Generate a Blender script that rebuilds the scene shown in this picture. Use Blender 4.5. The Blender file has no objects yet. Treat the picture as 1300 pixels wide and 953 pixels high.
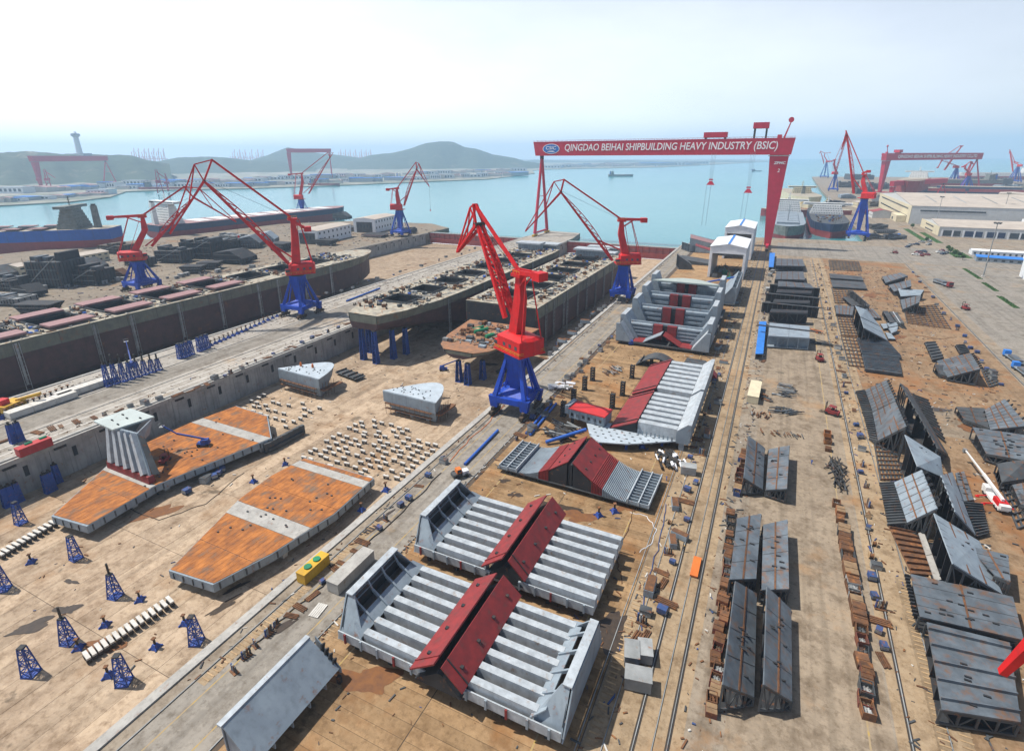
import bpy, math, random
import numpy as np
from mathutils import Vector, Matrix
random.seed(7)
S = bpy.context.scene
COL = S.collection
# ------------------------------------------------------------------ camera, sky, sun, exposure
CAM_H = 90.0
FPX = 687.5
PITCH, ROLL, YAW = math.radians(18.75), math.radians(-0.276), math.radians(25.75)
_fw = np.array([-math.sin(YAW)*math.cos(PITCH), math.cos(YAW)*math.cos(PITCH), -math.sin(PITCH)])
_r0 = np.array([math.cos(YAW), math.sin(YAW), 0.0]); _u0 = np.cross(_r0, _fw)
_r = _r0*math.cos(ROLL)+_u0*math.sin(ROLL); _u = -_r0*math.sin(ROLL)+_u0*math.cos(ROLL)
cd = bpy.data.cameras.new('camera'); cam = bpy.data.objects.new('camera', cd); COL.objects.link(cam)
cd.sensor_fit = 'HORIZONTAL'; cd.sensor_width = 36.0; cd.lens = FPX/1300*36.0
cd.shift_y = -(476.5-431.5)/1300
cd.clip_start = 0.5; cd.clip_end = 80000
mw = Matrix.Identity(4)
for i in range(3):
    mw[i][0] = _r[i]; mw[i][1] = _u[i]; mw[i][2] = -_fw[i]
mw[2][3] = CAM_H
cam.matrix_world = mw
S.camera = cam
SUN_DIR = Vector((0.50, 0.10, -0.86)).normalized()      # direction the light travels
W = bpy.data.worlds.new('World'); S.world = W; W.use_nodes = True
nt = W.node_tree; nt.nodes.clear()
sky = nt.nodes.new('ShaderNodeTexSky'); sky.sky_type = 'NISHITA'; sky.sun_disc = False
sky.sun_elevation = math.asin(-SUN_DIR.z); sky.sun_rotation = math.atan2(-SUN_DIR.x, -SUN_DIR.y)
sky.air_density = 1.0; sky.dust_density = 1.5; sky.ozone_density = 1.0; sky.altitude = 20
bg = nt.nodes.new('ShaderNodeBackground'); bg.inputs[1].default_value = 0.085
# thin high cloud veil over the blue
tcw = nt.nodes.new('ShaderNodeTexCoord'); nzw = nt.nodes.new('ShaderNodeTexNoise')
nzw.inputs['Scale'].default_value = 1.6; nzw.inputs['Detail'].default_value = 5; nzw.inputs['Roughness'].default_value = .55
mpw = nt.nodes.new('ShaderNodeMapping'); mpw.inputs['Scale'].default_value = (1, 1, 3)
rmw = nt.nodes.new('ShaderNodeValToRGB'); rmw.color_ramp.elements[0].position = .3; rmw.color_ramp.elements[1].position = .75
rmw.color_ramp.elements[0].color = (.45, .45, .45, 1); rmw.color_ramp.elements[1].color = (.70, .70, .70, 1)
mxw = nt.nodes.new('ShaderNodeMix'); mxw.data_type = 'RGBA'
mxw.inputs[7].default_value = (16.5, 16.8, 17.8, 1)
out = nt.nodes.new('ShaderNodeOutputWorld')
L = nt.links.new
L(tcw.outputs['Generated'], mpw.inputs[0]); L(mpw.outputs[0], nzw.inputs['Vector']); L(nzw.outputs[0], rmw.inputs[0])
sep = nt.nodes.new('ShaderNodeSeparateXYZ'); elv = nt.nodes.new('ShaderNodeMapRange'); elv.inputs[1].default_value = 0; elv.inputs[2].default_value = .48; elv.inputs[3].default_value = 1.6; elv.inputs[4].default_value = .03
mlw = nt.nodes.new('ShaderNodeMath'); mlw.operation = 'MULTIPLY'; mlw.use_clamp = True
aur = nt.nodes.new('ShaderNodeVectorMath'); aur.operation = 'DOT_PRODUCT'; aur.inputs[1].default_value = (-.98, -.2, 0)      # brighter veil towards the sun's side
aum = nt.nodes.new('ShaderNodeMapRange'); aum.inputs[1].default_value = -.6; aum.inputs[2].default_value = .6; aum.inputs[3].default_value = .42; aum.inputs[4].default_value = 1.12
mla = nt.nodes.new('ShaderNodeMath'); mla.operation = 'MULTIPLY'
L(tcw.outputs['Generated'], aur.inputs[0]); L(aur.outputs['Value'], aum.inputs[0]); L(aum.outputs[0], mla.inputs[0]); L(rmw.outputs[0], mla.inputs[1])
L(tcw.outputs['Generated'], sep.inputs[0]); L(sep.outputs[2], elv.inputs[0]); L(elv.outputs[0], mlw.inputs[0]); L(mla.outputs[0], mlw.inputs[1]); L(mlw.outputs[0], mxw.inputs[0]); L(sky.outputs[0], mxw.inputs[6]); L(mxw.outputs[2], bg.inputs[0]); L(bg.outputs[0], out.inputs[0])
sl = bpy.data.lights.new('sun', 'SUN'); sl.energy = 5.0; sl.angle = math.radians(0.8); sl.color = (1, .95, .87)
sun = bpy.data.objects.new('sun', sl); COL.objects.link(sun)
sun.rotation_euler = SUN_DIR.to_track_quat('-Z', 'Y').to_euler(); sun.location = (-300, 0, 600)
S.view_settings.view_transform = 'Standard'; S.view_settings.look = 'None'
S.view_settings.exposure = 0.28; S.view_settings.gamma = 1.0; S.view_settings.use_curve_mapping = False
S.cycles.volume_bounces = 1; S.cycles.max_bounces = 6; S.cycles.diffuse_bounces = 3; S.cycles.glossy_bounces = 2
S.cycles.transparent_max_bounces = 12

# ------------------------------------------------------------------ measuring: a photo point at a known height -> metres
def G(x, y, z=0.0):
    d = _fw+_r*(x-650)/FPX+_u*(431.5-y)/FPX
    t = (z-CAM_H)/d[2]
    return Vector((d[0]*t, d[1]*t, z))

# ------------------------------------------------------------------ materials
MATS = {}
def mat(name, c, c2=None, rough=.65, metal=0.0, sc=.25, rust=0.0, rsc=.6, streak=0.0, bump=.15, bsc=3.0, lo=.35, hi=.68, rustc=(.23, .085, .025), spec=.3, vary=0.0, stretch=None):
    if name in MATS: return MATS[name]
    m = bpy.data.materials.new(name); m.use_nodes = True; t = m.node_tree; t.nodes.clear(); N = t.nodes.new; K = t.links.new
    o = N('ShaderNodeOutputMaterial'); b = N('ShaderNodeBsdfPrincipled'); K(b.outputs[0], o.inputs[0])
    b.inputs['Roughness'].default_value = rough; b.inputs['Metallic'].default_value = metal
    b.inputs['Specular IOR Level'].default_value = spec
    g = N('ShaderNodeNewGeometry')
    if c2 is None: c2 = tuple(x*.72 for x in c)
    mpn = N('ShaderNodeMapping'); mpn.inputs['Rotation'].default_value = (.37, .52, 0) if stretch else (.37, .52, .81)
    mps = N('ShaderNodeMapping'); mps.inputs['Scale'].default_value = stretch or (1, 1, 1)
    K(g.outputs['Position'], mps.inputs[0]); K(mps.outputs[0], mpn.inputs[0])
    n1 = N('ShaderNodeTexNoise'); n1.inputs['Scale'].default_value = sc; n1.inputs['Detail'].default_value = 6; n1.inputs['Roughness'].default_value = .6
    K(mpn.outputs[0], n1.inputs['Vector'])
    r1 = N('ShaderNodeMapRange'); r1.inputs[1].default_value = lo; r1.inputs[2].default_value = hi
    K(n1.outputs[0], r1.inputs[0])
    mx = N('ShaderNodeMix'); mx.data_type = 'RGBA'; mx.inputs[6].default_value = (*c, 1); mx.inputs[7].default_value = (*c2, 1)
    K(r1.outputs[0], mx.inputs[0]); col = mx.outputs[2]
    if streak > 0:
        mp = N('ShaderNodeMapping'); mp.inputs['Scale'].default_value = (1.1, 1.1, .06); K(g.outputs['Position'], mp.inputs[0])
        n2 = N('ShaderNodeTexNoise'); n2.inputs['Scale'].default_value = 1.0; n2.inputs['Detail'].default_value = 4; K(mp.outputs[0], n2.inputs['Vector'])
        r2 = N('ShaderNodeMapRange'); r2.inputs[1].default_value = .5; r2.inputs[2].default_value = .75; r2.inputs[4].default_value = streak
        K(n2.outputs[0], r2.inputs[0])
        m2 = N('ShaderNodeMix'); m2.data_type = 'RGBA'; m2.inputs[7].default_value = (*[x*.35 for x in c], 1)
        K(r2.outputs[0], m2.inputs[0]); K(col, m2.inputs[6]); col = m2.outputs[2]
    if rust > 0:
        n3 = N('ShaderNodeTexNoise'); n3.inputs['Scale'].default_value = rsc; n3.inputs['Detail'].default_value = 7; n3.inputs['Roughness'].default_value = .68
        K(mpn.outputs[0], n3.inputs['Vector'])
        r3 = N('ShaderNodeMapRange'); r3.inputs[1].default_value = .62-.25*rust; r3.inputs[2].default_value = .78-.2*rust
        K(n3.outputs[0], r3.inputs[0])
        m3 = N('ShaderNodeMix'); m3.data_type = 'RGBA'; m3.inputs[7].default_value = (*rustc, 1)
        K(r3.outputs[0], m3.inputs[0]); K(col, m3.inputs[6]); col = m3.outputs[2]
    if vary > 0:
        oi = N('ShaderNodeObjectInfo'); rv = N('ShaderNodeMapRange'); rv.inputs[3].default_value = 1-vary; rv.inputs[4].default_value = 1+vary
        K(oi.outputs['Random'], rv.inputs[0]); hs = N('ShaderNodeHueSaturation'); K(rv.outputs[0], hs.inputs['Value']); K(col, hs.inputs['Color']); col = hs.outputs[0]
    K(col, b.inputs['Base Color'])
    if bump > 0:
        n4 = N('ShaderNodeTexNoise'); n4.inputs['Scale'].default_value = bsc; n4.inputs['Detail'].default_value = 3; K(g.outputs['Position'], n4.inputs['Vector'])
        bp = N('ShaderNodeBump'); bp.inputs['Strength'].default_value = bump; bp.inputs['Distance'].default_value = .1
        K(n4.outputs[0], bp.inputs['Height']); K(bp.outputs[0], b.inputs['Normal'])
    MATS[name] = m
    return m

def ground_mat(name, a, b, c, stain=.5, dirt=(.30, .155, .06), dirtamt=.5, along=True, fine=1.0):
    """concrete / earth: two tones, long wheel streaks along the rails, dark oil stains, rusty dirt"""
    if name in MATS: return MATS[name]
    m = bpy.data.materials.new(name); m.use_nodes = True; t = m.node_tree; t.nodes.clear(); N = t.nodes.new; K = t.links.new
    o = N('ShaderNodeOutputMaterial'); bs = N('ShaderNodeBsdfPrincipled'); K(bs.outputs[0], o.inputs[0])
    bs.inputs['Roughness'].default_value = .85; bs.inputs['Specular IOR Level'].default_value = .2
    g = N('ShaderNodeNewGeometry')
    def noise(sc, det=6, rgh=.6, scale=None, w=0):
        n = N('ShaderNodeTexNoise'); n.inputs['Scale'].default_value = sc; n.inputs['Detail'].default_value = det; n.inputs['Roughness'].default_value = rgh
        mp = N('ShaderNodeMapping'); mp.inputs['Location'].default_value = (w*13.7, w*7.3, w*3.1)
        if scale: mp.inputs['Scale'].default_value = scale
        K(g.outputs['Position'], mp.inputs[0]); K(mp.outputs[0], n.inputs['Vector']); return n.outputs[0]
    def rng(v, lo, hi, mx=1.0):
        r = N('ShaderNodeMapRange'); r.inputs[1].default_value = lo; r.inputs[2].default_value = hi; r.inputs[4].default_value = mx; K(v, r.inputs[0]); return r.outputs[0]
    def mix(f, x, y, mode='MIX'):
        q = N('ShaderNodeMix'); q.data_type = 'RGBA'; q.blend_type = mode; K(f, q.inputs[0])
        for s, k in ((x, 6), (y, 7)):
            if isinstance(s, tuple): q.inputs[k].default_value = (*s, 1)
            else: K(s, q.inputs[k])
        return q.outputs[2]
    col = mix(rng(noise(.035, 8, .62), .36, .64), a, b)
    col = mix(rng(noise(.9*fine, 6, .7, w=1), .42, .72, .55), col, c)
    sc = (1.3, .025, 1) if along else (.025, 1.3, 1)
    col = mix(rng(noise(.35, 4, .6, sc, 2), .5, .72, .6), col, tuple(x*.45 for x in a))
    col = mix(rng(noise(.21, 7, .7, (1, 1, 1), 7), .47, .70, .75), col, tuple(x*k for x, k in zip(b, (.40, .34, .28))))
    col = mix(rng(noise(.75, 8, .75, (1, 1, 1), 9), .51, .68, .6), col, tuple(x*k for x, k in zip(b, (.36, .30, .24))))
    col = mix(rng(noise(.5, 8, .7, (1, 1, 1), 11), .56, .74, .5), col, tuple(min(.6, x*1.45) for x in a))
    col = mix(rng(noise(.055, 8, .66, w=3), .62-.16*dirtamt, .80-.18*dirtamt, .9), col, dirt)
    col = mix(rng(noise(.11, 9, .62, w=5), .70-.1*stain, .76-.1*stain, .75*min(1, stain*1.6)), col, tuple(x*.22 for x in a))
    oi = N('ShaderNodeObjectInfo'); hs = N('ShaderNodeHueSaturation'); rv = N('ShaderNodeMapRange'); rv.inputs[3].default_value = .84; rv.inputs[4].default_value = 1.14
    K(oi.outputs['Random'], rv.inputs[0]); K(rv.outputs[0], hs.inputs['Value']); K(col, hs.inputs['Color']); col = hs.outputs[0]
    K(col, bs.inputs['Base Color'])
    bp = N('ShaderNodeBump'); bp.inputs['Strength'].default_value = .25; bp.inputs['Distance'].default_value = .08
    K(noise(2.2, 5, .7, w=4), bp.inputs['Height']); K(bp.outputs[0], bs.inputs['Normal'])
    MATS[name] = m
    return m

RED = mat('crane_red', (.60, .012, .014), (.45, .012, .014), rough=.52, rust=.3, rsc=.5, streak=.3, rustc=(.26, .03, .03))
REDH = mat('gantry_red', (.50, .022, .055), (.42, .02, .045), rough=.5, streak=.15)
BLUE = mat('crane_blue', (.010, .062, .44), (.010, .045, .30), rough=.52, rust=.3, rsc=.6, streak=.35, rustc=(.03, .05, .16))
BLUE2 = mat('tower_blue', (.022, .075, .34), (.022, .05, .20), rough=.55, rust=.25, rsc=1.2)
BRIGHTBLUE = mat('sheet_blue', (.03, .20, .62), (.03, .16, .5), rough=.5)
DARK = mat('grease_black', (.022, .02, .02), (.05, .04, .03), rough=.6)
BOGIE = mat('bogie_brown', (.10, .07, .045), (.04, .035, .03), rough=.7, rust=.3)
STEEL_L = mat('primer_pale_grey', (.42, .46, .49), (.285, .315, .34), rough=.6, sc=.5, rust=.2, rsc=.7, streak=.3, rustc=(.24, .17, .12))
STEEL_M = mat('primer_blue_grey', (.26, .31, .35), (.19, .23, .27), rough=.55, rust=.14, rsc=.5, streak=.3)
STEEL_G = mat('primer_grey_panel', (.125, .148, .17), (.065, .078, .092), rough=.5, rust=.42, rsc=.4, streak=.35, vary=.12, rustc=(.16, .085, .045))
STEEL_D = mat('primer_dark_grey', (.078, .085, .090), (.036, .04, .044), rough=.6, rust=.2, rsc=.5)
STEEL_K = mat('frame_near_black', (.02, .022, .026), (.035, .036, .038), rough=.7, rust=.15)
OXIDE = mat('red_oxide_paint', (.25, .030, .030), (.155, .025, .027), rough=.6, sc=.5, rust=.22, rsc=.5, rustc=(.12, .06, .05), streak=.2)
RUST = mat('rusted_plate', (.46, .17, .04), (.22, .08, .026), rough=.85, sc=.4, stretch=(1.1, .7, 1), rust=.42, rsc=.2, rustc=(.165, .125, .09), streak=.0, lo=.3, hi=.62)
RUSTD = mat('rusty_iron', (.17, .078, .036), (.085, .048, .03), rough=.9, sc=.9, rust=.3, rustc=(.32, .13, .04), vary=.3)
WHITE = mat('white_sheet', (.72, .74, .76), (.62, .64, .66), rough=.5, streak=.12)
CREAM = mat('cream_wall', (.62, .55, .38), (.52, .46, .33), rough=.7, streak=.2)
ROOFP = mat('pale_roof_sheet', (.46, .40, .335), (.36, .31, .26), rough=.7, streak=.0, sc=.08)
GLASS = mat('window_glass', (.05, .07, .085), (.03, .04, .05), rough=.12, bump=0, spec=.5)
CONC = mat('grey_concrete', (.40, .385, .355), (.29, .28, .26), rough=.85, sc=.3, streak=.45, rust=.08)
CONCW = mat('white_concrete', (.58, .56, .52), (.44, .42, .38), rough=.85, sc=.6)
WALLC = mat('dock_wall_concrete', (.36, .35, .335), (.23, .225, .215), rough=.9, sc=.16, streak=.6, rust=.1)
HULLG = mat('hull_green_grey', (.16, .165, .128), (.10, .105, .085), rough=.6, streak=.3, rust=.16, rsc=.3)
HULLB = mat('hull_brown_antifouling', (.088, .046, .045), (.05, .03, .03), rough=.65, streak=.3, rust=.1, rsc=.2)
DECK = mat('deck_beige', (.42, .385, .30), (.23, .21, .175), rough=.8, sc=.3, lo=.38, hi=.62, rust=.36, rsc=.25, rustc=(.27, .14, .06))
DECKR = mat('deck_rust_orange', (.33, .155, .075), (.19, .11, .07), rough=.85, sc=.4, rust=.2, rustc=(.2, .17, .15))
HATCH = mat('hatch_cover_pink', (.30, .17, .165), (.25, .14, .14), rough=.6, rust=.1)
HULLBLUE = mat('ship_blue', (.02, .10, .42), (.02, .085, .34), rough=.5, streak=.15)
HULLRED = mat('ship_red', (.30, .05, .05), (.22, .04, .04), rough=.6, streak=.2)
HULLNAVY = mat('ship_navy', (.03, .05, .11), (.025, .04, .08), rough=.55, streak=.2)
SHIPGREY = mat('superstructure_grey', (.21, .22, .20), (.12, .13, .12), rough=.65, streak=.3, rust=.12)
SHIPWHITE = mat('superstructure_white', (.74, .74, .72), (.62, .62, .6), rough=.5, streak=.2)
YELLOW = mat('machine_yellow', (.60, .36, .03), (.45, .26, .03), rough=.5, rust=.15)
ORANGE = mat('orange_paint', (.62, .17, .03), (.5, .13, .03), rough=.55)
GREENP = mat('green_paint', (.02, .22, .10), (.02, .16, .08), rough=.5)
GREYM = mat('galvanised_grey', (.30, .31, .31), (.18, .19, .19), rough=.6, rust=.15, vary=.25)
TARP = mat('white_tarp', (.72, .73, .75), (.55, .56, .6), rough=.7)
TYRE = mat('tyre_black', (.02, .02, .02), (.03, .03, .03), rough=.9)
SKIN = mat('skin', (.45, .27, .18), rough=.6)
GEARB = mat('gear_blue', (.03, .075, .22), (.04, .06, .12), rough=.6, rust=.4, rsc=1.5)
PIPEB = mat('pipe_blue', (.03, .12, .45), (.03, .09, .35), rough=.5)
LETTER = mat('letter_white', (.80, .80, .80), (.74, .74, .74), rough=.5, bump=0)
LOGOB = mat('emblem_blue', (.02, .16, .50), (.02, .13, .42), rough=.45, bump=0)
TIMBER = mat('weathered_timber', (.42, .29, .16), (.28, .19, .11), rough=.85, sc=1.2, vary=.2)
LEAF = mat('leaf_green', (.045, .10, .022), (.028, .07, .016), rough=.7, sc=.8)
BARK = mat('bark_brown', (.09, .06, .04), rough=.9)
RAIL = mat('rail_steel', (.045, .04, .038), (.075, .06, .045), rough=.5, metal=.3)

# ------------------------------------------------------------------ mesh helpers
def V(*a): return Vector(a)
class MB:
    def __init__(s): s.v = []; s.f = []
    def add(s, vs, fs):
        n = len(s.v); s.v += [tuple(p) for p in vs]; s.f += [tuple(i+n for i in f) for f in fs]; return s
    def box(s, x0, x1, y0, y1, z0, z1):
        return s.add([(x0, y0, z0), (x1, y0, z0), (x1, y1, z0), (x0, y1, z0), (x0, y0, z1), (x1, y0, z1), (x1, y1, z1), (x0, y1, z1)],
                     [(3, 2, 1, 0), (4, 5, 6, 7), (0, 1, 5, 4), (1, 2, 6, 5), (2, 3, 7, 6), (3, 0, 4, 7)])
    def hexa(s, p):   # 8 points, bottom ring then top ring
        return s.add(p, [(3, 2, 1, 0), (4, 5, 6, 7), (0, 1, 5, 4), (1, 2, 6, 5), (2, 3, 7, 6), (3, 0, 4, 7)])
    def bar(s, a, b, w, h=None, up=None):
        a = Vector(a); b = Vector(b); d = (b-a)
        if d.length < 1e-6: return s
        d.normalize(); h = h or w
        up = Vector(up) if up else (Vector((0, 0, 1)) if abs(d.z) < .95 else Vector((1, 0, 0)))
        r = d.cross(up).normalized(); u = r.cross(d)
        r *= w/2; u *= h/2
        return s.hexa([a-r-u, a+r-u, b+r-u, b-r-u, a-r+u, a+r+u, b+r+u, b-r+u])
    def taper(s, a, b, wa, ha, wb, hb, up=None):
        a = Vector(a); b = Vector(b); d = (b-a).normalized()
        up = Vector(up) if up else (Vector((0, 0, 1)) if abs(d.z) < .95 else Vector((1, 0, 0)))
        r = d.cross(up).normalized(); u = r.cross(d)
        return s.hexa([a-r*wa/2-u*ha/2, a+r*wa/2-u*ha/2, b+r*wb/2-u*hb/2, b-r*wb/2-u*hb/2, a-r*wa/2+u*ha/2, a+r*wa/2+u*ha/2, b+r*wb/2+u*hb/2, b-r*wb/2+u*hb/2])
    def tube(s, a, b, r, r2=None, n=8):
        a = Vector(a); b = Vector(b); d = (b-a).normalized(); r2 = r if r2 is None else r2
        up = Vector((0, 0, 1)) if abs(d.z) < .95 else Vector((1, 0, 0))
        x = d.cross(up).normalized(); y = x.cross(d)
        ring = [(math.cos(2*math.pi*i/n), math.sin(2*math.pi*i/n)) for i in range(n)]
        vs = [a+(x*c+y*q)*r for c, q in ring]+[b+(x*c+y*q)*r2 for c, q in ring]
        fs = [(i, (i+1) % n, n+(i+1) % n, n+i) for i in range(n)]+[tuple(range(n-1, -1, -1)), tuple(range(n, 2*n))]
        return s.add(vs, fs)
    def prism(s, pts, z0, z1):
        n = len(pts); a = sum(pts[i][0]*pts[(i+1) % n][1]-pts[(i+1) % n][0]*pts[i][1] for i in range(n))
        if a < 0: pts = pts[::-1]
        vs = [(p[0], p[1], z0) for p in pts]+[(p[0], p[1], z1) for p in pts]
        return s.add(vs, [tuple(range(n-1, -1, -1)), tuple(range(n, 2*n))]+[(i, (i+1) % n, n+(i+1) % n, n+i) for i in range(n)])
    def plate(s, pts, th):    # polygon of 3-D points, given thickness downwards along its normal
        pts = [Vector(p) for p in pts]; n = len(pts); nrm = Vector((0, 0, 0))
        for i in range(n): nrm += (pts[i]-pts[0]).cross(pts[(i+1) % n]-pts[0])
        nrm.normalize()
        if nrm.z < 0: pts = pts[::-1]; nrm = -nrm
        lo = [p-nrm*th for p in pts]
        return s.add(lo+pts, [tuple(range(n-1, -1, -1)), tuple(range(n, 2*n))]+[(i, (i+1) % n, n+(i+1) % n, n+i) for i in range(n)])
    def extr(s, prof, axis, a, b):   # profile in the plane across axis ('x': prof=(y,z); 'y': prof=(x,z))
        n = len(prof)
        mk = (lambda p, q: (q, p[0], p[1])) if axis == 'x' else (lambda p, q: (p[0], q, p[1]))
        vs = [mk(p, a) for p in prof]+[mk(p, b) for p in prof]
        return s.add(vs, [tuple(range(n-1, -1, -1)), tuple(range(n, 2*n))]+[(i, (i+1) % n, n+(i+1) % n, n+i) for i in range(n)])
    def loft(s, rings, cap=True, closed=True):
        n = len(rings[0]); vs = [p for r in rings for p in r]; fs = []
        for k in range(len(rings)-1):
            for i in range(n if closed else n-1):
                j = (i+1) % n; fs.append((k*n+i, k*n+j, (k+1)*n+j, (k+1)*n+i))
        if cap: fs += [tuple(range(n-1, -1, -1)), tuple(range((len(rings)-1)*n, len(rings)*n))]
        return s.add(vs, fs)
    def mesh(s, name):
        me = bpy.data.meshes.new(name); me.from_pydata(s.v, [], s.f); me.update()
        return me
    def build(s, name, m, parent=None, loc=None, rz=0.0):
        me = s.mesh(name); me.materials.append(m)
        return obj(name, me, parent, loc, rz)
def obj(name, me, parent=None, loc=None, rz=0.0):
    o = bpy.data.objects.new(name, me); COL.objects.link(o)
    if parent: o.parent = parent
    if loc is not None: o.location = loc
    o.rotation_euler.z = rz
    return o
def tag(o, label, cat, group=None):
    o['label'] = label; o['category'] = cat
    if group: o['group'] = group
    return o
def thing(name, label, cat, loc=(0, 0, 0), rz=0.0, group=None):
    return tag(obj(name, None, None, loc, rz), label, cat, group)
def struct(o): o['kind'] = 'structure'; return o
def stuff(o): o['kind'] = 'stuff'; return o
def copy_tree(o, parent=None):
    c = o.copy(); COL.objects.link(c)
    if parent: c.parent = parent
    for ch in list(o.children): copy_tree(ch, c)
    return c
ORD = ['first', 'second', 'third', 'fourth', 'fifth', 'sixth', 'seventh', 'eighth', 'ninth', 'tenth', 'eleventh', 'twelfth', 'thirteenth', 'fourteenth', 'fifteenth', 'sixteenth', 'seventeenth', 'eighteenth', 'nineteenth', 'twentieth', 'twenty-first', 'twenty-second', 'twenty-third', 'twenty-fourth', 'twenty-fifth', 'twenty-sixth', 'twenty-seventh', 'twenty-eighth', 'twenty-ninth', 'thirtieth']
class Proto:
    """builds a thing the first time, afterwards copies it with its parts"""
    def __init__(s, fn): s.fn = fn; s.root = None
    def put(s, loc, rz, label, cat, group=None, scale=None):
        if s.root is None: o = s.root = s.fn(); s.first = True
        else: o = copy_tree(s.root)
        o.location = loc; o.rotation_euler.z = rz
        o.scale = (scale if isinstance(scale, tuple) else (scale,)*3) if scale else (1, 1, 1)
        tag(o, label, cat, group)
        return o
# ================================================================== SETTING
YARD = ground_mat('yard_concrete', (0.281, 0.234, 0.174), (0.230, 0.191, 0.149), (0.315, 0.264, 0.204), stain=.35, dirtamt=.35)
ROADG = ground_mat('road_concrete', (0.245, 0.219, 0.185), (0.202, 0.185, 0.159), (0.275, 0.245, 0.206), stain=.25, dirt=(0.284, 0.189, 0.103), dirtamt=.25)
ASSEM = ground_mat('assembly_slab_tan', (.32, .208, .108), (.25, .158, .082), (.37, .248, .138), stain=.75, dirt=(.24, .11, .038), dirtamt=.75, along=False)
FIELD = ground_mat('plate_field_earth', (.265, .178, .105), (.21, .135, .075), (.31, .225, .145), stain=.7, dirt=(.24, .105, .038), dirtamt=.7)
DOCKF = ground_mat('dock_floor_concrete', (.42, .32, .222), (.34, .25, .17), (.47, .37, .27), stain=.6, dirt=(.26, .155, .08), dirtamt=.45)
PIERG = ground_mat('pier_concrete', (0.360, 0.329, 0.284), (0.288, 0.266, 0.234), (0.405, 0.373, 0.333), stain=.2, dirt=(0.324, 0.225, 0.135), dirtamt=.25)
STRIP = ground_mat('sandy_strip', (0.312, 0.230, 0.143), (0.262, 0.189, 0.115), (0.344, 0.271, 0.184), stain=.3, dirt=(0.271, 0.148, 0.066), dirtamt=.4)
WARMROAD = ground_mat('warm_road_concrete', (.295, .235, .168), (.215, .172, .126), (.345, .272, .195), stain=.5, dirt=(.33, .20, .10), dirtamt=.4)
JOINT = mat('joint_dark', (.10, .075, .05), (.07, .05, .04), rough=.9)
YLINE = mat('worn_yellow_line', (.40, .27, .07), (.31, .235, .14), rough=.85, sc=.8, lo=.35, hi=.55)
WLINE = mat('worn_white_line', (.60, .58, .54), (.45, .41, .36), rough=.8, sc=1.5)

# sea: one sheet, left open where the dry docks lie below sea level
m = bpy.data.materials.new('sea_water'); m.use_nodes = True; t = m.node_tree; b = t.nodes['Principled BSDF']
b.inputs['Base Color'].default_value = (.052, .235, .275, 1); b.inputs['Roughness'].default_value = .16; b.inputs['IOR'].default_value = 1.33
g = t.nodes.new('ShaderNodeNewGeometry')
mp = t.nodes.new('ShaderNodeMapping'); mp.inputs['Scale'].default_value = (1, .45, 1); t.links.new(g.outputs['Position'], mp.inputs[0])
n = t.nodes.new('ShaderNodeTexNoise'); n.inputs['Scale'].default_value = .16; n.inputs['Detail'].default_value = 6; n.inputs['Roughness'].default_value = .62
t.links.new(mp.outputs[0], n.inputs['Vector']); bp = t.nodes.new('ShaderNodeBump'); bp.inputs['Strength'].default_value = .55; bp.inputs['Distance'].default_value = .5
t.links.new(n.outputs[0], bp.inputs['Height']); t.links.new(bp.outputs[0], b.inputs['Normal'])
n2 = t.nodes.new('ShaderNodeTexNoise'); n2.inputs['Scale'].default_value = .0028; n2.inputs['Detail'].default_value = 6
mp2 = t.nodes.new('ShaderNodeMapping'); mp2.inputs['Scale'].default_value = (.3, 1.0, 1); mp2.inputs['Rotation'].default_value = (0, 0, .35)
t.links.new(g.outputs['Position'], mp2.inputs[0]); t.links.new(mp2.outputs[0], n2.inputs['Vector'])
mxs = t.nodes.new('ShaderNodeMix'); mxs.data_type = 'RGBA'; mxs.inputs[6].default_value = (.030, .205, .235, 1); mxs.inputs[7].default_value = (.05, .245, .262, 1)
mr = t.nodes.new('ShaderNodeMapRange'); mr.inputs[1].default_value = .38; mr.inputs[2].default_value = .62
t.links.new(n2.outputs[0], mr.inputs[0]); t.links.new(mr.outputs[0], mxs.inputs[0]); t.links.new(mxs.outputs[2], b.inputs['Base Color'])
SEA = m
ZS = -5.0
mb = MB()
for x0, x1, y0, y1 in ((-15000, 15000, 573, 15000), (-15000, -392, -1000, 573), (-264, -209, -1000, 573), (-87, 15000, -1000, 573)):
    mb.add([(x0, y0, ZS), (x1, y0, ZS), (x1, y1, ZS), (x0, y1, ZS)], [(0, 1, 2, 3)])
struct(mb.build('sea', SEA))

# land
struct(MB().prism([(-88, -300), (-88, 600), (-72, 640), (-22, 688), (92, 702), (94, 1000), (96, 1700), (110, 2750), (1500, 3000), (6000, 3000), (6000, -300)], -14, 0).build('yard', YARD))
struct(MB().prism([(-265, -300), (-208, -300), (-208, 590), (-216, 642), (-258, 646), (-265, 590)], -14, 0).build('pier', PIERG))
struct(MB().prism([(-1500, -300), (-391, -300), (-391, 620), (-440, 652), (-560, 640), (-640, 560), (-650, 430), (-700, 230), (-900, 120), (-1500, 60)], -14, 0).build('left_yard', YARD))
DZ = -13.0
def dock_floor(x0, x1, y1, label):
    f = struct(MB().box(x0, x1, -300, y1, DZ-1, DZ-.06).build('dock_floor', JOINT)); return f
df = dock_floor(-208, -88, 573, '')
W6 = 120/20
sm = MB().box(.04, W6-.04, .04, 24.92, -.2, .06).mesh('slab'); sm.materials.append(DOCKF)
for j in range(15):
    for i in range(20):
        obj('slab', sm, df, (-208+i*W6, 20+j*25, DZ-.06+random.uniform(-.012, .012)))
far = MB()
for j in range(8):
    for i in range(20): far.box(-208+i*W6+.04, -208+(i+1)*W6-.04, 395+j*22.2+.05, 395+(j+1)*22.2-.05, DZ-.05, DZ)
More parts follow.
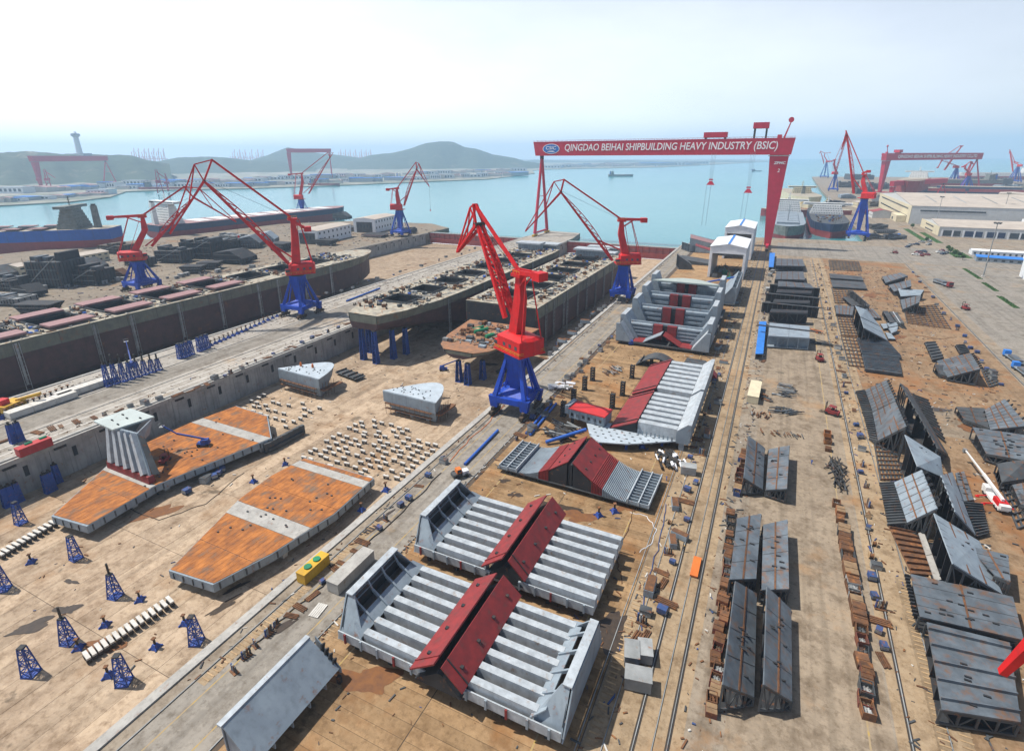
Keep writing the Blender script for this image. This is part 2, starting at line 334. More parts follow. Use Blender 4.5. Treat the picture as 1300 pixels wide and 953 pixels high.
for i in range(20): far.box(-208+i*W6+.04, -208+(i+1)*W6-.04, -290, 19.9, DZ-.05, DZ)
stuff(far.build('far_slabs', DOCKF, df))
dl = struct(MB().box(-391, -265, -300, 573, DZ-1, DZ-.06).build('dock_floor', JOINT))
far = MB()
for j in range(30):
    for i in range(18): far.box(-391+i*7+.05, -391+(i+1)*7-.05, -80+j*21.7+.05, -80+(j+1)*21.7-.05, DZ-.05, DZ)
stuff(far.build('far_slabs', DOCKF, dl))

# paving zones on the right yard, thin sheets each a few millimetres above the one below
def sheet(name, m, pts, z, parent=None):
    return MB().add([(p[0], p[1], z) for p in pts], [tuple(range(len(pts)))]).build(name, m, parent)
struct(sheet('crane_road', ROADG, [(-83, -250), (-69.5, -250), (-73, 600), (-87, 600)], .008))
ag = struct(sheet('assembly_ground', JOINT, [(-69.4, -250), (-17.2, -250), (-17.2, 640), (-72.5, 600)], .004))
sl1 = MB().box(.03, 25.9, .03, 2.57, 0, .06).mesh('slab'); sl1.materials.append(ASSEM)
for j in range(150):
    for i in range(2):
        obj('slab', sl1, ag, (-69.3+i*26.05, 20+j*2.6, random.uniform(-.008, .008)))
far = MB().box(-69.3, -43.4, 410.1, 598, 0, .06).box(-43.3, -17.3, 410.1, 636, 0, .06).box(-69.3, -43.4, -240, 19.8, 0, .06).box(-43.3, -17.3, -240, 19.8, 0, .06)
stuff(far.build('far_slabs', ASSEM, ag))
struct(sheet('service_strip', STRIP, [(-17, -250), (-2.4, -250), (-2.4, 680), (-17, 660)], .008))
struct(sheet('yard_road', WARMROAD, [(3.6, -250), (26.8, -250), (31.5, 640), (3.6, 640)], .008))
struct(sheet('rail_strip', STRIP, [(27, -250), (38.4, -250), (41.5, 566), (31.8, 566)], .006))
struct(sheet('plate_field', FIELD, [(38.6, -250), (92, -250), (104, 568), (41.7, 568)], .009))
struct(sheet('cross_road', ROADG, [(4, 571), (320, 571), (320, 690), (4, 660)], .012))
struct(sheet('main_road', ROADG, [(104, 30), (172, 30), (190, 566), (110, 566)], .010))
struct(sheet('cross_lane', WARMROAD, [(38, 206), (96, 214), (96, 240), (38, 230)], .016))
struct(sheet('pier_lane', ROADG, [(-236, -250), (-224, -250), (-230, 560), (-242, 560)], .010))

# painted lines
for a, b2, w, m2, lab in (((-80.3, 20), (-83.5, 560), .25, YLINE, ''), ((-73, 20), (-76.6, 560), .25, YLINE, ''), ((-62.5, 20), (-64, 560), .28, YLINE, ''), ((-24, 20), (-24, 430), .3, YLINE, ''),
                      ((24.6, 20), (27.6, 560), .3, YLINE, ''), ((-219, 0), (-219, 560), .5, WLINE, ''), ((-213.5, 0), (-213.5, 560), .6, WLINE, '')):
    d = (Vector(b2)-Vector(a)).normalized(); q = Vector((-d.y, d.x))*w/2
    struct(sheet('painted_line', m2, [Vector(a)+q, Vector(a)-q, Vector(b2)-q, Vector(b2)+q], .075 if -70 < a[0] < -17 else .020))

# crane rails sunk in dark slots
def rail(x0, x1, y0=-250, y1=600, w=.55, name='crane_rail'):
    r = struct(MB().bar((x0, y0, .03), (x1, y1, .03), w, .05).build(name, RAIL))
    MB().bar((x0, y0, .12), (x1, y1, .12), .14, .16).build('rail_head', GREYM, r)
rail(-9.0, -10.6, y1=670, w=.75); rail(-4.0, -5.4, y1=670, w=.75); rail(-6.2, -7.6, y1=670, w=.22)
rail(29.2, 33.6, y1=560, w=.7); rail(35.6, 38.2, y1=560, w=.25)
rail(91.5, 105.6, y1=566, w=.7)
rail(-82.6, -86.4, y1=560, w=.35); rail(-69.2, -73.0, y1=590, w=.35)
rail(-17.3, -18.6, y1=640, w=.3); rail(-13.6, -14.6, y1=640, w=.2)
rail(-237.5, -243.6, y1=570, w=.4); rail(-222, -226, y1=570, w=.3); rail(-252.5, -258.6, y1=570, w=.4)
# sleepers beside the near crane rails
slp = MB().box(-.9, .9, -.13, .13, 0, .09).mesh('sleeper'); slp.materials.append(TIMBER)
for xa, xb, y0, nn, pitch in ((-69.2, -69.9, 40, 60, 1.0), (-82.6, -83.1, 42, 50, 1.0), (-15.6, -15.9, 40, 60, 1.1), (38.9, 39.4, 60, 60, 1.1), (35.7, 36.2, 60, 60, 1.1)):
    bed = struct(MB().box(xa-1.0, xa+1.0, y0-1, y0+nn*pitch, .012, .03).build('sleeper_bed', STRIP))
    for k in range(nn): obj('sleeper', slp, bed, (xa+(xb-xa)*k/nn, y0+k*pitch, .03), random.uniform(-.05, .05))
# kerb along the dock edges
struct(MB().box(-87.9, -86.6, -250, 600, .02, .35).build('dock_kerb', CONC))
struct(MB().box(-209.6, -208.1, -250, 590, .02, .35).build('dock_kerb', CONC))
struct(MB().box(-264.9, -263.5, -250, 590, .02, .35).build('dock_kerb', CONC))

# dock walls of cast panels
def dock_wall(x, side, y0, y1, pitch, label, detail=True):
    w = thing('dock_wall', label, 'wall', (x, 0, 0))
    n = int((y1-y0)/pitch)
    for k in range(n):
        a = y0+k*pitch
        MB().box(min(0, side*.4), max(0, side*.4), a+.06, a+pitch-.06, DZ+.02, -1.6).build('panel', WALLC, w)
        if detail:
            MB().box(min(side*.4, side*.47), max(side*.4, side*.47), a+pitch*.45, a+pitch*.45+1.3, -7.2, -3.6).build('fender_slot', STEEL_K, w)
            MB().box(min(side*.4, side*.9), max(side*.4, side*.9), a+pitch*.1, a+pitch*.35, -2.5, -1.75).build('gallery_opening', STEEL_K, w)
    MB().box(min(0, side*1.0), max(0, side*1.0), y0, y1, -1.55, -.05).build('cap', CONC, w)
    return w
dock_wall(-208, 1, 20, 570, 14, 'long grey concrete wall on the left side of the near dry dock')
dock_wall(-391, 1, 200, 570, 14, 'grey concrete wall on the far side of the dry dock by the white halls')
dock_wall(-88, -1, 20, 570, 25, 'concrete wall under the crane road, right side of the near dry dock', False)
dock_wall(-265, -1, 20, 570, 25, 'concrete wall of the pier facing the long brown-sided ship', False)
# red floating gates
GATE = mat('gate_red', (.46, .10, .08), (.34, .075, .065), rough=.65, streak=.35, rust=.1)
def gate(x0, x1, label):
    g = thing('dock_gate', label, 'dock gate', ((x0+x1)/2, 574, DZ)); h = (x1-x0)/2
    MB().box(-h, h, 0, 6, .1, 12.2).build('skin_plate', GATE, g)
    n = int(h*2/7)
    for k in range(n+1): MB().box(-h+k*2*h/n-.25, -h+k*2*h/n+.25, -.9, -.01, 5.5, 12).build('stiffener', OXIDE, g)
    MB().box(-h, h, -1.2, -.01, 5.0, 5.45).build('girder', GATE, g)
    MB().box(-h, h, -.6, 6.4, 12.25, 12.7).build('walkway', GREYM, g)
    for yy in (-.5, 6.3):
        rl = MB()
        for k in range(0, int(2*h), 4): rl.bar((-h+k, yy, 12.7), (-h+k, yy, 13.8), .1)
        rl.bar((-h, yy, 13.8), (h, yy, 13.8), .1); rl.build('railing', GREENP, g)
gate(-390.5, -265.5, 'red steel dock gate closing the dock left of the pier')
gate(-207.5, -88.5, 'red steel dock gate closing the dock with two hulls side by side')

# far shore and hills
FAR = mat('far_ground', (.30, .28, .24), (.14, .16, .12), rough=.9, sc=.012, lo=.4, hi=.6)
HILL = mat('hill_woods', (.06, .08, .05), (.035, .05, .034), rough=.95, sc=.02, rust=.1, rsc=.008, rustc=(.22, .19, .14))
shore = [(-120, 268), (0, 262), (90, 257), (140, 251), (160, 244), (240, 241), (300, 240.5), (440, 235.5), (500, 233), (620, 228), (679, 220.5), (676, 217), (688, 215.5), (760, 214), (840, 212.6), (896, 209.8), (950, 207), (985, 204.6)]
pts = [G(x, y, ZS+.5) for x, y in shore]; pts = [(p.x, p.y) for p in pts]
pts += [(-800, 14500), (-14500, 14500), (-14500, 400)]
struct(MB().prism(pts, ZS-1, ZS+2.5).build('far_shore', FAR))
def ridge(prof, dist, depth, seed):
    rnd = random.Random(seed); cols = []
    xs = np.linspace(prof[0][0], prof[-1][0], 90)
    for x in xs:
        y = float(np.interp(x, [p[0] for p in prof], [p[1] for p in prof]))
        d = _fw+_r*(x-650)/FPX+_u*(431.5-y)/FPX; hn = math.hypot(d[0], d[1])
        ux, uy = d[0]/hn, d[1]/hn; top = CAM_H+d[2]/hn*dist+rnd.uniform(-1.2, 1.2)
        col = []
        for s, hf in ((-.5, 0), (-.34, .22), (-.22, .5), (-.1, .85), (0, 1), (.12, .8), (.3, .35), (.5, 0)):
            q = dist+s*depth*(1+.12*math.sin(x*.11+seed)); col.append((ux*q, uy*q, ZS+2+(top-ZS-2)*max(0, min(1, hf*(1+.07*math.sin(x*.19+hf*9+seed)*(hf < 1)+.05*math.sin(x*.047*seed+hf*5)*(hf < 1))))))
        cols.append(col)
    o = MB().loft(cols, cap=False, closed=False).build('hill', HILL)
    for f in o.data.polygons: f.use_smooth = True
    return struct(o)
ridge([(-160, 200), (-60, 195), (0, 194), (35, 192), (60, 194), (80, 195.6), (95, 195), (130, 196.5), (165, 197), (185, 203), (215, 208)], 3300, 1100, 1)
ridge([(170, 209), (200, 205), (225, 200), (260, 199), (285, 200), (320, 204), (345, 203), (370, 206), (400, 210)], 4600, 1200, 2)
ridge([(310, 206), (340, 197), (365, 187), (380, 190), (400, 194), (430, 197), (450, 199.5), (470, 203), (500, 207)], 5600, 1500, 3)
ridge([(440, 206), (470, 197), (500, 194), (520, 189), (540, 182), (560, 179.5), (575, 180), (590, 187), (605, 189), (625, 196), (650, 200), (668, 205), (690, 208)], 5200, 1500, 4)
ridge([(640, 207), (680, 203), (740, 204.5), (800, 203.5), (860, 205), (920, 204), (990, 206)], 9000, 1500, 5)
# haze: the air itself
hz = MB().box(-16500, 16500, -1400, 16500, -18, 420).mesh('haze')
hm = bpy.data.materials.new('haze_air'); hm.use_nodes = True; t = hm.node_tree; t.nodes.clear()
o = t.nodes.new('ShaderNodeOutputMaterial'); pv = t.nodes.new('ShaderNodeVolumePrincipled')
pv.inputs['Color'].default_value = (.55, .77, 1.0, 1); pv.inputs["Density"].default_value = .00014; pv.inputs['Anisotropy'].default_value = .2
t.links.new(pv.outputs[0], o.inputs['Volume']); hz.materials.append(hm)
stuff(obj('haze', hz))
# ================================================================== CRANES
def text_mesh(txt, width, height, depth=.25, shear=.12, bold=.012):
    cu = bpy.data.curves.new('lettering', 'FONT'); cu.body = txt; cu.align_x = 'CENTER'; cu.align_y = 'CENTER'; cu.shear = shear; cu.offset = bold; cu.extrude = .02; cu.resolution_u = 3
    o = bpy.data.objects.new('lettering', cu); COL.objects.link(o)
    me = bpy.data.meshes.new_from_object(o.evaluated_get(bpy.context.evaluated_depsgraph_get()))
    bpy.data.objects.remove(o)
    co = np.array([v.co[:] for v in me.vertices]); mn, mx = co.min(0), co.max(0)
    for v in me.vertices:
        v.co = ((v.co.x-(mn[0]+mx[0])/2)*width/(mx[0]-mn[0]), (v.co.y-(mn[1]+mx[1])/2)*height/(mx[1]-mn[1]), v.co.z*depth/.04)
    return me
def letters(txt, width, height, loc, parent, m=None, name='lettering', **k):
    me = text_mesh(txt, width, height, **k); me.materials.clear(); me.materials.append(m or LETTER)
    o = obj(name, me, parent, loc); o.rotation_euler = (math.pi/2, 0, 0); return o

def in_plane(base, az, px):
    d = np.array([math.cos(az), math.sin(az)]); nn = np.array([-d[1], d[0]]); b = np.array(base[:2]); o = {}
    for k, (x, y) in px.items():
        v = _fw+_r*(x-650)/FPX+_u*(431.5-y)/FPX; t = (nn@b)/(nn@v[:2])
        o[k] = (float(d@(v[:2]*t-b)), float(CAM_H+v[2]*t))
    return o

def luffing_crane(base, az, label, zr, mast, cw, foot, head, rear, tip, red=RED, blue=BLUE, g=7.4, ln=7.6, rope=18, detail=True, fat=1.0, house=(-9.5, 3.2, 4.2)):
    c = thing('luffing_crane', label, 'crane', (base[0], base[1], 0), 0, 'luffing jib cranes')
    ca, sa = math.cos(az), math.sin(az)
    U = lambda r, l, z: Vector((r*ca-l*sa, r*sa+l*ca, z))
    def part(name, mb, m, par=c): return mb.build(name, m, par)
    def ubox(r0, r1, l0, l1, z0, z1, mb=None):
        return (mb or MB()).hexa([U(r0, l0, z0), U(r1, l0, z0), U(r1, l1, z0), U(r0, l1, z0), U(r0, l0, z1), U(r1, l0, z1), U(r1, l1, z1), U(r0, l1, z1)])
    for sx in (-1, 1):
        for sy in (-1, 1):
            bg = part('bogie', MB().box(sx*g-.7, sx*g+.7, sy*ln-3.6, sy*ln+3.6, .75, 2.0).box(sx*g-.5, sx*g+.5, sy*ln-2.2, sy*ln+2.2, 2.0, 3.1), BOGIE)
            if detail:
                for k in (-2.8, -1.0, 1.0, 2.8): part('wheel', MB().tube((sx*g-.4, sy*ln+k, .65), (sx*g+.4, sy*ln+k, .65), .5, n=10), DARK, bg)
            part('leg', MB().taper((sx*g*.98, sy*ln*.98, 7.2), (sx*2.3, sy*2.3, zr-1.2), 1.25*fat, 1.25*fat, 1.0, 1.0)
                 .taper((sx*g*.98, sy*ln*.42, 7.2), (sx*2.6, sy*1.2, zr-2), .5, .5, .5, .5), blue)
            part('foot', MB().taper((sx*g, sy*ln, 2.9), (sx*g, sy*ln, 7.2), 1.9, 2.6, 1.9, 4.2), blue)
    fr = MB()
    for s in (-1, 1):
        fr.box(s*g-.9, s*g+.9, -ln+1.4, ln-1.4, 4.9, 7.0).box(-g+.95, g-.95, s*ln-1, s*ln+1, 4.9, 7.0)
    part('base_frame', fr, blue)
    part('deck_plate', MB().hexa([(-g+.9, -ln+1, 7.05), (g-.9, -ln+1, 7.05), (g-.9, ln-1, 7.05), (-g+.9, ln-1, 7.05), (-2, -2, 9.2), (2, -2, 9.2), (2, 2, 9.2), (-2, 2, 9.2)]), blue)
    part('column', MB().loft([[(-1.7, -1.7, 8.6), (1.7, -1.7, 8.6), (1.7, 1.7, 8.6), (-1.7, 1.7, 8.6)], [(-3.4, -3.4, zr-1), (3.4, -3.4, zr-1), (3.4, 3.4, zr-1), (-3.4, 3.4, zr-1)]]), blue)
    part('slewing_ring', MB().tube((0, 0, zr-1), (0, 0, zr), 4.0, n=20), DARK)
    # turning part
    a, b2, hw = house
    part('platform', ubox(a-.4, 6.2, -hw-.4, hw+.4, zr+.02, zr+.6), red)
    hs = MB().loft([[U(a, -hw, zr+.6), U(b2, -hw, zr+.6), U(b2+1, 0, zr+.6), U(b2, hw, zr+.6), U(a, hw, zr+.6), U(a-1.2, 0, zr+.6)], [U(a, -hw, zr+5.6), U(b2, -hw, zr+5.6), U(b2+1, 0, zr+5.6), U(b2, hw, zr+5.6), U(a, hw, zr+5.6), U(a-1.2, 0, zr+5.6)],
                    [U(a+.8, -hw*.5, zr+6.6), U(b2-.8, -hw*.5, zr+6.6), U(b2, 0, zr+6.6), U(b2-.8, hw*.5, zr+6.6), U(a+.8, hw*.5, zr+6.6), U(a, 0, zr+6.6)]])
    ho = part('machinery_house', hs, red)
    if detail:
        for s in (-1, 1):
            for k in range(3): part('window', ubox(a+1.5+k*3.4, a+2.9+k*3.4, s*hw-.06, s*hw+.06, zr+2.6, zr+3.9), GLASS, ho)
        cb = part('cabin', ubox(3.2, 6.2, hw-2.6, hw-.2, zr+1.0, zr+3.6), red)
        part('cabin_window', ubox(4.0, 6.26, hw-2.66, hw-.14, zr+1.9, zr+3.2), GLASS, cb)
    mr, mz = mast
    mb = MB().loft([[U(-2.4, -2.0, zr+6), U(2.2, -2.0, zr+6), U(2.2, 2.0, zr+6), U(-2.4, 2.0, zr+6)], [U(mr-2.2, -1.5, zr+6+(mz-zr-6)*.62), U(mr+1.7, -1.5, zr+6+(mz-zr-6)*.62), U(mr+1.7, 1.5, zr+6+(mz-zr-6)*.62), U(mr-2.2, 1.5, zr+6+(mz-zr-6)*.62)],
                    [U(mr-1.2, -1.1, mz), U(mr+1.0, -1.1, mz), U(mr+1.0, 1.1, mz), U(mr-1.2, 1.1, mz)]])
    part('mast', mb, red)
    if detail:
        ld = MB()
        for s in (-.5, .5): ld.bar(U(-2.75, s, zr+6.6), U(mr-2.4, s, mz-2), .16)
        for k in range(12):
            f = k/12; ld.bar(U(-2.75+(mr+.35)*f, -.5, zr+7+(mz-zr-9)*f), U(-2.75+(mr+.35)*f, .5, zr+7+(mz-zr-9)*f), .12)
        part('ladder', ld, red)
    # head platform, counterweight arm
    part('head_platform', ubox(mr-2.6, mr+2.4, -2.2, 2.2, mz-.2, mz+.9), red)
    cr, cz = cw
    arm = MB()
    for s in (-1, 1):
        arm.taper(U(mr+2.2, s*1.3, mz+1.3), U(cr+1.5, s*1.3, cz+.6), .6, 1.8, .6, 1.3)
        arm.bar(U((mr+cr)/2, s*1.3, (mz+cz)/2+.3), U(mr-1.2, s*1.2, mz-3.4), .4)
    for k in range(4): arm.bar(U(mr+(cr-mr)*k/4, -1.3, mz+1.2+(cz-mz-.6)*k/4), U(mr+(cr-mr)*k/4, 1.3, mz+1.2+(cz-mz-.6)*k/4), .3)
    part('counterweight_arm', arm, red)
    part('counterweight', ubox(cr-1.6, cr+2.2, -1.9, 1.9, cz-1.2, cz+1.6), red)
    for s in (-1, 1): part('stay', MB().bar(U(cr*.45+mr*.55, s*1.3, mz), U(a+.3, s*hw*.8, zr+5.8), .35), red)
    # jib
    F0 = lambda s: U(foot[0], s*2.3, foot[1]); H0 = lambda s: U(head[0], s*1.1, head[1])
    d = Vector((head[0]-foot[0], head[1]-foot[1])); L0 = d.length; d /= L0; nrm = Vector((-d.y, d.x))
    if nrm.y < 0: nrm = -nrm
    jb = MB(); n = 9
    pt = lambda f, l, off: U(foot[0]+d.x*L0*f+nrm.x*off, l, foot[1]+d.y*L0*f+nrm.y*off)
    hwid = lambda f: 2.3-1.2*f
    for s in (-1, 1): jb.taper(F0(s), H0(s), 1.0*fat, 1.35*fat, .8*fat, .9*fat)
    part('jib', jb, red)
    lt = MB()
    belly = lambda f: 3.4*math.sin(math.pi*min(1, f*1.02))*.75+.2
    for s in (-1, 1):
        prev = pt(.0, s*2.2, .4)
        for k in range(1, n+1):
            f = k/n; q = pt(f, s*hwid(f)*.75, belly(f) if k < n else .3); lt.bar(prev, q, .34*fat)
            lt.bar(q, pt(f, s*hwid(f), 0), .24*fat); lt.bar(prev, pt(f, s*hwid(f), 0), .24*fat); prev = q
    for k in range(1, n):
        f = k/n; lt.bar(pt(f, -hwid(f), 0), pt(f, hwid(f), 0), .45*fat); lt.bar(pt(f, -hwid(f)*.75, belly(f)), pt(f, hwid(f)*.75, belly(f)), .24*fat)
        f2 = (k+1)/n; lt.bar(pt(f, -hwid(f), 0), pt(f2, hwid(f2), 0), .22*fat)
    part('jib_lattice', lt, red)
    # fly jib
    fl = MB(); hx, hz_ = head; tx, tz = tip; rx, rz_ = rear
    for s in (-1, 1):
        fl.taper(U(hx, s*1.6, hz_), U(tx, s*.35, tz), .75*fat, .9*fat, .5*fat, .5*fat)
        fl.bar(U(hx, s*1.6, hz_), U(rx, s*.8, rz_), .6*fat)
        ux, uz = hx*.55+tx*.45, hz_*.55+tz*.45
        mx_, mz_ = hx+(hx-rx)*-.25+(tx-hx)*.22, max(hz_, rz_*.7+hz_*.3)+1.0
        fl.bar(U(rx, s*.8, rz_), U(mx_, s*1.2, mz_), .42*fat); fl.bar(U(mx_, s*1.2, mz_), U(tx, s*.3, tz+.4), .42*fat); fl.bar(U(mx_, s*1.2, mz_), U(hx, s*1.6, hz_), .35*fat); fl.bar(U(mx_, s*1.2, mz_), U(ux, s*1.05, uz), .3*fat)
    for k in range(5):
        f = k/5; fl.bar(U(hx+(tx-hx)*f, -1.6+1.25*f, hz_+(tz-hz_)*f), U(hx+(tx-hx)*f, 1.6-1.25*f, hz_+(tz-hz_)*f), .35*fat)
    fl.bar(U(rx, -.9, rz_), U(rx, .9, rz_), .7*fat)
    part('fly_jib', fl, red)
    tr = MB().taper(U(rx, 0, rz_), U(mr+.6, 0, mz+1.6), .7*fat, .8*fat, .8*fat, .9*fat)
    part('tie_rod', tr, red)
    part('head_sheave', MB().tube(U(hx, -2, hz_), U(hx, 2, hz_), .8, n=10), DARK)
    fm = .3
    part('luffing_rack', MB().bar(U(mr*.6+1.5, 0, zr+9), pt(fm, 0, .2), .7, .9), red)
    for s in (-.5, .5):
        part('luff_rope', MB().bar(U(mr+.4, s, mz+1.0), U(hx, s, hz_+.8), .1).bar(U(hx, s, hz_+.8), U(tx, s*.5, tz+.3), .1), DARK)
    if detail:
        hr = MB()
        for (r0_, l0_, r1_, l1_) in ((a-.3, -hw-.3, 6, -hw-.3), (a-.3, hw+.3, 6, hw+.3), (a-.3, -hw-.3, a-.3, hw+.3)):
            for k in range(7): hr.bar(U(r0_+(r1_-r0_)*k/6, l0_+(l1_-l0_)*k/6, zr+.6), U(r0_+(r1_-r0_)*k/6, l0_+(l1_-l0_)*k/6, zr+1.8), .1)
            hr.bar(U(r0_, l0_, zr+1.8), U(r1_, l1_, zr+1.8), .1); hr.bar(U(r0_, l0_, zr+1.2), U(r1_, l1_, zr+1.2), .08)
        for s in (-1, 1):
            hr.bar(U(mr-2.5, s*2.2, mz+2), U(mr+2.4, s*2.2, mz+2), .1)
            for k in range(4): hr.bar(U(mr-2.5+k*1.6, s*2.2, mz+.9), U(mr-2.5+k*1.6, s*2.2, mz+2), .09)
        part('handrail', hr, YELLOW)
        dr = MB()
        for s in (-1, 1):
            for k in range(9): dr.bar((s*(g+.8), -ln+k*2*ln/8, 7.0), (s*(g+.8), -ln+k*2*ln/8, 8.1), .1)
            dr.bar((s*(g+.8), -ln, 8.1), (s*(g+.8), ln, 8.1), .1)
        part('portal_handrail', dr, blue)
        st_ = MB()
        for k in range(14): st_.box(g+.95, g+1.75, -ln+k*.75, -ln+k*.75+.5, 2.2+k*.35, 2.28+k*.35)
        part('stair', st_, GREYM)
        part('side_mark', ubox(a+.7, a+1.3, -hw-.07, -hw-.01, zr+2.4, zr+4.2), LETTER, ho)
    if rope:
        rp = part('hoist_rope', MB().bar(U(tx, -.3, tz), U(tx, -.3, tz-rope), .09).bar(U(tx, .3, tz), U(tx, .3, tz-rope), .09), DARK)
        part('hook_block', MB().box(U(tx, 0, 0).x-.5, U(tx, 0, 0).x+.5, U(tx, 0, 0).y-.4, U(tx, 0, 0).y+.4, tz-rope-1.6, tz-rope), red, rp)
    return c
def crane_px(base, azd, label, zr, px, **k):
    az = math.radians(azd); q = in_plane(base, az, px)
    return luffing_crane(base, az, label, zr, q['mast'], q['cw'], q['foot'], q['head'], q['rear'], q['tip'], **k)
crane_px((-78.6, 166.5), 152, 'bright red and blue jib crane on the dock edge, nearest to the camera', 24,
         dict(mast=(660, 350), cw=(686, 352), foot=(648, 402), head=(609, 285), rear=(603, 260), tip=(581, 320)), rope=0, fat=1.25, house=(-9.0, 4.2, 5.4), g=6.0, ln=6.0)
crane_px((-85, 344), 205, 'red jib crane on a blue portal beside the dock and the big stepped hull section', 24,
         dict(mast=(789, 281), cw=(818, 280), foot=(777, 330), head=(712, 244), rear=(716, 228), tip=(667, 294)), rope=0, g=5.2, ln=5.6, fat=1.2)
crane_px((-251, 229), 232, 'dark red jib crane on the pier, blue portal between dock walls and long ship', 25,
         dict(mast=(371, 279), cw=(391, 291), foot=(366, 334), head=(259, 230), rear=(269, 203), tip=(216, 297)), rope=0, fat=1.35, g=6.8, ln=7)
crane_px((-404, 228), 52, 'red jib crane standing behind the long ship at the far left, jib to the right', 22,
         dict(mast=(181, 276), cw=(139, 277), foot=(193, 312), head=(246, 251), rear=(234, 237), tip=(300, 282)), rope=10, fat=1.3)
crane_px((-402, 530), 25, 'small distant red jib crane beside the white halls near the dock gate', 31,
         dict(mast=(504, 240), cw=(492, 241), foot=(513, 261), head=(529, 215), rear=(528, 206), tip=(545, 237)), rope=26, detail=False)
crane_px((-673, 641), 35, 'hazy pink and blue jib crane standing behind the moored dark red ship', 28,
         dict(mast=(383, 221), cw=(367, 222), foot=(392, 246), head=(419, 200), rear=(416, 194), tip=(423, 194)), rope=0, detail=False)
crane_px((84, 726), 160, 'tall dark red jib crane on a blue portal at the basin of moored ships', 44,
         dict(mast=(1097, 222), cw=(1103, 218), foot=(1084, 246), head=(1075, 172), rear=(1074, 166), tip=(1068, 190)), rope=0, detail=False, g=9, ln=9)
crane_px((119, 1659), 30, 'hazy far jib crane left of the tall basin crane, jib leaning right', 42,
         dict(mast=(1060, 203), cw=(1055, 205), foot=(1061, 218), head=(1074, 178), rear=(1073, 174), tip=(1076, 182)), rope=0, detail=False, g=10, ln=10)
crane_px((148, 2610), 180, 'faintest jib crane on the right horizon, T-shaped behind the tan ship', 60,
         dict(mast=(1047, 195), cw=(1054, 194), foot=(1046, 208), head=(1042, 193), rear=(1042, 192), tip=(1040, 195)), rope=0, detail=False, g=14, ln=14, fat=2)
crane_px((440, 2000), 20, 'far jib crane behind the far gantry, its jib rising over the beam', 52,
         dict(mast=(1197, 200), cw=(1190, 213), foot=(1199, 216), head=(1220, 187), rear=(1219, 185), tip=(1223, 185)), rope=0, detail=False, g=13, ln=13, fat=1.6)
crane_px((419, 1776), 40, 'far squat jib crane standing against the right leg of the far gantry', 38,
         dict(mast=(1226, 210), cw=(1222, 212), foot=(1227, 222), head=(1233, 207), rear=(1232, 205), tip=(1236, 209)), rope=0, detail=False, g=13, ln=13, fat=1.6)
crane_px((680, 2368), 150, 'far jib crane at the right edge of the photo with raised jib', 50,
         dict(mast=(1288, 205), cw=(1292, 207), foot=(1286, 218), head=(1282, 192), rear=(1282, 190), tip=(1281, 195)), rope=0, detail=False, g=14, ln=14, fat=1.8)
# crane at the right edge of the frame, only its red jib end shows
luffing_crane((71.8, 38.6), math.radians(145), 'bright red crane steelwork cut off by the lower right corner of the photo', 24, (0, 50), (-9, 50), (4, 27), (47, 45), (44, 50), (50, 33), rope=0, fat=1.5)

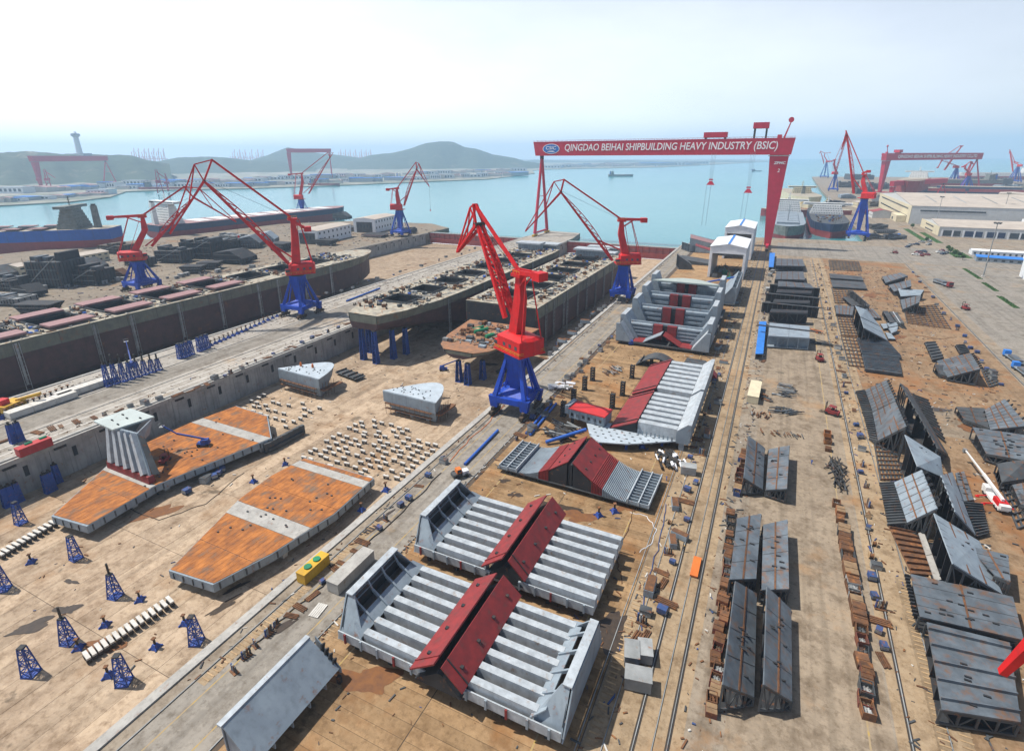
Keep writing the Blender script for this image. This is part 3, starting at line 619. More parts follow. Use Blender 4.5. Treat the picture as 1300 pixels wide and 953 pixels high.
def gantry(x0, x1, y, zb, zt, legx0, legx1, rigid_right, label, group='gantry cranes', red=REDH, yth=9, trolleys=(), arm=True, det=True, rot=0.0, origin=None, text=None, spread=19):
    ox = (x0+x1)/2; oy = y
    c = thing('gantry_crane', label, 'gantry crane', origin or (ox, oy, 0), rot, group)
    X = lambda v: v-ox
    h = zt-zb
    part = lambda n, mb, m, p=c: mb.build(n, m, p)
    xr, xl = (legx1, legx0) if rigid_right else (legx0, legx1)
    sg = 1 if rigid_right else -1
    # beam: box girder, ends cut at a slant
    bm = MB().loft([[(X(x0), -yth/2, zt), (X(x0), yth/2, zt), (X(x0)+h*.18, yth/2, zb), (X(x0)+h*.18, -yth/2, zb)], [(X(x1), -yth/2, zt), (X(x1), yth/2, zt), (X(x1)-h*.12, yth/2, zb), (X(x1)-h*.12, -yth/2, zb)]])
    beam = part('beam', bm, red)
    rl = MB()
    for yy in (-yth/2-.3, yth/2+.3):
        for k in range(int((x1-x0)/5)): rl.bar((X(x0)+k*5+1, yy, zt), (X(x0)+k*5+1, yy, zt+1.2), .14)
        rl.bar((X(x0), yy, zt+1.2), (X(x1), yy, zt+1.2), .14)
    part('railing', rl, red, beam)
    # rigid leg: broad at the top, tapering to its bogies
    w0, w1 = h*.52, h*.2
    part('rigid_leg', MB().loft([[(X(xr)-w1, -w1, 3.2), (X(xr)+w1, -w1, 3.2), (X(xr)+w1, w1, 3.2), (X(xr)-w1, w1, 3.2)], [(X(xr)-w0*(1.2 if rigid_right else .95), -yth*.42, zb), (X(xr)+w0*(.95 if rigid_right else 1.2), -yth*.42, zb), (X(xr)+w0*(.95 if rigid_right else 1.2), yth*.42, zb), (X(xr)-w0*(1.2 if rigid_right else .95), yth*.42, zb)]]), red)
    part('sill_beam', MB().box(X(xr)-1.3, X(xr)+1.3, -spread, spread, 2.6, 4.8), red)
    part('leg_platform', MB().box(X(xr)-w0*1.35, X(xr)+w0*1.05, -yth*.55, yth*.55, zb-1.4, zb-.6), GREYM)
    # hinged leg: two tubes spreading along the rail
    for s in (-1, 1): part('hinged_leg', MB().tube((X(xl), s*.8, zb-3.2), (X(xl), s*spread, 3.2), 1.5*h/15, 1.9*h/15, n=12), red)
    part('leg_head', MB().tube((X(xl), 0, zb-4.2), (X(xl), 0, zb), 2.2*h/15, n=12), DARK)
    part('leg_tie', MB().tube((X(xl), -spread, 4), (X(xl), spread, 4), 1.2*h/15), red)
    part('leg_tie', MB().tube((X(xl), -spread*.5, zb*.5), (X(xl), spread*.5, zb*.5), .35), red)
    for xx in (xr, xl):
        for s in (-1, 1): part('bogie', MB().box(X(xx)-1.2, X(xx)+1.2, s*spread-6, s*spread+6, .4, 2.5), YELLOW if xx == xl else BOGIE)
    for (tx0, tx1, z0, z1, hookx, hz0) in trolleys:
        tro = part('trolley', MB().box(X(tx0), X(tx1), -yth*.55, yth*.55, z0+.6, z1), red)
        part('trolley_legs', MB().box(X(tx0)+1, X(tx0)+2.5, -4, 4, zt, z0+.6).box(X(tx1)-2.5, X(tx1)-1, -4, 4, zt, z0+.6), DARK, tro)
        if hookx is not None:
            rp = MB()
            for dx in (-2.2, -.8, .8, 2.2): rp.bar((X(hookx)+dx, -5.2, zb+2), (X(hookx)+dx*.5, -5.2, hz0+3), .16)
            for dx in (-5, -4, 4, 5): rp.bar((X(hookx)+dx*.45-1.5, -5.2, hz0-3), (X(hookx)+dx*.45-2.5, -5.2, hz0-44), .14)
            part('hoist_ropes', rp, STEEL_M, tro)
            part('hook_block', MB().loft([[(X(hookx)-4, -6.5, hz0-3), (X(hookx)+4, -6.5, hz0-3), (X(hookx)+4, -4, hz0-3), (X(hookx)-4, -4, hz0-3)], [(X(hookx)-1.2, -6, hz0+1), (X(hookx)+1.2, -6, hz0+1), (X(hookx)+1.2, -4.5, hz0+1), (X(hookx)-1.2, -4.5, hz0+1)]]).box(X(hookx)-2, X(hookx)+2, -6, -4.5, hz0+1.6, hz0+3), red, tro)
    if arm:
        ar = part('maintenance_crane', MB().taper((X(xr)+sg*1, 0, zt), (X(xr)+sg*5, 0, zt+14), 1.6, 1.6, 1.0, 1.0).box(X(xr)-5, X(xr)-1, -2, 2, zt+.05, zt+3), red)
        part('crane_head', MB().tube((X(xr)+sg*5, -1, zt+16), (X(xr)+sg*5, 1, zt+16), 2.4, n=14), red, ar)
    return c, X, beam
gc, GX, beam = gantry(-264.6, 5.4, 612, 90, 105.2, -255.5, -5.6, True, 'huge red gantry crane with white lettering spanning the docks', trolleys=((-78, -56, 106, 111.5, -66.4, 64), (-33, -19, 113.5, 119.5, -30, 57)))
letters('QINGDAO BEIHAI SHIPBUILDING HEAVY INDUSTRY (BSIC)', 217, 9.4, (GX(-117.5), -4.62, 97.6), beam)
lg = MB().loft([[(math.cos(a*math.pi/16)*10.2, -.12, math.sin(a*math.pi/16)*5.4) for a in range(32)], [(math.cos(a*math.pi/16)*10.2, .1, math.sin(a*math.pi/16)*5.4) for a in range(32)]]).build('emblem_rim', LETTER, beam, (GX(-242.5), -4.64, 97.4))
lg = MB().loft([[(math.cos(a*math.pi/16)*9.5, -.2, math.sin(a*math.pi/16)*4.8) for a in range(32)], [(math.cos(a*math.pi/16)*9.5, .1, math.sin(a*math.pi/16)*4.8) for a in range(32)]]).build('emblem', LOGOB, beam, (GX(-242.5), -4.66, 97.4))
letters('CSIC', 12.5, 3.6, (GX(-242.5), -4.95, 98.4), beam)
MB().add([(-5, -.05, 0), (5, -.05, 0), (2.5, -.05, 1.0), (-2.5, -.05, 1.0), (-5, .1, 0), (5, .1, 0), (2.5, .1, 1.0), (-2.5, .1, 1.0)], [(0, 1, 2, 3), (7, 6, 5, 4), (0, 4, 5, 1), (1, 5, 6, 2), (2, 6, 7, 3), (3, 7, 4, 0)]).build('emblem_wave', LETTER, beam, (GX(-242.5), -4.9, 94.2))
letters('ZPMC', 10.5, 2.5, (GX(-5.2), -4.15, 82.5), gc, bold=.03)
letters('LIFTER', 6.5, .9, (GX(-5.2), -4.05, 79.8), gc, shear=0) if False else None
letters('2', 2.0, 3.2, (GX(-5.3), -4.0, 75.5), gc)
# far yard gantries
a2, b2 = Vector((206, 1594)), Vector((463, 1904)); d2 = b2-a2
g2, X2, bm2 = gantry(-d2.length/2, d2.length/2, 0, 76, 92, -d2.length/2+12, d2.length/2-12, False, 'distant red gantry crane lettered in white, standing in the far yard at right', trolleys=((-d2.length/2+45, -d2.length/2+58, 93, 100, None, 0),), det=False,
       origin=((a2.x+b2.x)/2, (a2.y+b2.y)/2, 0), rot=math.atan2(d2.y, d2.x), yth=12, spread=22)
letters('QINGDAO BEIHAI SHIPBUILDING HEAVY INDUSTRY CO.,LTD', 330, 9, (8, -6.3, 84), bm2, bold=.03)
a2, b2 = Vector((192, 1311)), Vector((316, 1500)); d2 = b2-a2
g3, X3, bm3 = gantry(-d2.length/2, d2.length/2, 0, 31, 40, -d2.length/2+6, d2.length/2-6, False, 'low distant red gantry crane in front of the far gantry', arm=False, det=False, origin=((a2.x+b2.x)/2, (a2.y+b2.y)/2, 0), rot=math.atan2(d2.y, d2.x), yth=8, spread=10)
PINK = REDH
a2, b2 = Vector((-2189, 982)), Vector((-2322, 1284)); d2 = b2-a2
gantry(-d2.length/2, d2.length/2, 0, 80, 97, -d2.length/2+14, d2.length/2-8, False, 'hazy pink gantry crane at far left below the lighthouse hill', arm=False, det=False, origin=((a2.x+b2.x)/2, (a2.y+b2.y)/2, 0), rot=math.atan2(d2.y, d2.x), yth=14, spread=24)
a2, b2 = Vector((-1950, 1809)), Vector((-1825, 1946)); d2 = b2-a2
gantry(-d2.length/2, d2.length/2, 0, 108, 124, -d2.length/2+8, d2.length/2-8, False, 'hazy pink gantry crane on the far shore behind the pink jib crane', arm=False, det=False, origin=((a2.x+b2.x)/2, (a2.y+b2.y)/2, 0), rot=math.atan2(d2.y, d2.x), yth=14, spread=20)
# ================================================================== SHIPS
def ship(name, label, cat, loc, rz, st, zk, zd, zs, m_up, m_lo, m_deck, hatches=(), covers=None, group=None, bilge=2.5, frames=0, keelw=.8, scaff=(), bulwark=0, hole=10, strake_marks=True):
    """st: stations (y, half width at deck, half width at the split, half width at the bottom, bottom rise)"""
    c = thing(name, label, cat, loc, rz, group)
    up = MB()
    L0 = [[(-s[1], s[0], zd), (-s[2], s[0], zs+s[4]*.0)] for s in st]; R0 = [[(s[1], s[0], zd), (s[2], s[0], zs)] for s in st]
    th = .5
    for side in (-1, 1):
        rings = []
        for s in st:
            rings.append([(side*s[1], s[0], zd), (side*s[2], s[0], max(zs, zk+s[4])), (side*max(.0, s[2]-th), s[0], max(zs, zk+s[4])), (side*max(.0, s[1]-th), s[0], zd-.02)])
        up.loft(rings)
    e0, e1 = st[0], st[-1]
    for e, dy in ((e0, .01), (e1, -.01)):
        if e[1] > .6: up.add([(-e[1], e[0], zd), (e[1], e[0], zd), (e[2], e[0], max(zs, zk+e[4])), (-e[2], e[0], max(zs, zk+e[4]))], [(0, 1, 2, 3)])
    up.build('hull_side', m_up, c)
    lo = MB(); rings = []
    for s in st:
        zb = zk+s[4]; zt = max(zs-.02, zb+.3); bl = min(bilge, (zt-zb)*.5)
        w2, w3 = s[2]-.02, s[3]
        rings.append([(-w2, s[0], zt), (-w2*.55-w3*.45, s[0], zb+bl), (-w3*.93, s[0], zb), (w3*.93, s[0], zb), (w2*.55+w3*.45, s[0], zb+bl), (w2, s[0], zt)])
    lo.loft(rings, cap=True, closed=False); lo.build('hull_bottom', m_lo, c)
    for side in (-1, 1):   # rubbing strake and block butts on the shell
        rs = MB(); q0 = None
        for s in st:
            q1 = Vector((side*(s[2]+.06), s[0], max(zs, zk+s[4])))
            if q0 is not None: rs.bar(q0, q1, .22, .35)
            q0 = q1
        rs.build('rubbing_strake', m_lo, c)
        for y in np.arange(st[0][0]+14, st[-1][0]-10, 15.5):
            w1 = float(np.interp(y, [s[0] for s in st], [s[1] for s in st])); w2 = float(np.interp(y, [s[0] for s in st], [s[2] for s in st])); zz = float(np.interp(y, [s[0] for s in st], [max(zs, zk+s[4]) for s in st]))
            MB().bar((side*(w1+.03), y, zd-.1), (side*(w2+.03), y, zz+.2), .16, .12).build('shell_butt', STEEL_D, c)
    # deck with open hatches
    dk = MB(); ys = [s[0] for s in st]; wd = lambda y: float(np.interp(y, ys, [s[1]-.05 for s in st]))
    cuts = sorted(set(ys+[h[0] for h in hatches]+[h[1] for h in hatches]))
    for a, b in zip(cuts[:-1], cuts[1:]):
        hh = [h for h in hatches if h[0] <= (a+b)/2 <= h[1]]
        if hh:
            q = hh[0][2]
            dk.hexa([(-wd(a), a, zd-.4), (-q, a, zd-.4), (-q, b, zd-.4), (-wd(b), b, zd-.4), (-wd(a), a, zd), (-q, a, zd), (-q, b, zd), (-wd(b), b, zd)])
            dk.hexa([(q, a, zd-.4), (wd(a), a, zd-.4), (wd(b), b, zd-.4), (q, b, zd-.4), (q, a, zd), (wd(a), a, zd), (wd(b), b, zd), (q, b, zd)])
        else:
            dk.hexa([(-wd(a), a, zd-.4), (wd(a), a, zd-.4), (wd(b), b, zd-.4), (-wd(b), b, zd-.4), (-wd(a), a, zd), (wd(a), a, zd), (wd(b), b, zd), (-wd(b), b, zd)])
    dk.build('deck', m_deck, c)
    for i, (a, b, q) in enumerate(hatches):
        co = MB(); hz_ = 1.1
        co.box(-q-.35, -q, a-.35, b+.35, zd, zd+hz_).box(q, q+.35, a-.35, b+.35, zd, zd+hz_).box(-q, q, a-.35, a, zd, zd+hz_).box(-q, q, b, b+.35, zd, zd+hz_)
        k = co.build('hatch_coaming', STEEL_D, c)
        well = MB()
        well.add([(-q, a, zd), (q, a, zd), (q, b, zd), (-q, b, zd), (-q, a, zd-hole), (q, a, zd-hole), (q, b, zd-hole), (-q, b, zd-hole)], [(0, 1, 5, 4), (1, 2, 6, 5), (2, 3, 7, 6), (3, 0, 4, 7), (4, 5, 6, 7)])
        well.build('hold', STEEL_K, k)
        if covers and i in covers:
            for s in (-1, 1): MB().box(min(s*q*1.02, s*(q*1.02+q*.95)), max(s*q*1.02, s*(q*1.02+q*.95)), a-.5, b+.5, zd+1.25, zd+2.2).build('hatch_cover', HATCH, k)
    for (y, side, z1) in scaff:
        w = wd(y); p = MB()
        for dy in (-1.1, 1.1): p.bar((side*(w+.5), y+dy, zk), (side*(w+.5), y+dy, z1), .22)
        for k in range(int((z1-zk)/2.2)): p.bar((side*(w+.5), y-1.1, zk+k*2.2+1), (side*(w+.5), y+1.1, zk+k*2.2+1), .14)
        p.box(side*w+side*.1-.15, side*w+side*.1+.15, y-.45, y+.45, zk+3, z1); p.build('scaffold_tower', GREYM, c)
    return c
# long ship in the left dock
ZK = DZ+1.6
st = [(-170, 22, 22, 21, 0), (150, 22, 22, 21, 0), (185, 21.6, 21.5, 20, 0), (205, 20.5, 19.5, 15, 0), (222, 18, 15, 9, 0), (234, 13.5, 9.5, 4.5, .4), (242, 8.5, 5, 1.6, 1.5), (247, 3.0, 1.2, .3, 3)]
hat = [(-60+k*29, -60+k*29+19, 9.5) for k in range(9)]
lship = ship('bulk_carrier_hull', 'long unfinished ship with green-grey and brown side filling the left dock', 'ship', (-322, 128, 0), 0, st, ZK, 12.6, 6.2, HULLG, HULLB, DECK, hat, covers=(0, 1, 2, 3, 4, 5), group='hulls under construction in the dry docks', scaff=[(y, 1, 11.6) for y in (-40, -18, 14, 32, 58, 84, 112, 128, 152, 178)])
# two hulls in the right dock
st1 = [(0, 9.5, 9, 8, 16.4), (16, 16, 15, 11, 14.2), (42, 20.5, 20, 14, 9.5), (70, 21.5, 21.5, 18, 3), (215, 21.5, 21.5, 20.5, 0), (232, 20, 19.5, 18, 0)]
hat1 = [(26+k*26, 26+k*26+15.5, 8.6) for k in range(7)]
s1 = ship('stern_hull', 'half-built hull on tall blue props, left of the two in the near dock', 'ship', (-186.5, 209, 0), 0, st1, ZK, 13.0, 8.4, HULLG, HULLB, DECK, hat1, group='hulls under construction in the dry docks', scaff=[(y, 1, 12) for y in (50, 92, 130, 170)], hole=5.5)
st2 = [(0, 22, 22, 21, 1), (150, 22, 22, 21, 0), (175, 21, 20.5, 19, 0)]
hat2 = [(16+k*25, 16+k*25+15.5, 9.2) for k in range(6)]
s2 = ship('midship_hull', 'half-built hull along the crane road, right of the two in the near dock', 'ship', (-130.5, 256, 0), 0, st2, ZK, 13.2, 6.5, HULLG, HULLB, DECK, hat2, group='hulls under construction in the dry docks', scaff=[(y, 1, 12.4) for y in (12, 24, 40, 46, 66, 84, 104, 124, 146)])
MB().box(-21, 21, -.3, -.05, ZK+3, 12.6).build('opening_shade', STEEL_K, s2)  # black sheet painted as the shade of the open compartment below deck
# lower stern platform in front of the right hull: rust-orange deck
st3 = [(0, 8, 7.2, 3, 11.2), (6, 13.5, 12, 5, 10.4), (20, 18, 16, 8, 8.5), (48, 21, 19, 13, 4)]
s3 = ship('stern_section', 'low rust-orange stern section on blue props in front of a hull', 'ship section', (-126.5, 204, 0), 0, st3, ZK, 3.6, 1.6, HULLG, HULLB, DECKR, (), group='hulls under construction in the dry docks')
for (x, y, r, l, m2) in ((-6, 26, .9, 9, GREENP), (-9, 30, .7, 7, GREENP), (3, 22, 1.0, 5, GREENP)):
    MB().tube((x, y, 4.6), (x+l*.4, y+l*.9, 4.6), r, n=12).build('pipe_spool', m2, s3)
for k in range(40):
    x, y = random.uniform(-14, 12), random.uniform(8, 44); w = random.uniform(.6, 1.8); MB().box(x-w, x+w, y-w*.7, y+w*.7, 3.62, 3.62+random.uniform(.6, 2)).build('engine_seat', random.choice((GREYM, RUSTD, RUSTD, STEEL_D, STEEL_M, TIMBER)), s3)
# rows of small gear along the decks
def deck_gear(shp, loc, ylo, yhi, w, zd, hats, n, seed):
    r = random.Random(seed); meshes = []
    for nm, mk, m2 in (('deck_crate', lambda: MB().box(-1, 1, -.7, .7, 0, 1.2), GREYM), ('deck_crate', lambda: MB().box(-.8, .8, -.6, .6, 0, 1.0), PIPEB), ('winch', lambda: MB().tube((-.9, 0, .8), (.9, 0, .8), .8, n=10).box(-1.2, -.9, -.8, .8, 0, 1.6).box(.9, 1.2, -.8, .8, 0, 1.6), STEEL_D), ('deck_crate', lambda: MB().box(-1.2, 1.2, -.5, .5, 0, 1.6), RUSTD), ('bollard_pair', lambda: MB().tube((-.7, 0, 0), (-.7, 0, 1.1), .35).tube((.7, 0, 0), (.7, 0, 1.1), .35).box(-1.2, 1.2, -.5, .5, 0, .15), DARK), ('deck_crate', lambda: MB().box(-.7, .7, -.7, .7, 0, 1.5), RUSTD), ('pipe_run', lambda: MB().tube((-.3, -4, .4), (-.3, 4, .4), .14, n=6).tube((.1, -4, .4), (.1, 4, .4), .14, n=6).box(-.6, .4, -2, -1.8, 0, .4).box(-.6, .4, 2, 2.2, 0, .4), GREYM), ('plate_stack', lambda: MB().box(-1.6, 1.6, -1, 1, 0, .25).box(-1.2, 1.5, -.9, .8, .25, .5), STEEL_D), ('vent_stack', lambda: MB().tube((0, 0, 0), (0, 0, 2), .35).tube((0, 0, 2), (0, 0, 2.5), .7, .5), GREYM)):
        me = mk().mesh(nm); me.materials.append(m2); meshes.append((nm, me))
    k = 0
    while k < n:
        x = r.uniform(-w+1.5, w-1.5); y = r.uniform(ylo, yhi)
        if any(h[0]-1.5 < y < h[1]+1.5 and abs(x) < h[2]*(2.05 if shp is lship else 1)+1.8 for h in hats): continue
        nm, me = r.choice(meshes); o = obj(nm, me, shp, (x, y, zd+.01), r.uniform(0, 3)); k += 1
deck_gear(lship, None, -60, 215, 20, 12.6, hat, 190, 3)
deck_gear(s1, None, 12, 228, 18, 13.0, hat1, 200, 4)
deck_gear(s2, None, 3, 172, 20, 13.2, hat2, 160, 5)
# upright blue-grey transverse sections standing at the far end of the two hulls
def upright_section(loc, w, d, h, label):
    c = thing('bulkhead_section', label, 'hull block', loc, 0, 'upright sections at the hull ends')
    MB().box(-w/2, w/2, -d/2, d/2, 0, h).build('wall', STEEL_M, c)
    n = int(w/2.2)
    for k in range(n): MB().box(-w/2+k*w/n+.5, -w/2+k*w/n+1.3, -d/2-.7, -d/2-.01, .5, h-1).build('stiffener', STEEL_M, c)
    MB().box(-w/2-1.5, w/2+1.5, -d/2-2, d/2+2, h+.02, h+1.3).build('top_plate', STEEL_L, c)
upright_section((-186, 449, DZ+1.5), 30, 9, 27, 'upright blue-grey section behind the left hull, beside the gantry leg')
upright_section((-190, 432, 13.1), 20, 8, 5, 'low grey deck section on the far end of the left hull')
upright_section((-133, 442, DZ+1.5), 30, 8, 24, 'upright blue-grey section behind the right hull, farther one')
upright_section((-131, 420, 13.3), 24, 8, 5, 'low grey deck section on the far end of the right hull')
upright_section((-135, 470, DZ+1.5), 26, 6, 24, 'pale section tip seen behind the red jib of the dock-side crane')

def superstructure(c, y0, w, l, zd, tiers, m=SHIPWHITE, bridge=True, funnel=HULLBLUE, fy=None):
    z = zd
    for k in range(tiers):
        ww = w*(1-.05*k); ll = l*(1-.08*k)
        tr = MB().box(-ww/2, ww/2, y0-ll/2, y0+ll/2, z+.03, z+2.9).build('tier', m, c)
        for s in (-1, 1):
            for q in range(int(ww/3)):
                MB().box(-ww/2+1+q*3, -ww/2+2.2+q*3, y0+s*(ll/2)-.04, y0+s*(ll/2)+.04, z+1.3, z+2.2).build('window', GLASS, tr)
            MB().box(-ww/2-.6, ww/2+.6, y0+s*ll/2-.1, y0+s*ll/2+1.2*s+.1*(s < 0), z+2.9, z+3.0).build('walkway', GREYM, tr) if False else None
        z += 3
    if bridge:
        br = MB().box(-w*.75, w*.75, y0-l*.3, y0+l*.25, z+.03, z+2.8).build('bridge', m, c)
        for s in (-1, 1): MB().box(-w*.7, w*.7, y0+(l*.25 if s > 0 else -l*.3)-.04, y0+(l*.25 if s > 0 else -l*.3)+.04, z+1.2, z+2.2).build('window_band', GLASS, br)
        MB().bar((0, y0, z+2.8), (0, y0, z+12), .7).bar((-3, y0, z+8), (3, y0, z+8), .4).bar((-2, y0, z+10), (2, y0, z+10), .3).box(-1.4, 1.4, y0-1, y0+1, z+5, z+6).build('mast', m, c)
    fy = y0-l*.85 if fy is None else fy
    MB().loft([[(-3, fy-2.6, zd), (3, fy-2.6, zd), (3, fy+2.6, zd), (-3, fy+2.6, zd)], [(-2.4, fy-2.2, z+2), (2.4, fy-2.2, z+2), (2.4, fy+2.2, z+2), (-2.4, fy+2.2, z+2)]]).build('funnel', funnel, c)
    MB().box(-1.8, 1.8, fy-1.5, fy+1.5, z+2.02, z+3.6).build('funnel_top', DARK, c)
def plain_ship(name, label, loc, rz, Lh, B, zd, up, lo, deck, zk=ZS-4, zs=None, hats=(), aft=1, group=None, covers=None):
    h = B/2; L2 = Lh/2
    st = [(-L2, h*.75, h*.7, h*.3, (ZS-zk)+2), (-L2+Lh*.06, h*.95, h*.92, h*.7, 1), (-L2+Lh*.15, h, h, h*.95, 0), (L2-Lh*.2, h, h, h*.95, 0), (L2-Lh*.1, h*.86, h*.78, h*.6, 0), (L2-Lh*.04, h*.55, h*.42, h*.25, 0), (L2, h*.1, h*.04, h*.03, .5)]
    return ship(name, label, 'ship', loc, rz, st, zk, zd, zs if zs is not None else ZS+(zd-ZS)*.35, up, lo, deck, hats, covers=covers, group=group, hole=4)
# blue ship at the far left, stern to the right
c = plain_ship('blue_ship', 'bright blue ship with grey superstructure moored at the far left', (-752, 272, 0), math.radians(128), 260, 40, 19, HULLBLUE, HULLRED, DECK, zs=7.5, hats=[(-72+k*24, -58+k*24, 10) for k in range(6)], covers=(0, 1, 2, 3, 4))
superstructure(c, -92, 30, 20, 19, 7, SHIPGREY, funnel=SHIPGREY, fy=-114)
MB().box(-.6, .6, -131, -125, ZS+.2, ZS+7).build('rudder', HULLRED, c)
# dark red ship moored behind the left yard
c = plain_ship('moored_tanker', 'long dark blue and red ship moored beyond the left yard, white deck covers', (-668, 560, 0), math.radians(-6), 300, 50, 13, HULLNAVY, HULLRED, HATCH, zs=5, hats=())
for k in range(8): MB().box(-17, 17, -100+k*28, -82+k*28, 12.05, 13.6).build('hatch_cover', SHIPWHITE, c)
superstructure(c, -128, 38, 18, 13, 8, SHIPWHITE, funnel=SHIPWHITE, fy=-144)
# ships in the right basin, bows towards the quay
c = plain_ship('basin_ship', 'ship with grey hatches moored bow-on behind the gantry leg', (12, 822, 0), math.pi, 210, 40, 11, SHIPGREY, HULLRED, STEEL_M, zs=-.5, hats=())
for k in range(7): MB().box(-12, 12, -60+k*21, -42+k*21, 11.05, 13.4).build('hatch_cover', STEEL_M, c)
MB().bar((0, 62, 11), (0, 62, 32), 1.2).bar((-4, 62, 26), (4, 62, 26), .5).bar((-3, 62, 30), (3, 62, 30), .4).build('fore_mast', STEEL_L, c)
superstructure(c, -86, 34, 14, 11, 5, SHIPWHITE)
c = plain_ship('basin_ship', 'navy ship with white accommodation block moored second from the gantry leg', (60, 866, 0), math.pi, 230, 42, 12, HULLNAVY, HULLRED, STEEL_D, zs=2.5)
superstructure(c, -18, 40, 16, 12, 4, SHIPWHITE, bridge=True)
deck_gear(c, None, 10, 100, 16, 12.05, [], 60, 11)
c = plain_ship('basin_ship', 'tan hulled ship moored behind the two basin ships in the haze', (30, 1130, 0), math.radians(186), 250, 46, 26, CREAM, HULLRED, DECK, zs=8)
superstructure(c, 20, 30, 16, 26, 3, CREAM, funnel=SHIPGREY, fy=40)
c = plain_ship('basin_ship', 'low red ship with orange derricks lying across the basin haze', (38, 1010, 0), math.radians(100), 130, 26, 7, HULLRED, HULLRED, DECK, zs=0)
for k in range(3): MB().bar((0, -30+k*30, 7), (0, -30+k*30, 24), 1.2).bar((0, -30+k*30, 22), (5, -22+k*30, 14), .7).build('derrick', YELLOW, c)
# far yard ships
for lab, x, y, L_, B_, up, zd, ang, nt_, sm_ in (('big hazy blue and red ship inside the far gantry crane', 1155, 252, 220, 44, HULLRED, 34, 165, 4, SHIPWHITE), ('grey ship behind the right leg of the far gantry', 1215, 238, 200, 36, SHIPGREY, 16, 100, 4, SHIPGREY), ('white ship on the far right horizon', 1262, 228, 230, 40, SHIPWHITE, 18, 95, 5, SHIPWHITE),
                              ('navy hull lying at the quay behind the big hall', 1280, 250, 260, 40, HULLNAVY, 15, 85, 4, SHIPWHITE), ('dark red low hull behind the big hall roof', 1235, 249, 240, 34, HULLRED, 10, 82, 3, SHIPGREY)):
    p = G(x, y, 0); c = plain_ship('far_ship', lab, (p.x, p.y, 6), math.radians(ang), L_, B_, zd, up, HULLRED if up is not HULLRED else HULLNAVY, DECK, zk=-5, zs=zd*.35, group='ships in the far yard')
    superstructure(c, -L_*.36, B_*.8, 16, zd, nt_, sm_)
# vessels on the water and along the far shore
for lab, x, y, L_, B_, up, ang, sm_ in (('grey dredger with a thin derrick out on the bay', 788, 224, 120, 22, SHIPGREY, -62, SHIPGREY), ('small dark work boat right of the hanging hooks', 961, 217.5, 60, 14, HULLNAVY, -60, SHIPGREY), ('red hulled freighter lying along the far shore', 532, 226.5, 260, 34, HULLRED, -62, SHIPWHITE), ('red barge lying at the far shore behind the pink crane', 412, 236, 110, 24, HULLRED, -70, SHIPGREY),
                             ('pale red ship at the far left shore beyond the crossing jibs', 212, 241, 160, 26, HULLRED, -62, SHIPGREY), ('small white ferry close under the far shore right', 836, 212.0, 50, 16, SHIPWHITE, -60, SHIPWHITE)):
    p = G(x, y, ZS); c = plain_ship('distant_vessel', lab, (p.x, p.y, 0), math.radians(ang), L_, B_, ZS+9 if L_ > 100 else ZS+4, up, up, DECK, zs=ZS+2)
    superstructure(c, -L_*.34, B_*.8, 12, ZS+9 if L_ > 100 else ZS+4, 4 if L_ > 100 else 2, sm_)
p = G(880, 300, ZS); 
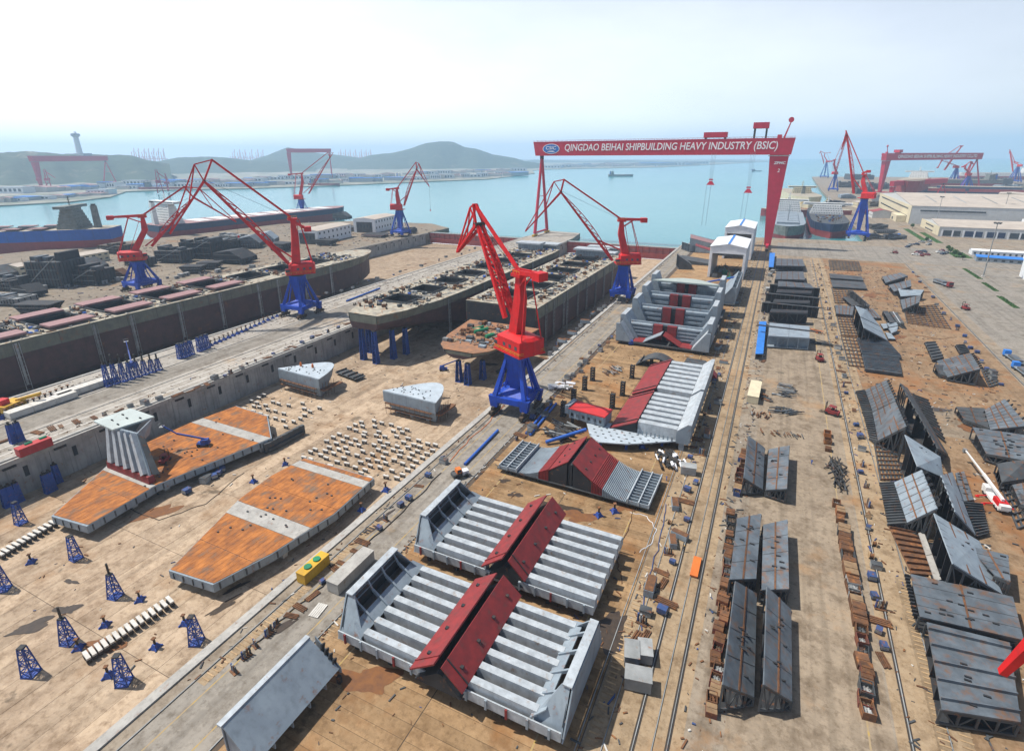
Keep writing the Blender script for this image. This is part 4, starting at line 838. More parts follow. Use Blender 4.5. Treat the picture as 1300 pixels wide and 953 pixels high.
# ================================================================== HULL BLOCKS ON THE ASSEMBLY GROUND
def posts(c, pts, z, m=STEEL_K, w=.7):
    for (x, y) in pts: MB().box(x-w/2, x+w/2, y-w/2, y+w/2, .06, z).build('support_post', m, c)
def corrugated_block(label, x0, x1, y0, y1, n, rx0, rxp, rx1, ry0, ry1, zr, zp, lframe=True, rframe=False, group='corrugated bulkhead blocks'):
    c = thing('corrugated_bulkhead', label, 'hull block', ((x0+x1)/2, (y0+y1)/2, 0), 0, group)
    cx_, cy_ = (x0+x1)/2, (y0+y1)/2
    X0, X1, Y0, Y1 = x0-cx_, x1-cx_, y0-cy_, y1-cy_; a, p, b = rx0-cx_, rxp-cx_, rx1-cx_; r0, r1 = ry0-cy_, ry1-cy_
    MB().box(X0+.2, X1-.2, Y0+.3, Y1-.3, zr-3.3, zr-2.92).build('base_plate', mat('walked_rusty_plate', (.20, .15, .10), (.12, .085, .055), rough=.85, sc=.4, rust=.5, rsc=.3), c)
    pit = (Y1-Y0)/n
    for k in range(n):
        yc = Y0+(k+.5)*pit
        prof = [(yc-pit*.27, zr-2.9), (yc+pit*.27, zr-2.9), (yc+pit*.22, zr), (yc-pit*.22, zr)]
        MB().extr(prof, 'x', X0+(5.6 if lframe else .2), a+.4).build('corrugation', STEEL_L, c)
        MB().extr(prof, 'x', b-.4, X1-(4.6 if rframe else .1)).build('corrugation', STEEL_L, c)
    for s in (-1, 1):
        e = X1-.12 if s > 0 else X0+.12
        MB().box(X0+.1, X1-.1, (Y0 if s < 0 else Y1)-.12, (Y0 if s < 0 else Y1)+.12, zr-3.0, zr-1.0).build('edge_plate', STEEL_L, c)
    for k in range(12):
        xx = X0+2+k*(X1-X0-4)/11
        MB().bar((xx, Y0-.35, zr-3.0), (xx, Y0-.35, zr-.9), .3, .4).build('lifting_lug', STEEL_M if k % 3 else OXIDE, c)
    # red stool ridge with an open slot at the crest
    g = .8
    L_ = MB().plate([(a, r0, zr+.02), (a, r1, zr+.02), (p-g, r1, zp), (p-g, r0, zp)], .3).build('ridge_plate', OXIDE, c)
    R_ = MB().plate([(b, r0, zr+.02), (b, r1, zr+.02), (p+g, r1, zp), (p+g, r0, zp)], .3).build('ridge_plate', OXIDE, c)
    MB().extr([(a+.7, zr-2.2), (b-.7, zr-2.2), (p+g*.5, zp-2.2), (p-g*.5, zp-2.2)], 'y', r0+.3, r1-.3).build('ridge_shade', STEEL_K, c)  # added black filler, paints the shade seen in the slot and gable ends
    for k in range(4):
        f = (k+.5)/4; yy = r0+(r1-r0)*f
        for pl, xx, x2 in ((L_, a, p-g), (R_, b, p+g)):
            q = .45; MB().box(xx+(x2-xx)*q-.3, xx+(x2-xx)*q+.3, yy-.3, yy+.3, zr+(zp-zr)*q+.0, zr+(zp-zr)*q+.35).build('lug', STEEL_K, pl)
    # seams across the red plates
    for s, (xx, x2) in ((-1, (a, p-g)), (1, (b, p+g))):
        MB().bar((xx, r0+1.8, zr+.12), (x2, r0+1.8, zp+.1), .22, .22).build('seam_bar', STEEL_K if s > 0 else OXIDE, c)
    def frame(side):
        e = X0 if side < 0 else X1; s = 1 if side < 0 else -1; zt = zr+4.6
        MB().plate([(e, Y0, zr-3.2), (e, Y1, zr-3.2), (e-s*.2, Y1-3.6, zt), (e-s*.2, Y0+3.6, zt)], .25).build('wing_plate', STEEL_M, c)
        MB().box(min(e-s*.3, e+s*1.3), max(e-s*.3, e+s*1.3), Y0+3.4, Y1-3.4, zt+.02, zt+.3).build('top_flange', STEEL_L, c)
        MB().plate([(e+s*3.2, Y0+1.2, zr+.9), (e+s*3.2, Y1-1.2, zr+.9), (e+s*5.5, Y1, zr-.7), (e+s*5.5, Y0, zr-.7)], .2).build('inner_slope', STEEL_M, c)
        MB().plate([(e+s*.3, Y0+.8, zr-1), (e+s*.3, Y1-.8, zr-1), (e+s*.25, Y1-3.8, zt-.3), (e+s*.25, Y0+3.8, zt-.3)], .08).build('wing_lining', STEEL_D, c)
        nn = 6
        for k in range(nn):
            yy = Y0+.15+k*(Y1-Y0-.3)/(nn-1)
            yy = yy if k not in (0, nn-1) else yy
            if k in (0, nn-1):
                y3 = yy+(3.6 if k == 0 else -3.6)
                MB().plate([(e+s*.1, yy, zr-3), (e+s*5.4, yy, zr-2.4), (e+s*4.9, yy+(y3-yy)*.3, zr-.6), (e+s*1.5, y3, zt), (e+s*.1, y3, zt)], .22).build('end_web', STEEL_M, c)
                continue
                MB().extr([(e+s*.1, zr-3), (e+s*5.4, zr-2.4), (e+s*4.9, zr-.6), (e+s*1.5, zt), (e+s*.1, zt)] if s > 0 else [(e+s*.1, zr-3), (e+s*.1, zt), (e+s*1.5, zt), (e+s*4.9, zr-.6), (e+s*5.4, zr-2.4)], 'y', yy-.12, yy+.12).build('end_web', STEEL_M, c)
            else:
                MB().bar((e+s*.3, max(Y0+3.8, min(Y1-3.8, yy)), zt), (e+s*1.8, yy, zr+2.0), .35, .35).bar((e+s*1.8, yy, zr+2.0), (e+s*5.3, yy, zr-.5), .4, .6).build('web_frame', STEEL_M, c)
        for zz, yo in ((zr+3.2, 3.2), (zr+1.8, 2.6)): MB().bar((e+s*.35, Y0+yo, zz), (e+s*.35, Y1-yo, zz), .25).build('stiffener', STEEL_M, c)
    if lframe: frame(-1)
    if rframe: frame(1)
    posts(c, [(X0+3+i*(X1-X0-6)/5, yy) for i in range(6) for yy in (Y0+1.5, 0, Y1-1.5)], zr-3.35)
    return c
corrugated_block('pale corrugated bulkhead with red ridge, nearest and largest of the pair', -65, -19.5, 57.6, 78.8, 7, -47.2, -41.2, -36.4, 56.0, 79.4, 5.6, 9.3, True, True)
corrugated_block('pale corrugated bulkhead with red ridge, second from the camera', -66, -22.5, 83.8, 106.8, 7, -47.9, -42, -37.4, 83.2, 108.2, 5.6, 9.6, True, False)
# half-seen wing section at the lower edge
c = thing('wing_section', 'grey sloped wing section at the lower edge, left of the corrugated blocks', 'hull block', (-61, 43, 0))
MB().plate([(-4.6, -9, 8.2), (-4.6, 8.6, 8.2), (1.0, 9.4, 3.0), (1.0, -9, 3.0)], .3).build('slope_plate', STEEL_M, c)
MB().box(-5.6, -4.6, -9.2, 8.8, 8.0, 8.4).build('top_flange', STEEL_L, c); MB().box(-5.0, -4.7, -9, 8.6, 1.5, 7.95).build('wing_plate', STEEL_M, c)
for k in range(6): MB().extr([(-4.5, 1.6), (.9, 1.6), (.9, 2.6), (-4.5, 7.6)], 'y', -8.8+k*3.7, -8.6+k*3.7).build('web_frame', STEEL_M, c)
for k in range(4): MB().bar((-2.5+k*.8, 9.0, 5.4-k*.8), (-2.5+k*.8, 9.6, 7-k*.8), .3, .9).build('bracket', STEEL_K, c)
posts(c, [(-4, -8), (-4, 9), (1, -8), (1, 9)], 1.6)
# block C: ribbed bottom panel with a red tent
c = thing('ribbed_bottom_block', 'dark ribbed panel block with a red tent in the middle', 'hull block', (-42.5, 133.2, 0), -.02)
MB().box(-23, 22.5, -8.3, 8.3, 1.4, 1.7).build('base_plate', STEEL_D, c)
for s in (-1, 1):
    for k in range(22):
        f = k/21; x = s*(6.6+f*9.4); z = 5.6-3.6*math.sin(f*math.pi/2)
        MB().box(x-.13, x+.13, -8.2, 8.2, 1.72, z).build('rib', OXIDE if f < .33 else STEEL_M, c)
    MB().plate([(s*.7, -8, 9.6), (s*.7, 8.2, 9.6), (s*7.8, 8.2, 4.4), (s*7.8, -8, 4.4)], .25).build('tent_plate', OXIDE, c)
    for k in range(12):
        yy = -8+k*16/11; MB().box(min(s*16.6, s*22.4), max(s*16.6, s*22.4), yy-.12, yy+.12, 1.72, 2.6).build('flat_stiffener', STEEL_M, c)
    for xx in (16.6, 19.6, 22.3): MB().box(s*xx-.14, s*xx+.14, -8.3, 8.3, 1.72, 3.1 if xx < 17 else 2.9).build('girder', STEEL_L, c)
    for yy in (-7.9, 7.9): MB().extr([(s*.9, 1.75), (s*7.4, 1.75), (s*7.4, 4.0), (s*.9, 9.0)] if s > 0 else [(s*.9, 9.0), (s*7.4, 4.0), (s*7.4, 1.75), (s*.9, 1.75)], 'y', yy-.1, yy+.1).build('end_web', STEEL_K, c)
    for k in range(4): MB().box(s*3.9-.25, s*3.9+.25, -6+k*4, -5.5+k*4, 7.05, 7.5).build('lug', STEEL_K, c)
MB().box(-.55, .55, -7.8, 8.0, 1.75, 8.6).build('centre_girder', STEEL_K, c)
posts(c, [(x, y) for x in (-20, -10, 0, 10, 20) for y in (-7, 7)], 1.4)
# red roofed house-like section and pale triangular deck plate
c = thing('house_section', 'small grey section with bright red top on the triangular plate', 'hull block', (-49.5, 165, 0), -.12)
MB().box(-6.6, 6.6, -3.2, 3.2, 3.3, 6.6).build('wall', STEEL_M, c); MB().box(-6.8, 6.8, -3.5, 3.5, 6.62, 7.0).build('top_plate', mat('fresh_red', (.52, .03, .03), (.42, .03, .03), rough=.55), c)
for k in range(6): MB().box(-5.8+k*2.1, -4.9+k*2.1, -3.3, -3.21, 4.2, 5.3).build('opening', STEEL_K, c)
for k in range(5): MB().bar((-6+k*3, -3.45, 3.3), (-6+k*3, -3.45, 6.6), .22).build('stiffener', STEEL_M, c)
MB().box(-8.2, -6.7, -3.4, 3.4, 4.6, 7.6).build('side_wing', STEEL_M, c)
posts(c, [(-5.5, -2.5), (5.5, -2.5), (-5.5, 2.5), (5.5, 2.5)], 3.3)
c = thing('triangular_deck_plate', 'pale blue-grey triangular deck plate pierced with rows of holes', 'hull block', (-38, 159, 0))
tri = [(-13, 5.6), (2.5, 6.4), (19, 3.4), (4.5, -5.6), (-4, -8.2), (-8, -5)]
MB().prism(tri, 2.6, 3.0).build('plate', mat('primer_pale_blue', (.42, .48, .53), (.33, .38, .42), rough=.55, rust=.08), c)
for i in range(9):
    for j in range(5):
        x, y = -8+i*2.6+(j % 2)*1.2, -4.6+j*2.1
        if y < 5 and y > -7.5+abs(x+1)*.42-1.5 and x < 14: MB().box(x-.35, x+.35, y-.2, y+.2, 3.01, 3.12).build('slot', STEEL_D, c)
posts(c, [(-8, 3), (-4, -6), (4, -4), (14, 3), (2, 5)], 2.6, BLUE2)
# block D: long corrugated pair with red side plate
def side_block(label, y0, y1, n):
    c = thing('corrugated_side_block', label, 'hull block', (-30, (y0+y1)/2, 0), 0, 'corrugated bulkhead blocks'); h = (y1-y0)/2
    MB().box(-3, 9.2, -h+.2, h-.2, 2.4, 2.8).build('base_plate', STEEL_D, c)
    MB().plate([(-11.6, -h, 3.0), (-11.6, h-.3, 3.0), (-2.7, h-.3, 7.2), (-2.7, -h, 7.2)], .3).build('side_plate', OXIDE, c)
    for yy in (-h+2.2, h-2.4): MB().bar((-11.5, yy, 3.2), (-2.8, yy, 7.35), .3, .3).build('seam_bar', STEEL_K, c)
    for k in range(4): MB().extr([(-11.3, 2.2), (-2.7, 2.2), (-2.7, 6.7), (-11.3, 2.7)], 'y', -h+.4+k*(2*h-1.2)/3, -h+.6+k*(2*h-1.2)/3).build('web_frame', STEEL_K, c)
    pit = (2*h-.4)/n
    for k in range(n):
        yc = -h+.3+(k+.5)*pit
        MB().extr([(yc-pit*.4, 2.82), (yc+pit*.4, 2.82), (yc+pit*.3, 6.8), (yc-pit*.3, 6.8)], 'x', -2.4, 10.2).build('corrugation', STEEL_L, c)
    MB().plate([(10.3, -h, 6.9), (10.3, h, 6.9), (13.4, h, 9.6), (13.4, -h, 9.6)], .25).build('upper_slope', STEEL_L, c)
    MB().box(13.4, 14.6, -h, h, 9.3, 9.7).build('top_flange', STEEL_L, c)
    MB().box(14.2, 14.5, -h, h, 3.2, 9.28).build('wing_plate', STEEL_M, c)
    for k in range(5): MB().extr([(10.2, 2.6), (14.15, 2.6), (14.15, 9.2), (13.3, 9.2), (10.2, 6.4)], 'y', -h+.02+k*(2*h-.3)/4, -h+.24+k*(2*h-.3)/4).build('web_frame', STEEL_M, c)
    for k in range(9): MB().box(-2+k*1.35, -1.5+k*1.35, -h-.25, -h-.02, 3, 4.6).build('lifting_lug', STEEL_M, c)
    posts(c, [(x, y) for x in (-9, -1, 8) for y in (-h+2, h-2)], 2.4); posts(c, [(12, -h+1), (12, h-1)], 2.6, STEEL_M, 1.6)
side_block('pale corrugated block with sloping red side plate, nearer of the two', 161.5, 190, 7)
side_block('pale corrugated block with sloping red side plate, farther of the two', 192, 226, 7)
c = thing('red_wedge_block', 'small dark red wedge block with grey top beside the rails', 'hull block', (-22, 229, 0), .1)
MB().extr([(-6, 1), (8, 1), (5.0, 4.2), (-6, 4.2)], 'y', -3, 3).build('body', OXIDE, c); MB().extr([(-6, 4.22), (5, 4.22), (2.8, 6.0), (-5, 6.4)], 'y', -2.6, 4).build('top', STEEL_D, c); posts(c, [(-5, 0), (5, 0)], 1)
MB().box(-1.5, .2, -3.1, -3.01, 1.4, 3.6).build('white_patch', STEEL_L, c)
c = thing('curved_dark_plate', 'dark curved plate lying behind the red-sided corrugated block', 'hull block', (-40, 233, 0))
MB().loft([[(-9+18*k/10, -3, .4+4.5*math.sin(math.pi*k/10)) for k in range(11)]+[(9-18*k/10, -3, .1+4.2*math.sin(math.pi*(10-k)/10)) for k in range(11)], [(-9+18*k/10, 5, .4+4.5*math.sin(math.pi*k/10)) for k in range(11)]+[(9-18*k/10, 5, .1+4.2*math.sin(math.pi*(10-k)/10)) for k in range(11)]]).build('shell', STEEL_D, c)
for k in range(4): MB().box(-7+k*4.2, -6.7+k*4.2, -2.8, 4.8, .2, 2+1.5*math.sin(math.pi*(k+1)/5)).build('frame', STEEL_K, c)
# block E: stepped hold section
c = thing('stepped_hold_section', 'big stepped blue-grey hold section with red centre pieces', 'hull block', (-43, 300, 0))
for i, (yy, zt, hw) in enumerate(((-34, 10.5, 22), (-12, 13.8, 21.5), (8, 16.5, 21), (30, 19, 20.5))):
    nb = 4
    w = MB().box(-hw, hw, yy-.4, yy+.4, 2.0, zt).build('bulkhead', STEEL_M, c)
    for k in range(nb):
        za = 3+(zt-3.4)*k/nb; zb_ = 3+(zt-3.4)*(k+.55)/nb
        for s in (-1, 1):
            MB().extr([(yy-.42, za), (yy-.42, zb_+.4), (yy-1.7, zb_), (yy-1.7, za+.3)], 'x', min(s*6.2, s*(hw-3.4)), max(s*6.2, s*(hw-3.4))).build('corrugation', STEEL_M, w)
    for s in (-1, 1):
        MB().box(min(s*1.2, s*5.6), max(s*1.2, s*5.6), yy-2.1, yy-.42, 2.4, zt-.6).build('stool_panel', OXIDE, w)
        MB().extr([(s*hw, 2), (s*hw, zt+3.0), (s*(hw-2), zt+3.0), (s*(hw-9.5), 2)] if s < 0 else [(s*hw, 2), (s*(hw-9.5), 2), (s*(hw-2), zt+3), (s*hw, zt+3)], 'y', yy-3.2, yy-2.6).build('wing_web', STEEL_M, w)
        MB().plate([(s*(hw-2.2), yy-2.6, zt+2.9), (s*(hw-2.2), yy+10, zt+2.9), (s*(hw-8.5), yy+10, 3), (s*(hw-8.5), yy-2.6, 3)], .25).build('wing_slope', STEEL_L if s < 0 else STEEL_M, w)
        MB().box(min(s*hw, s*(hw-2.3)), max(s*hw, s*(hw-2.3)), yy-3.2, yy+10.2, zt+3.05, zt+3.35).build('wing_top', STEEL_L, w)
        MB().box(min(s*hw, s*(hw+.3)), max(s*hw, s*(hw+.3)), yy-3.2, yy+10.2, 2.2, zt+2.95).build('side_shell', STEEL_M, w)
    MB().box(-1.1, 1.1, yy-1.2, yy-.42, 2, zt-1).build('centre_gap', STEEL_K, w)
for s in (-1, 1):
    MB().plate([(s*.5, -43, 7.2), (s*.5, -36, 7.2), (s*9, -36, 2.3), (s*9, -43, 2.3)], .25).build('ridge_plate', STEEL_M if s < 0 else OXIDE, c)
    MB().plate([(s*9, -43, 2.3), (s*9, -35, 2.3), (s*14, -35, 2.1), (s*14, -43, 2.1)], .2).build('floor_plate', OXIDE, c)
    MB().extr([(s*22.4, 2), (s*22.4, 11), (s*20.5, 11), (s*14.5, 2)] if s < 0 else [(s*22.4, 2), (s*14.5, 2), (s*20.5, 11), (s*22.4, 11)], 'y', -44.4, -43.6).build('front_wing', STEEL_M, c)
    MB().plate([(s*20.5, -43.5, 11), (s*20.5, -37.5, 11), (s*14.4, -37.5, 2.2), (s*14.4, -43.5, 2.2)], .25).build('front_slope', STEEL_L, c)
MB().box(-22.3, 22.3, -43.6, 40, 1.2, 1.9).build('base_plate', STEEL_D, c)
ell = [(-19+38*k/16, 21+12*math.sin(math.pi*k/16)) for k in range(17)]
MB().prism(ell, 19.4, 20.2).build('curved_top', mat('primer_green_grey', (.36, .41, .38), (.30, .34, .32), rough=.6), c)
posts(c, [(x, y) for x in (-20, -7, 7, 20) for y in (-42, -20, 5, 35)], 1.2)
c = thing('side_shell_section', 'long blue-grey side shell section right of the stepped hold section', 'hull block', (-23, 385, 0))
MB().box(-5, 6, -30, 30, 1.0, 1.4).build('base_plate', STEEL_D, c)
for k in range(5):
    yy = -28+k*13
    MB().extr([(-4.5, 1.5), (6, 1.5), (6, 12), (3.5, 12)], 'y', yy-.2, yy+.2).build('web_frame', STEEL_M, c)
MB().box(5.8, 6.2, -29, 29, 1.5, 12).build('shell', STEEL_M, c); MB().plate([(-4.5, -29, 1.6), (-4.5, 29, 1.6), (3.4, 29, 11.9), (3.4, -29, 11.9)], .2).build('slope', STEEL_M, c)
MB().bar((-20, -4, 7), (4, 20, 9.5), .9).build('blue_girder', PIPEB, c)
c = thing('low_side_section', 'low red-ended grey panel between the hold section and white shelter', 'hull block', (-40, 372, 0))
MB().box(-11, 9, -9, 9, 1.2, 5).build('body', STEEL_M, c); MB().box(-13.5, -11.1, -9, 9, 1.2, 7).build('red_end', OXIDE, c)
for k in range(5): MB().box(-10+k*4, -9.6+k*4, -9.3, -9.02, 1.4, 4.8).build('stiffener', STEEL_M, c)
posts(c, [(-9, -7), (7, -7), (-9, 7), (7, 7)], 1.2)
# blocks near the far quay behind the white shelters
for lab, x, y, w, l, h, m2, rz in (('dark upright V-shaped block left of the white shelters', 868, 340, 11, 16, 11, STEEL_D, .3), ('low dark trough block beside the upright V-shaped block', 885, 334, 30, 20, 4.5, STEEL_D, .0), ('dusky pink panel block behind the shelters, farthest at the quay', 892, 311, 26, 30, 9, HATCH, .15), ('dark red panel block in front of the pink one', 893, 320, 16, 14, 7, OXIDE, .1), ('slanting dark block left of the pink panel', 878, 318, 14, 18, 8, STEEL_M, .6)):
    p = G(x, y); c = thing('quay_block', lab, 'hull block', (p.x, p.y, 0), rz, 'blocks stacked by the quay')
    MB().plate([(-w/2, -l/2, h), (-w/2, l/2, h), (w/2, l/2, h*.35), (w/2, -l/2, h*.35)], .3).build('slope_plate', m2, c)
    for k in range(4): MB().extr([(-w/2+.2, .5), (w/2-.2, .5), (w/2-.2, h*.3), (-w/2+.2, h-.5)], 'y', -l/2+k*l/3.1, -l/2+k*l/3.1+.25).build('web_frame', STEEL_M if m2 is not STEEL_D else STEEL_D, c)
    MB().box(-w/2, w/2, -l/2, l/2, .2, .5).build('base_plate', STEEL_D, c)

# ================================================================== DOCK FLOOR: rusty double bottoms, bow blocks, props
def rusty_bottom(label, outline, zt, th, bands, seams, stiff_dir):
    cx_ = sum(p[0] for p in outline)/len(outline); cy_ = sum(p[1] for p in outline)/len(outline)
    c = thing('rusty_double_bottom', label, 'hull block', (cx_, cy_, DZ), 0, 'rusty double bottoms on the dock floor')
    o = [(p[0]-cx_, p[1]-cy_) for p in outline]; zt -= DZ
    MB().prism(o, zt-th, zt).build('side_shell', STEEL_M, c)
    inn = [(x*.985, y*.985) for x, y in o]
    def clip(poly, y0, y1):
        for lim, sgn in ((y0, 1), (y1, -1)):
            out = []
            for i in range(len(poly)):
                p, q = poly[i], poly[(i+1) % len(poly)]; ip, iq = sgn*(p[1]-lim) >= 0, sgn*(q[1]-lim) >= 0
                if ip: out.append(p)
                if ip != iq: f = (lim-p[1])/(q[1]-p[1]); out.append((p[0]+(q[0]-p[0])*f, lim))
            poly = out
            if not poly: return []
        return poly
    ymin, ymax = min(p[1] for p in inn), max(p[1] for p in inn)
    cuts = sorted(set([ymin, ymax]+[y-cy_ for b in bands for y in b]+[s-cy_ for s in seams]))
    cuts = [q for q in cuts if ymin <= q <= ymax]
    for a, b in zip(cuts[:-1], cuts[1:]):
        pl = clip(inn, a+.06, b-.06)
        if len(pl) < 3: continue
        grey = any(q[0]-cy_ <= (a+b)/2 <= q[1]-cy_ for q in bands)
        t = MB().prism(pl, zt+.01, zt+.14).build('grey_band' if grey else 'tank_top', CONC if grey else RUST, c)
        if not grey:   # low stiffener lines along the ship and lugs
            xs = [p[0] for p in pl]; k = min(xs)+1.6
            while k < max(xs)-1.2:
                # clip line to polygon
                ys = []
                for i in range(len(pl)):
                    p, q = pl[i], pl[(i+1) % len(pl)]
                    if (p[0]-k)*(q[0]-k) < 0: ys.append(p[1]+(q[1]-p[1])*(k-p[0])/(q[0]-p[0]))
                if len(ys) == 2 and abs(ys[0]-ys[1]) > 1.5: MB().box(k-.09, k+.09, min(ys)+.3, max(ys)-.3, zt+.145, zt+.18).build('weld_seam', RUST, t)
                k += 1.7
            for q in range(5):
                x, y = random.choice(pl); f = random.uniform(.1, .8); MB().box(x*f-.25, x*f+.25, y*f-.2, y*f+.2, zt+.15, zt+.5).build('lug', STEEL_D, t)
    n = len(o)
    for i in range(n):
        p, q = Vector(o[i]), Vector(o[(i+1) % n]); L_ = (q-p).length; d = (q-p).normalized(); nn = Vector((d.y, -d.x))
        if nn.dot((p+q)/2) < 0: nn = -nn
        k = 1.5
        while k < L_-1:
            w = p+d*k+nn*.05; MB().bar((w.x, w.y, zt-th+.3), (w.x, w.y, zt-.3), .35, .25).build('shell_stiffener', STEEL_D, c); k += 3.2
    for i in range(5):
        for j in range(7):
            x = (min(p[0] for p in o)*.8)+(max(p[0] for p in o)*1.6)*i/4*.98; y = ymin*.85+(ymax-ymin)*.85*j/6
            pl = clip([(p[0]*.9, p[1]*.9) for p in o], y-.1, y+.1)
            if len(pl) >= 3 and min(p[0] for p in pl) < x < max(p[0] for p in pl): MB().box(x-.5, x+.5, y-.8, y+.8, .02, zt-th).build('keel_block', CONCW, c)
    return c
ZT = -8.2
rust1 = [G(65, 655, ZT), G(110, 668, ZT), G(200, 615, ZT), G(345, 556, ZT), G(340, 528, ZT), G(300, 515, ZT), G(240, 537, ZT), G(150, 578, ZT)]
rusty_bottom('rust-orange double bottom at left, carrying the grey upright section', [(p.x, p.y) for p in rust1], ZT, 2.4, [(117.0, 121.5), (82, 84.0)], [76, 100, 108], 'y')
rust2 = [G(214, 724, ZT), G(270, 742, ZT), G(345, 703, ZT), G(425, 652, ZT), G(475, 607, ZT), G(387, 581, ZT), G(345, 603, ZT), G(305, 632, ZT)]
rusty_bottom('rust-orange double bottom with two grey bands, nearest on the dock floor', [(p.x, p.y) for p in rust2], ZT, 2.4, [(84.0, 89.5), (111.0, 114.5)], [99, 73], 'y')
# rows of dark frames beyond the left rusty bottom
c = thing('frame_ends', 'row of dark curved frame ends at the far edge of the left rusty bottom', 'hull block', tuple(G(358, 553, DZ)))
for k in range(7):
    p = G(338+k*7, 562-k*3.6, -9)-G(358, 553, DZ); MB().prism([(p.x-.5, p.y-1.2), (p.x+.5, p.y-1.2), (p.x+1.2, p.y+1.4), (p.x-.2, p.y+1.6)], .4, 4.0).build('frame', STEEL_D, c)
pa, pb = G(338, 565, -10)-G(358, 553, DZ), G(382, 543, -10)-G(358, 553, DZ)
MB().bar((pa.x, pa.y, 1.2), (pb.x, pb.y, 1.2), 3.2, 1.2).build('base_plate', STEEL_D, c)
# upright section on the left rusty bottom
c = thing('upright_corrugated_section', 'upright grey corrugated section with pale top plate on the rusty bottom', 'hull block', (-180, 86, ZT+.2))
B0, B1, T0_, T1_ = V(-10.5, -1.6, 2.4), V(11.5, -1.8, 2.4), V(-10.5, .5, 14), V(3.5, 1.5, 14)
MB().hexa([(-10.8, -2.6, 0), (12, -2.8, 0), (12, -.6, 0), (-10.8, -.6, 0), (-10.6, -2.4, 2.4), (11.8, -2.6, 2.4), (11.8, -.8, 2.4), (-10.6, -.8, 2.4)]).build('red_base', OXIDE, c)
MB().hexa([B0, B1, B1+V(0, .6, 0), B0+V(0, .6, 0), T0_, T1_, T1_+V(0, .6, 0), T0_+V(0, .6, 0)]).build('wall', STEEL_M, c)
for k in range(5):
    f = (k+.5)/5; a, b = B0.lerp(B1, f), T0_.lerp(T1_, f); MB().taper(a+V(0, -.5, .1), b+V(0, -.5, -.1), 2.2, 1.2, 1.5, 1.2, up=(0, 1, 0)).build('corrugation', STEEL_L, c)
MB().prism([(-17.5, .2), (-5.2, -.8), (-2.2, 11), (-16.5, 11.5)], 14.05, 14.6).build('top_plate', mat('primer_mint', (.42, .47, .455), (.35, .395, .385), rough=.6, rust=.06), c)
MB().plate([(-3, 10.5, 14), (3.2, 1.6, 14), (3.2, 1.6, 10), (-2.6, 8, 9)], .3).build('side_wing', STEEL_M, c)
MB().plate([(-16, 9, 14), (-6, 10, 14), (-5, 1, 7), (-10, 1, 7)], .25).build('bracket_plate', STEEL_M, c)
MB().plate([(3.6, 1.6, 13.8), (5.6, 2.4, 12.8), (13, .4, 2.4), (11.6, -1, 2.4)], .3).build('end_plate', STEEL_D, c)
for x, y in ((-12, 3), (-9, 6), (-7, 2), (-13, 7), (-5, 8)): MB().box(x-.5, x+.5, y-.15, y+.15, 14.62, 15.05).build('lug', STEEL_K, c)
# bow blocks
def bow_block(label, base, w, d, h, rz, drop):
    c = thing('bow_block', label, 'hull block', base, rz, 'bow blocks on the dock floor')
    arc = lambda ww, dd: [(-ww/2+ww*k/14, dd*math.sin(math.pi*(k/14)**1.4)**.8) for k in range(15)]
    MB().loft([[(x*.78+2, y*.5+.8, .6) for x, y in arc(w, d)], [(x*.97, y*.9, h*.6) for x, y in arc(w, d)], [(x, y, h) for x, y in arc(w, d)]]).build('shell', STEEL_M, c)
    MB().prism([(x*1.01, y*1.01-.1) for x, y in arc(w, d)], h+.02, h+.3).build('deck_plate', mat('primer_pale_blue', (.42, .48, .53), (.33, .38, .42), rough=.55, rust=.08), c)
    MB().box(-w/2+.2, w/2-.2, -.35, -.02, h*.52, h).build('front_plate', STEEL_M, c)
    for zz in (h*.5, h*.26): MB().box(-w*.44, w*.44, -1.6, -.4, zz, zz+.18).build('scaffold_board', RUSTD, c)
    for k in range(10): MB().bar((-w*.42+k*w*.84/9, -1.5, .1), (-w*.42+k*w*.84/9, -1.5, h*.6), .12).build('scaffold_pole', RUSTD, c)
    for k in range(5): MB().bar((w*.5-.2+k*.1, 1+k*1.6, 0), (w*.53, 1+k*1.6, h*.8), .14).build('scaffold_pole', RUSTD, c)
    MB().box(w*.46, w*.56, .5, d*.7, h*.4, h*.45).build('scaffold_board', RUSTD, c)
    for k in range(26):
        x = random.uniform(-w*.35, w*.35); y = random.uniform(.4, d*.5); MB().box(x-.12, x+.12, y-.3, y+.3, h+.31, h+.55).build('lug', STEEL_D, c)
    posts(c, [(-w*.3, 1.5), (0, 1.5), (w*.3, 1.5), (w*.1, d*.4)], .7, CONCW, 1.2)
    return c
b = G(390, 507, DZ); bow_block('pale grey bow block on scaffolding close to the dock wall', (b.x-8, b.y+4, DZ), 27, 17, 9.5, -.06, 0)
b = G(518, 532, DZ); bow_block('pale grey bow block standing in the middle of the dock floor', (b.x, b.y+1.5, DZ), 27, 17, 9.5, -.03, 0)
for q, (x, y) in enumerate(((382, 464), (397, 466))):
    p = G(x, y, DZ+10); tag(MB().tube((0, 0, 0), (0, 0, 1.3), .55, n=10).tube((0, 0, 1.3), (0, 0, 1.9), .35, n=8).build('red_bollard', ORANGE, None, (p.x, p.y, DZ+9.8)), 'red fitting on the bow block by the wall, %s one' % ('left' if q == 0 else 'right'), 'fitting', 'red fittings on the bow block')
p = G(445, 478, DZ); c = thing('flat_dark_panel', 'low dark panel lying between the bow block and the props', 'hull block', (p.x, p.y, DZ), -.2)
MB().box(-8, 8, -3, 3, 1.0, 1.6).build('plate', STEEL_D, c)
for k in range(4): MB().box(-7+k*4.4, -6.5+k*4.4, -3, 3, 1.62, 2.3).build('stiffener', STEEL_K, c)
posts(c, [(-6, -2), (6, -2), (0, 2)], 1.0)
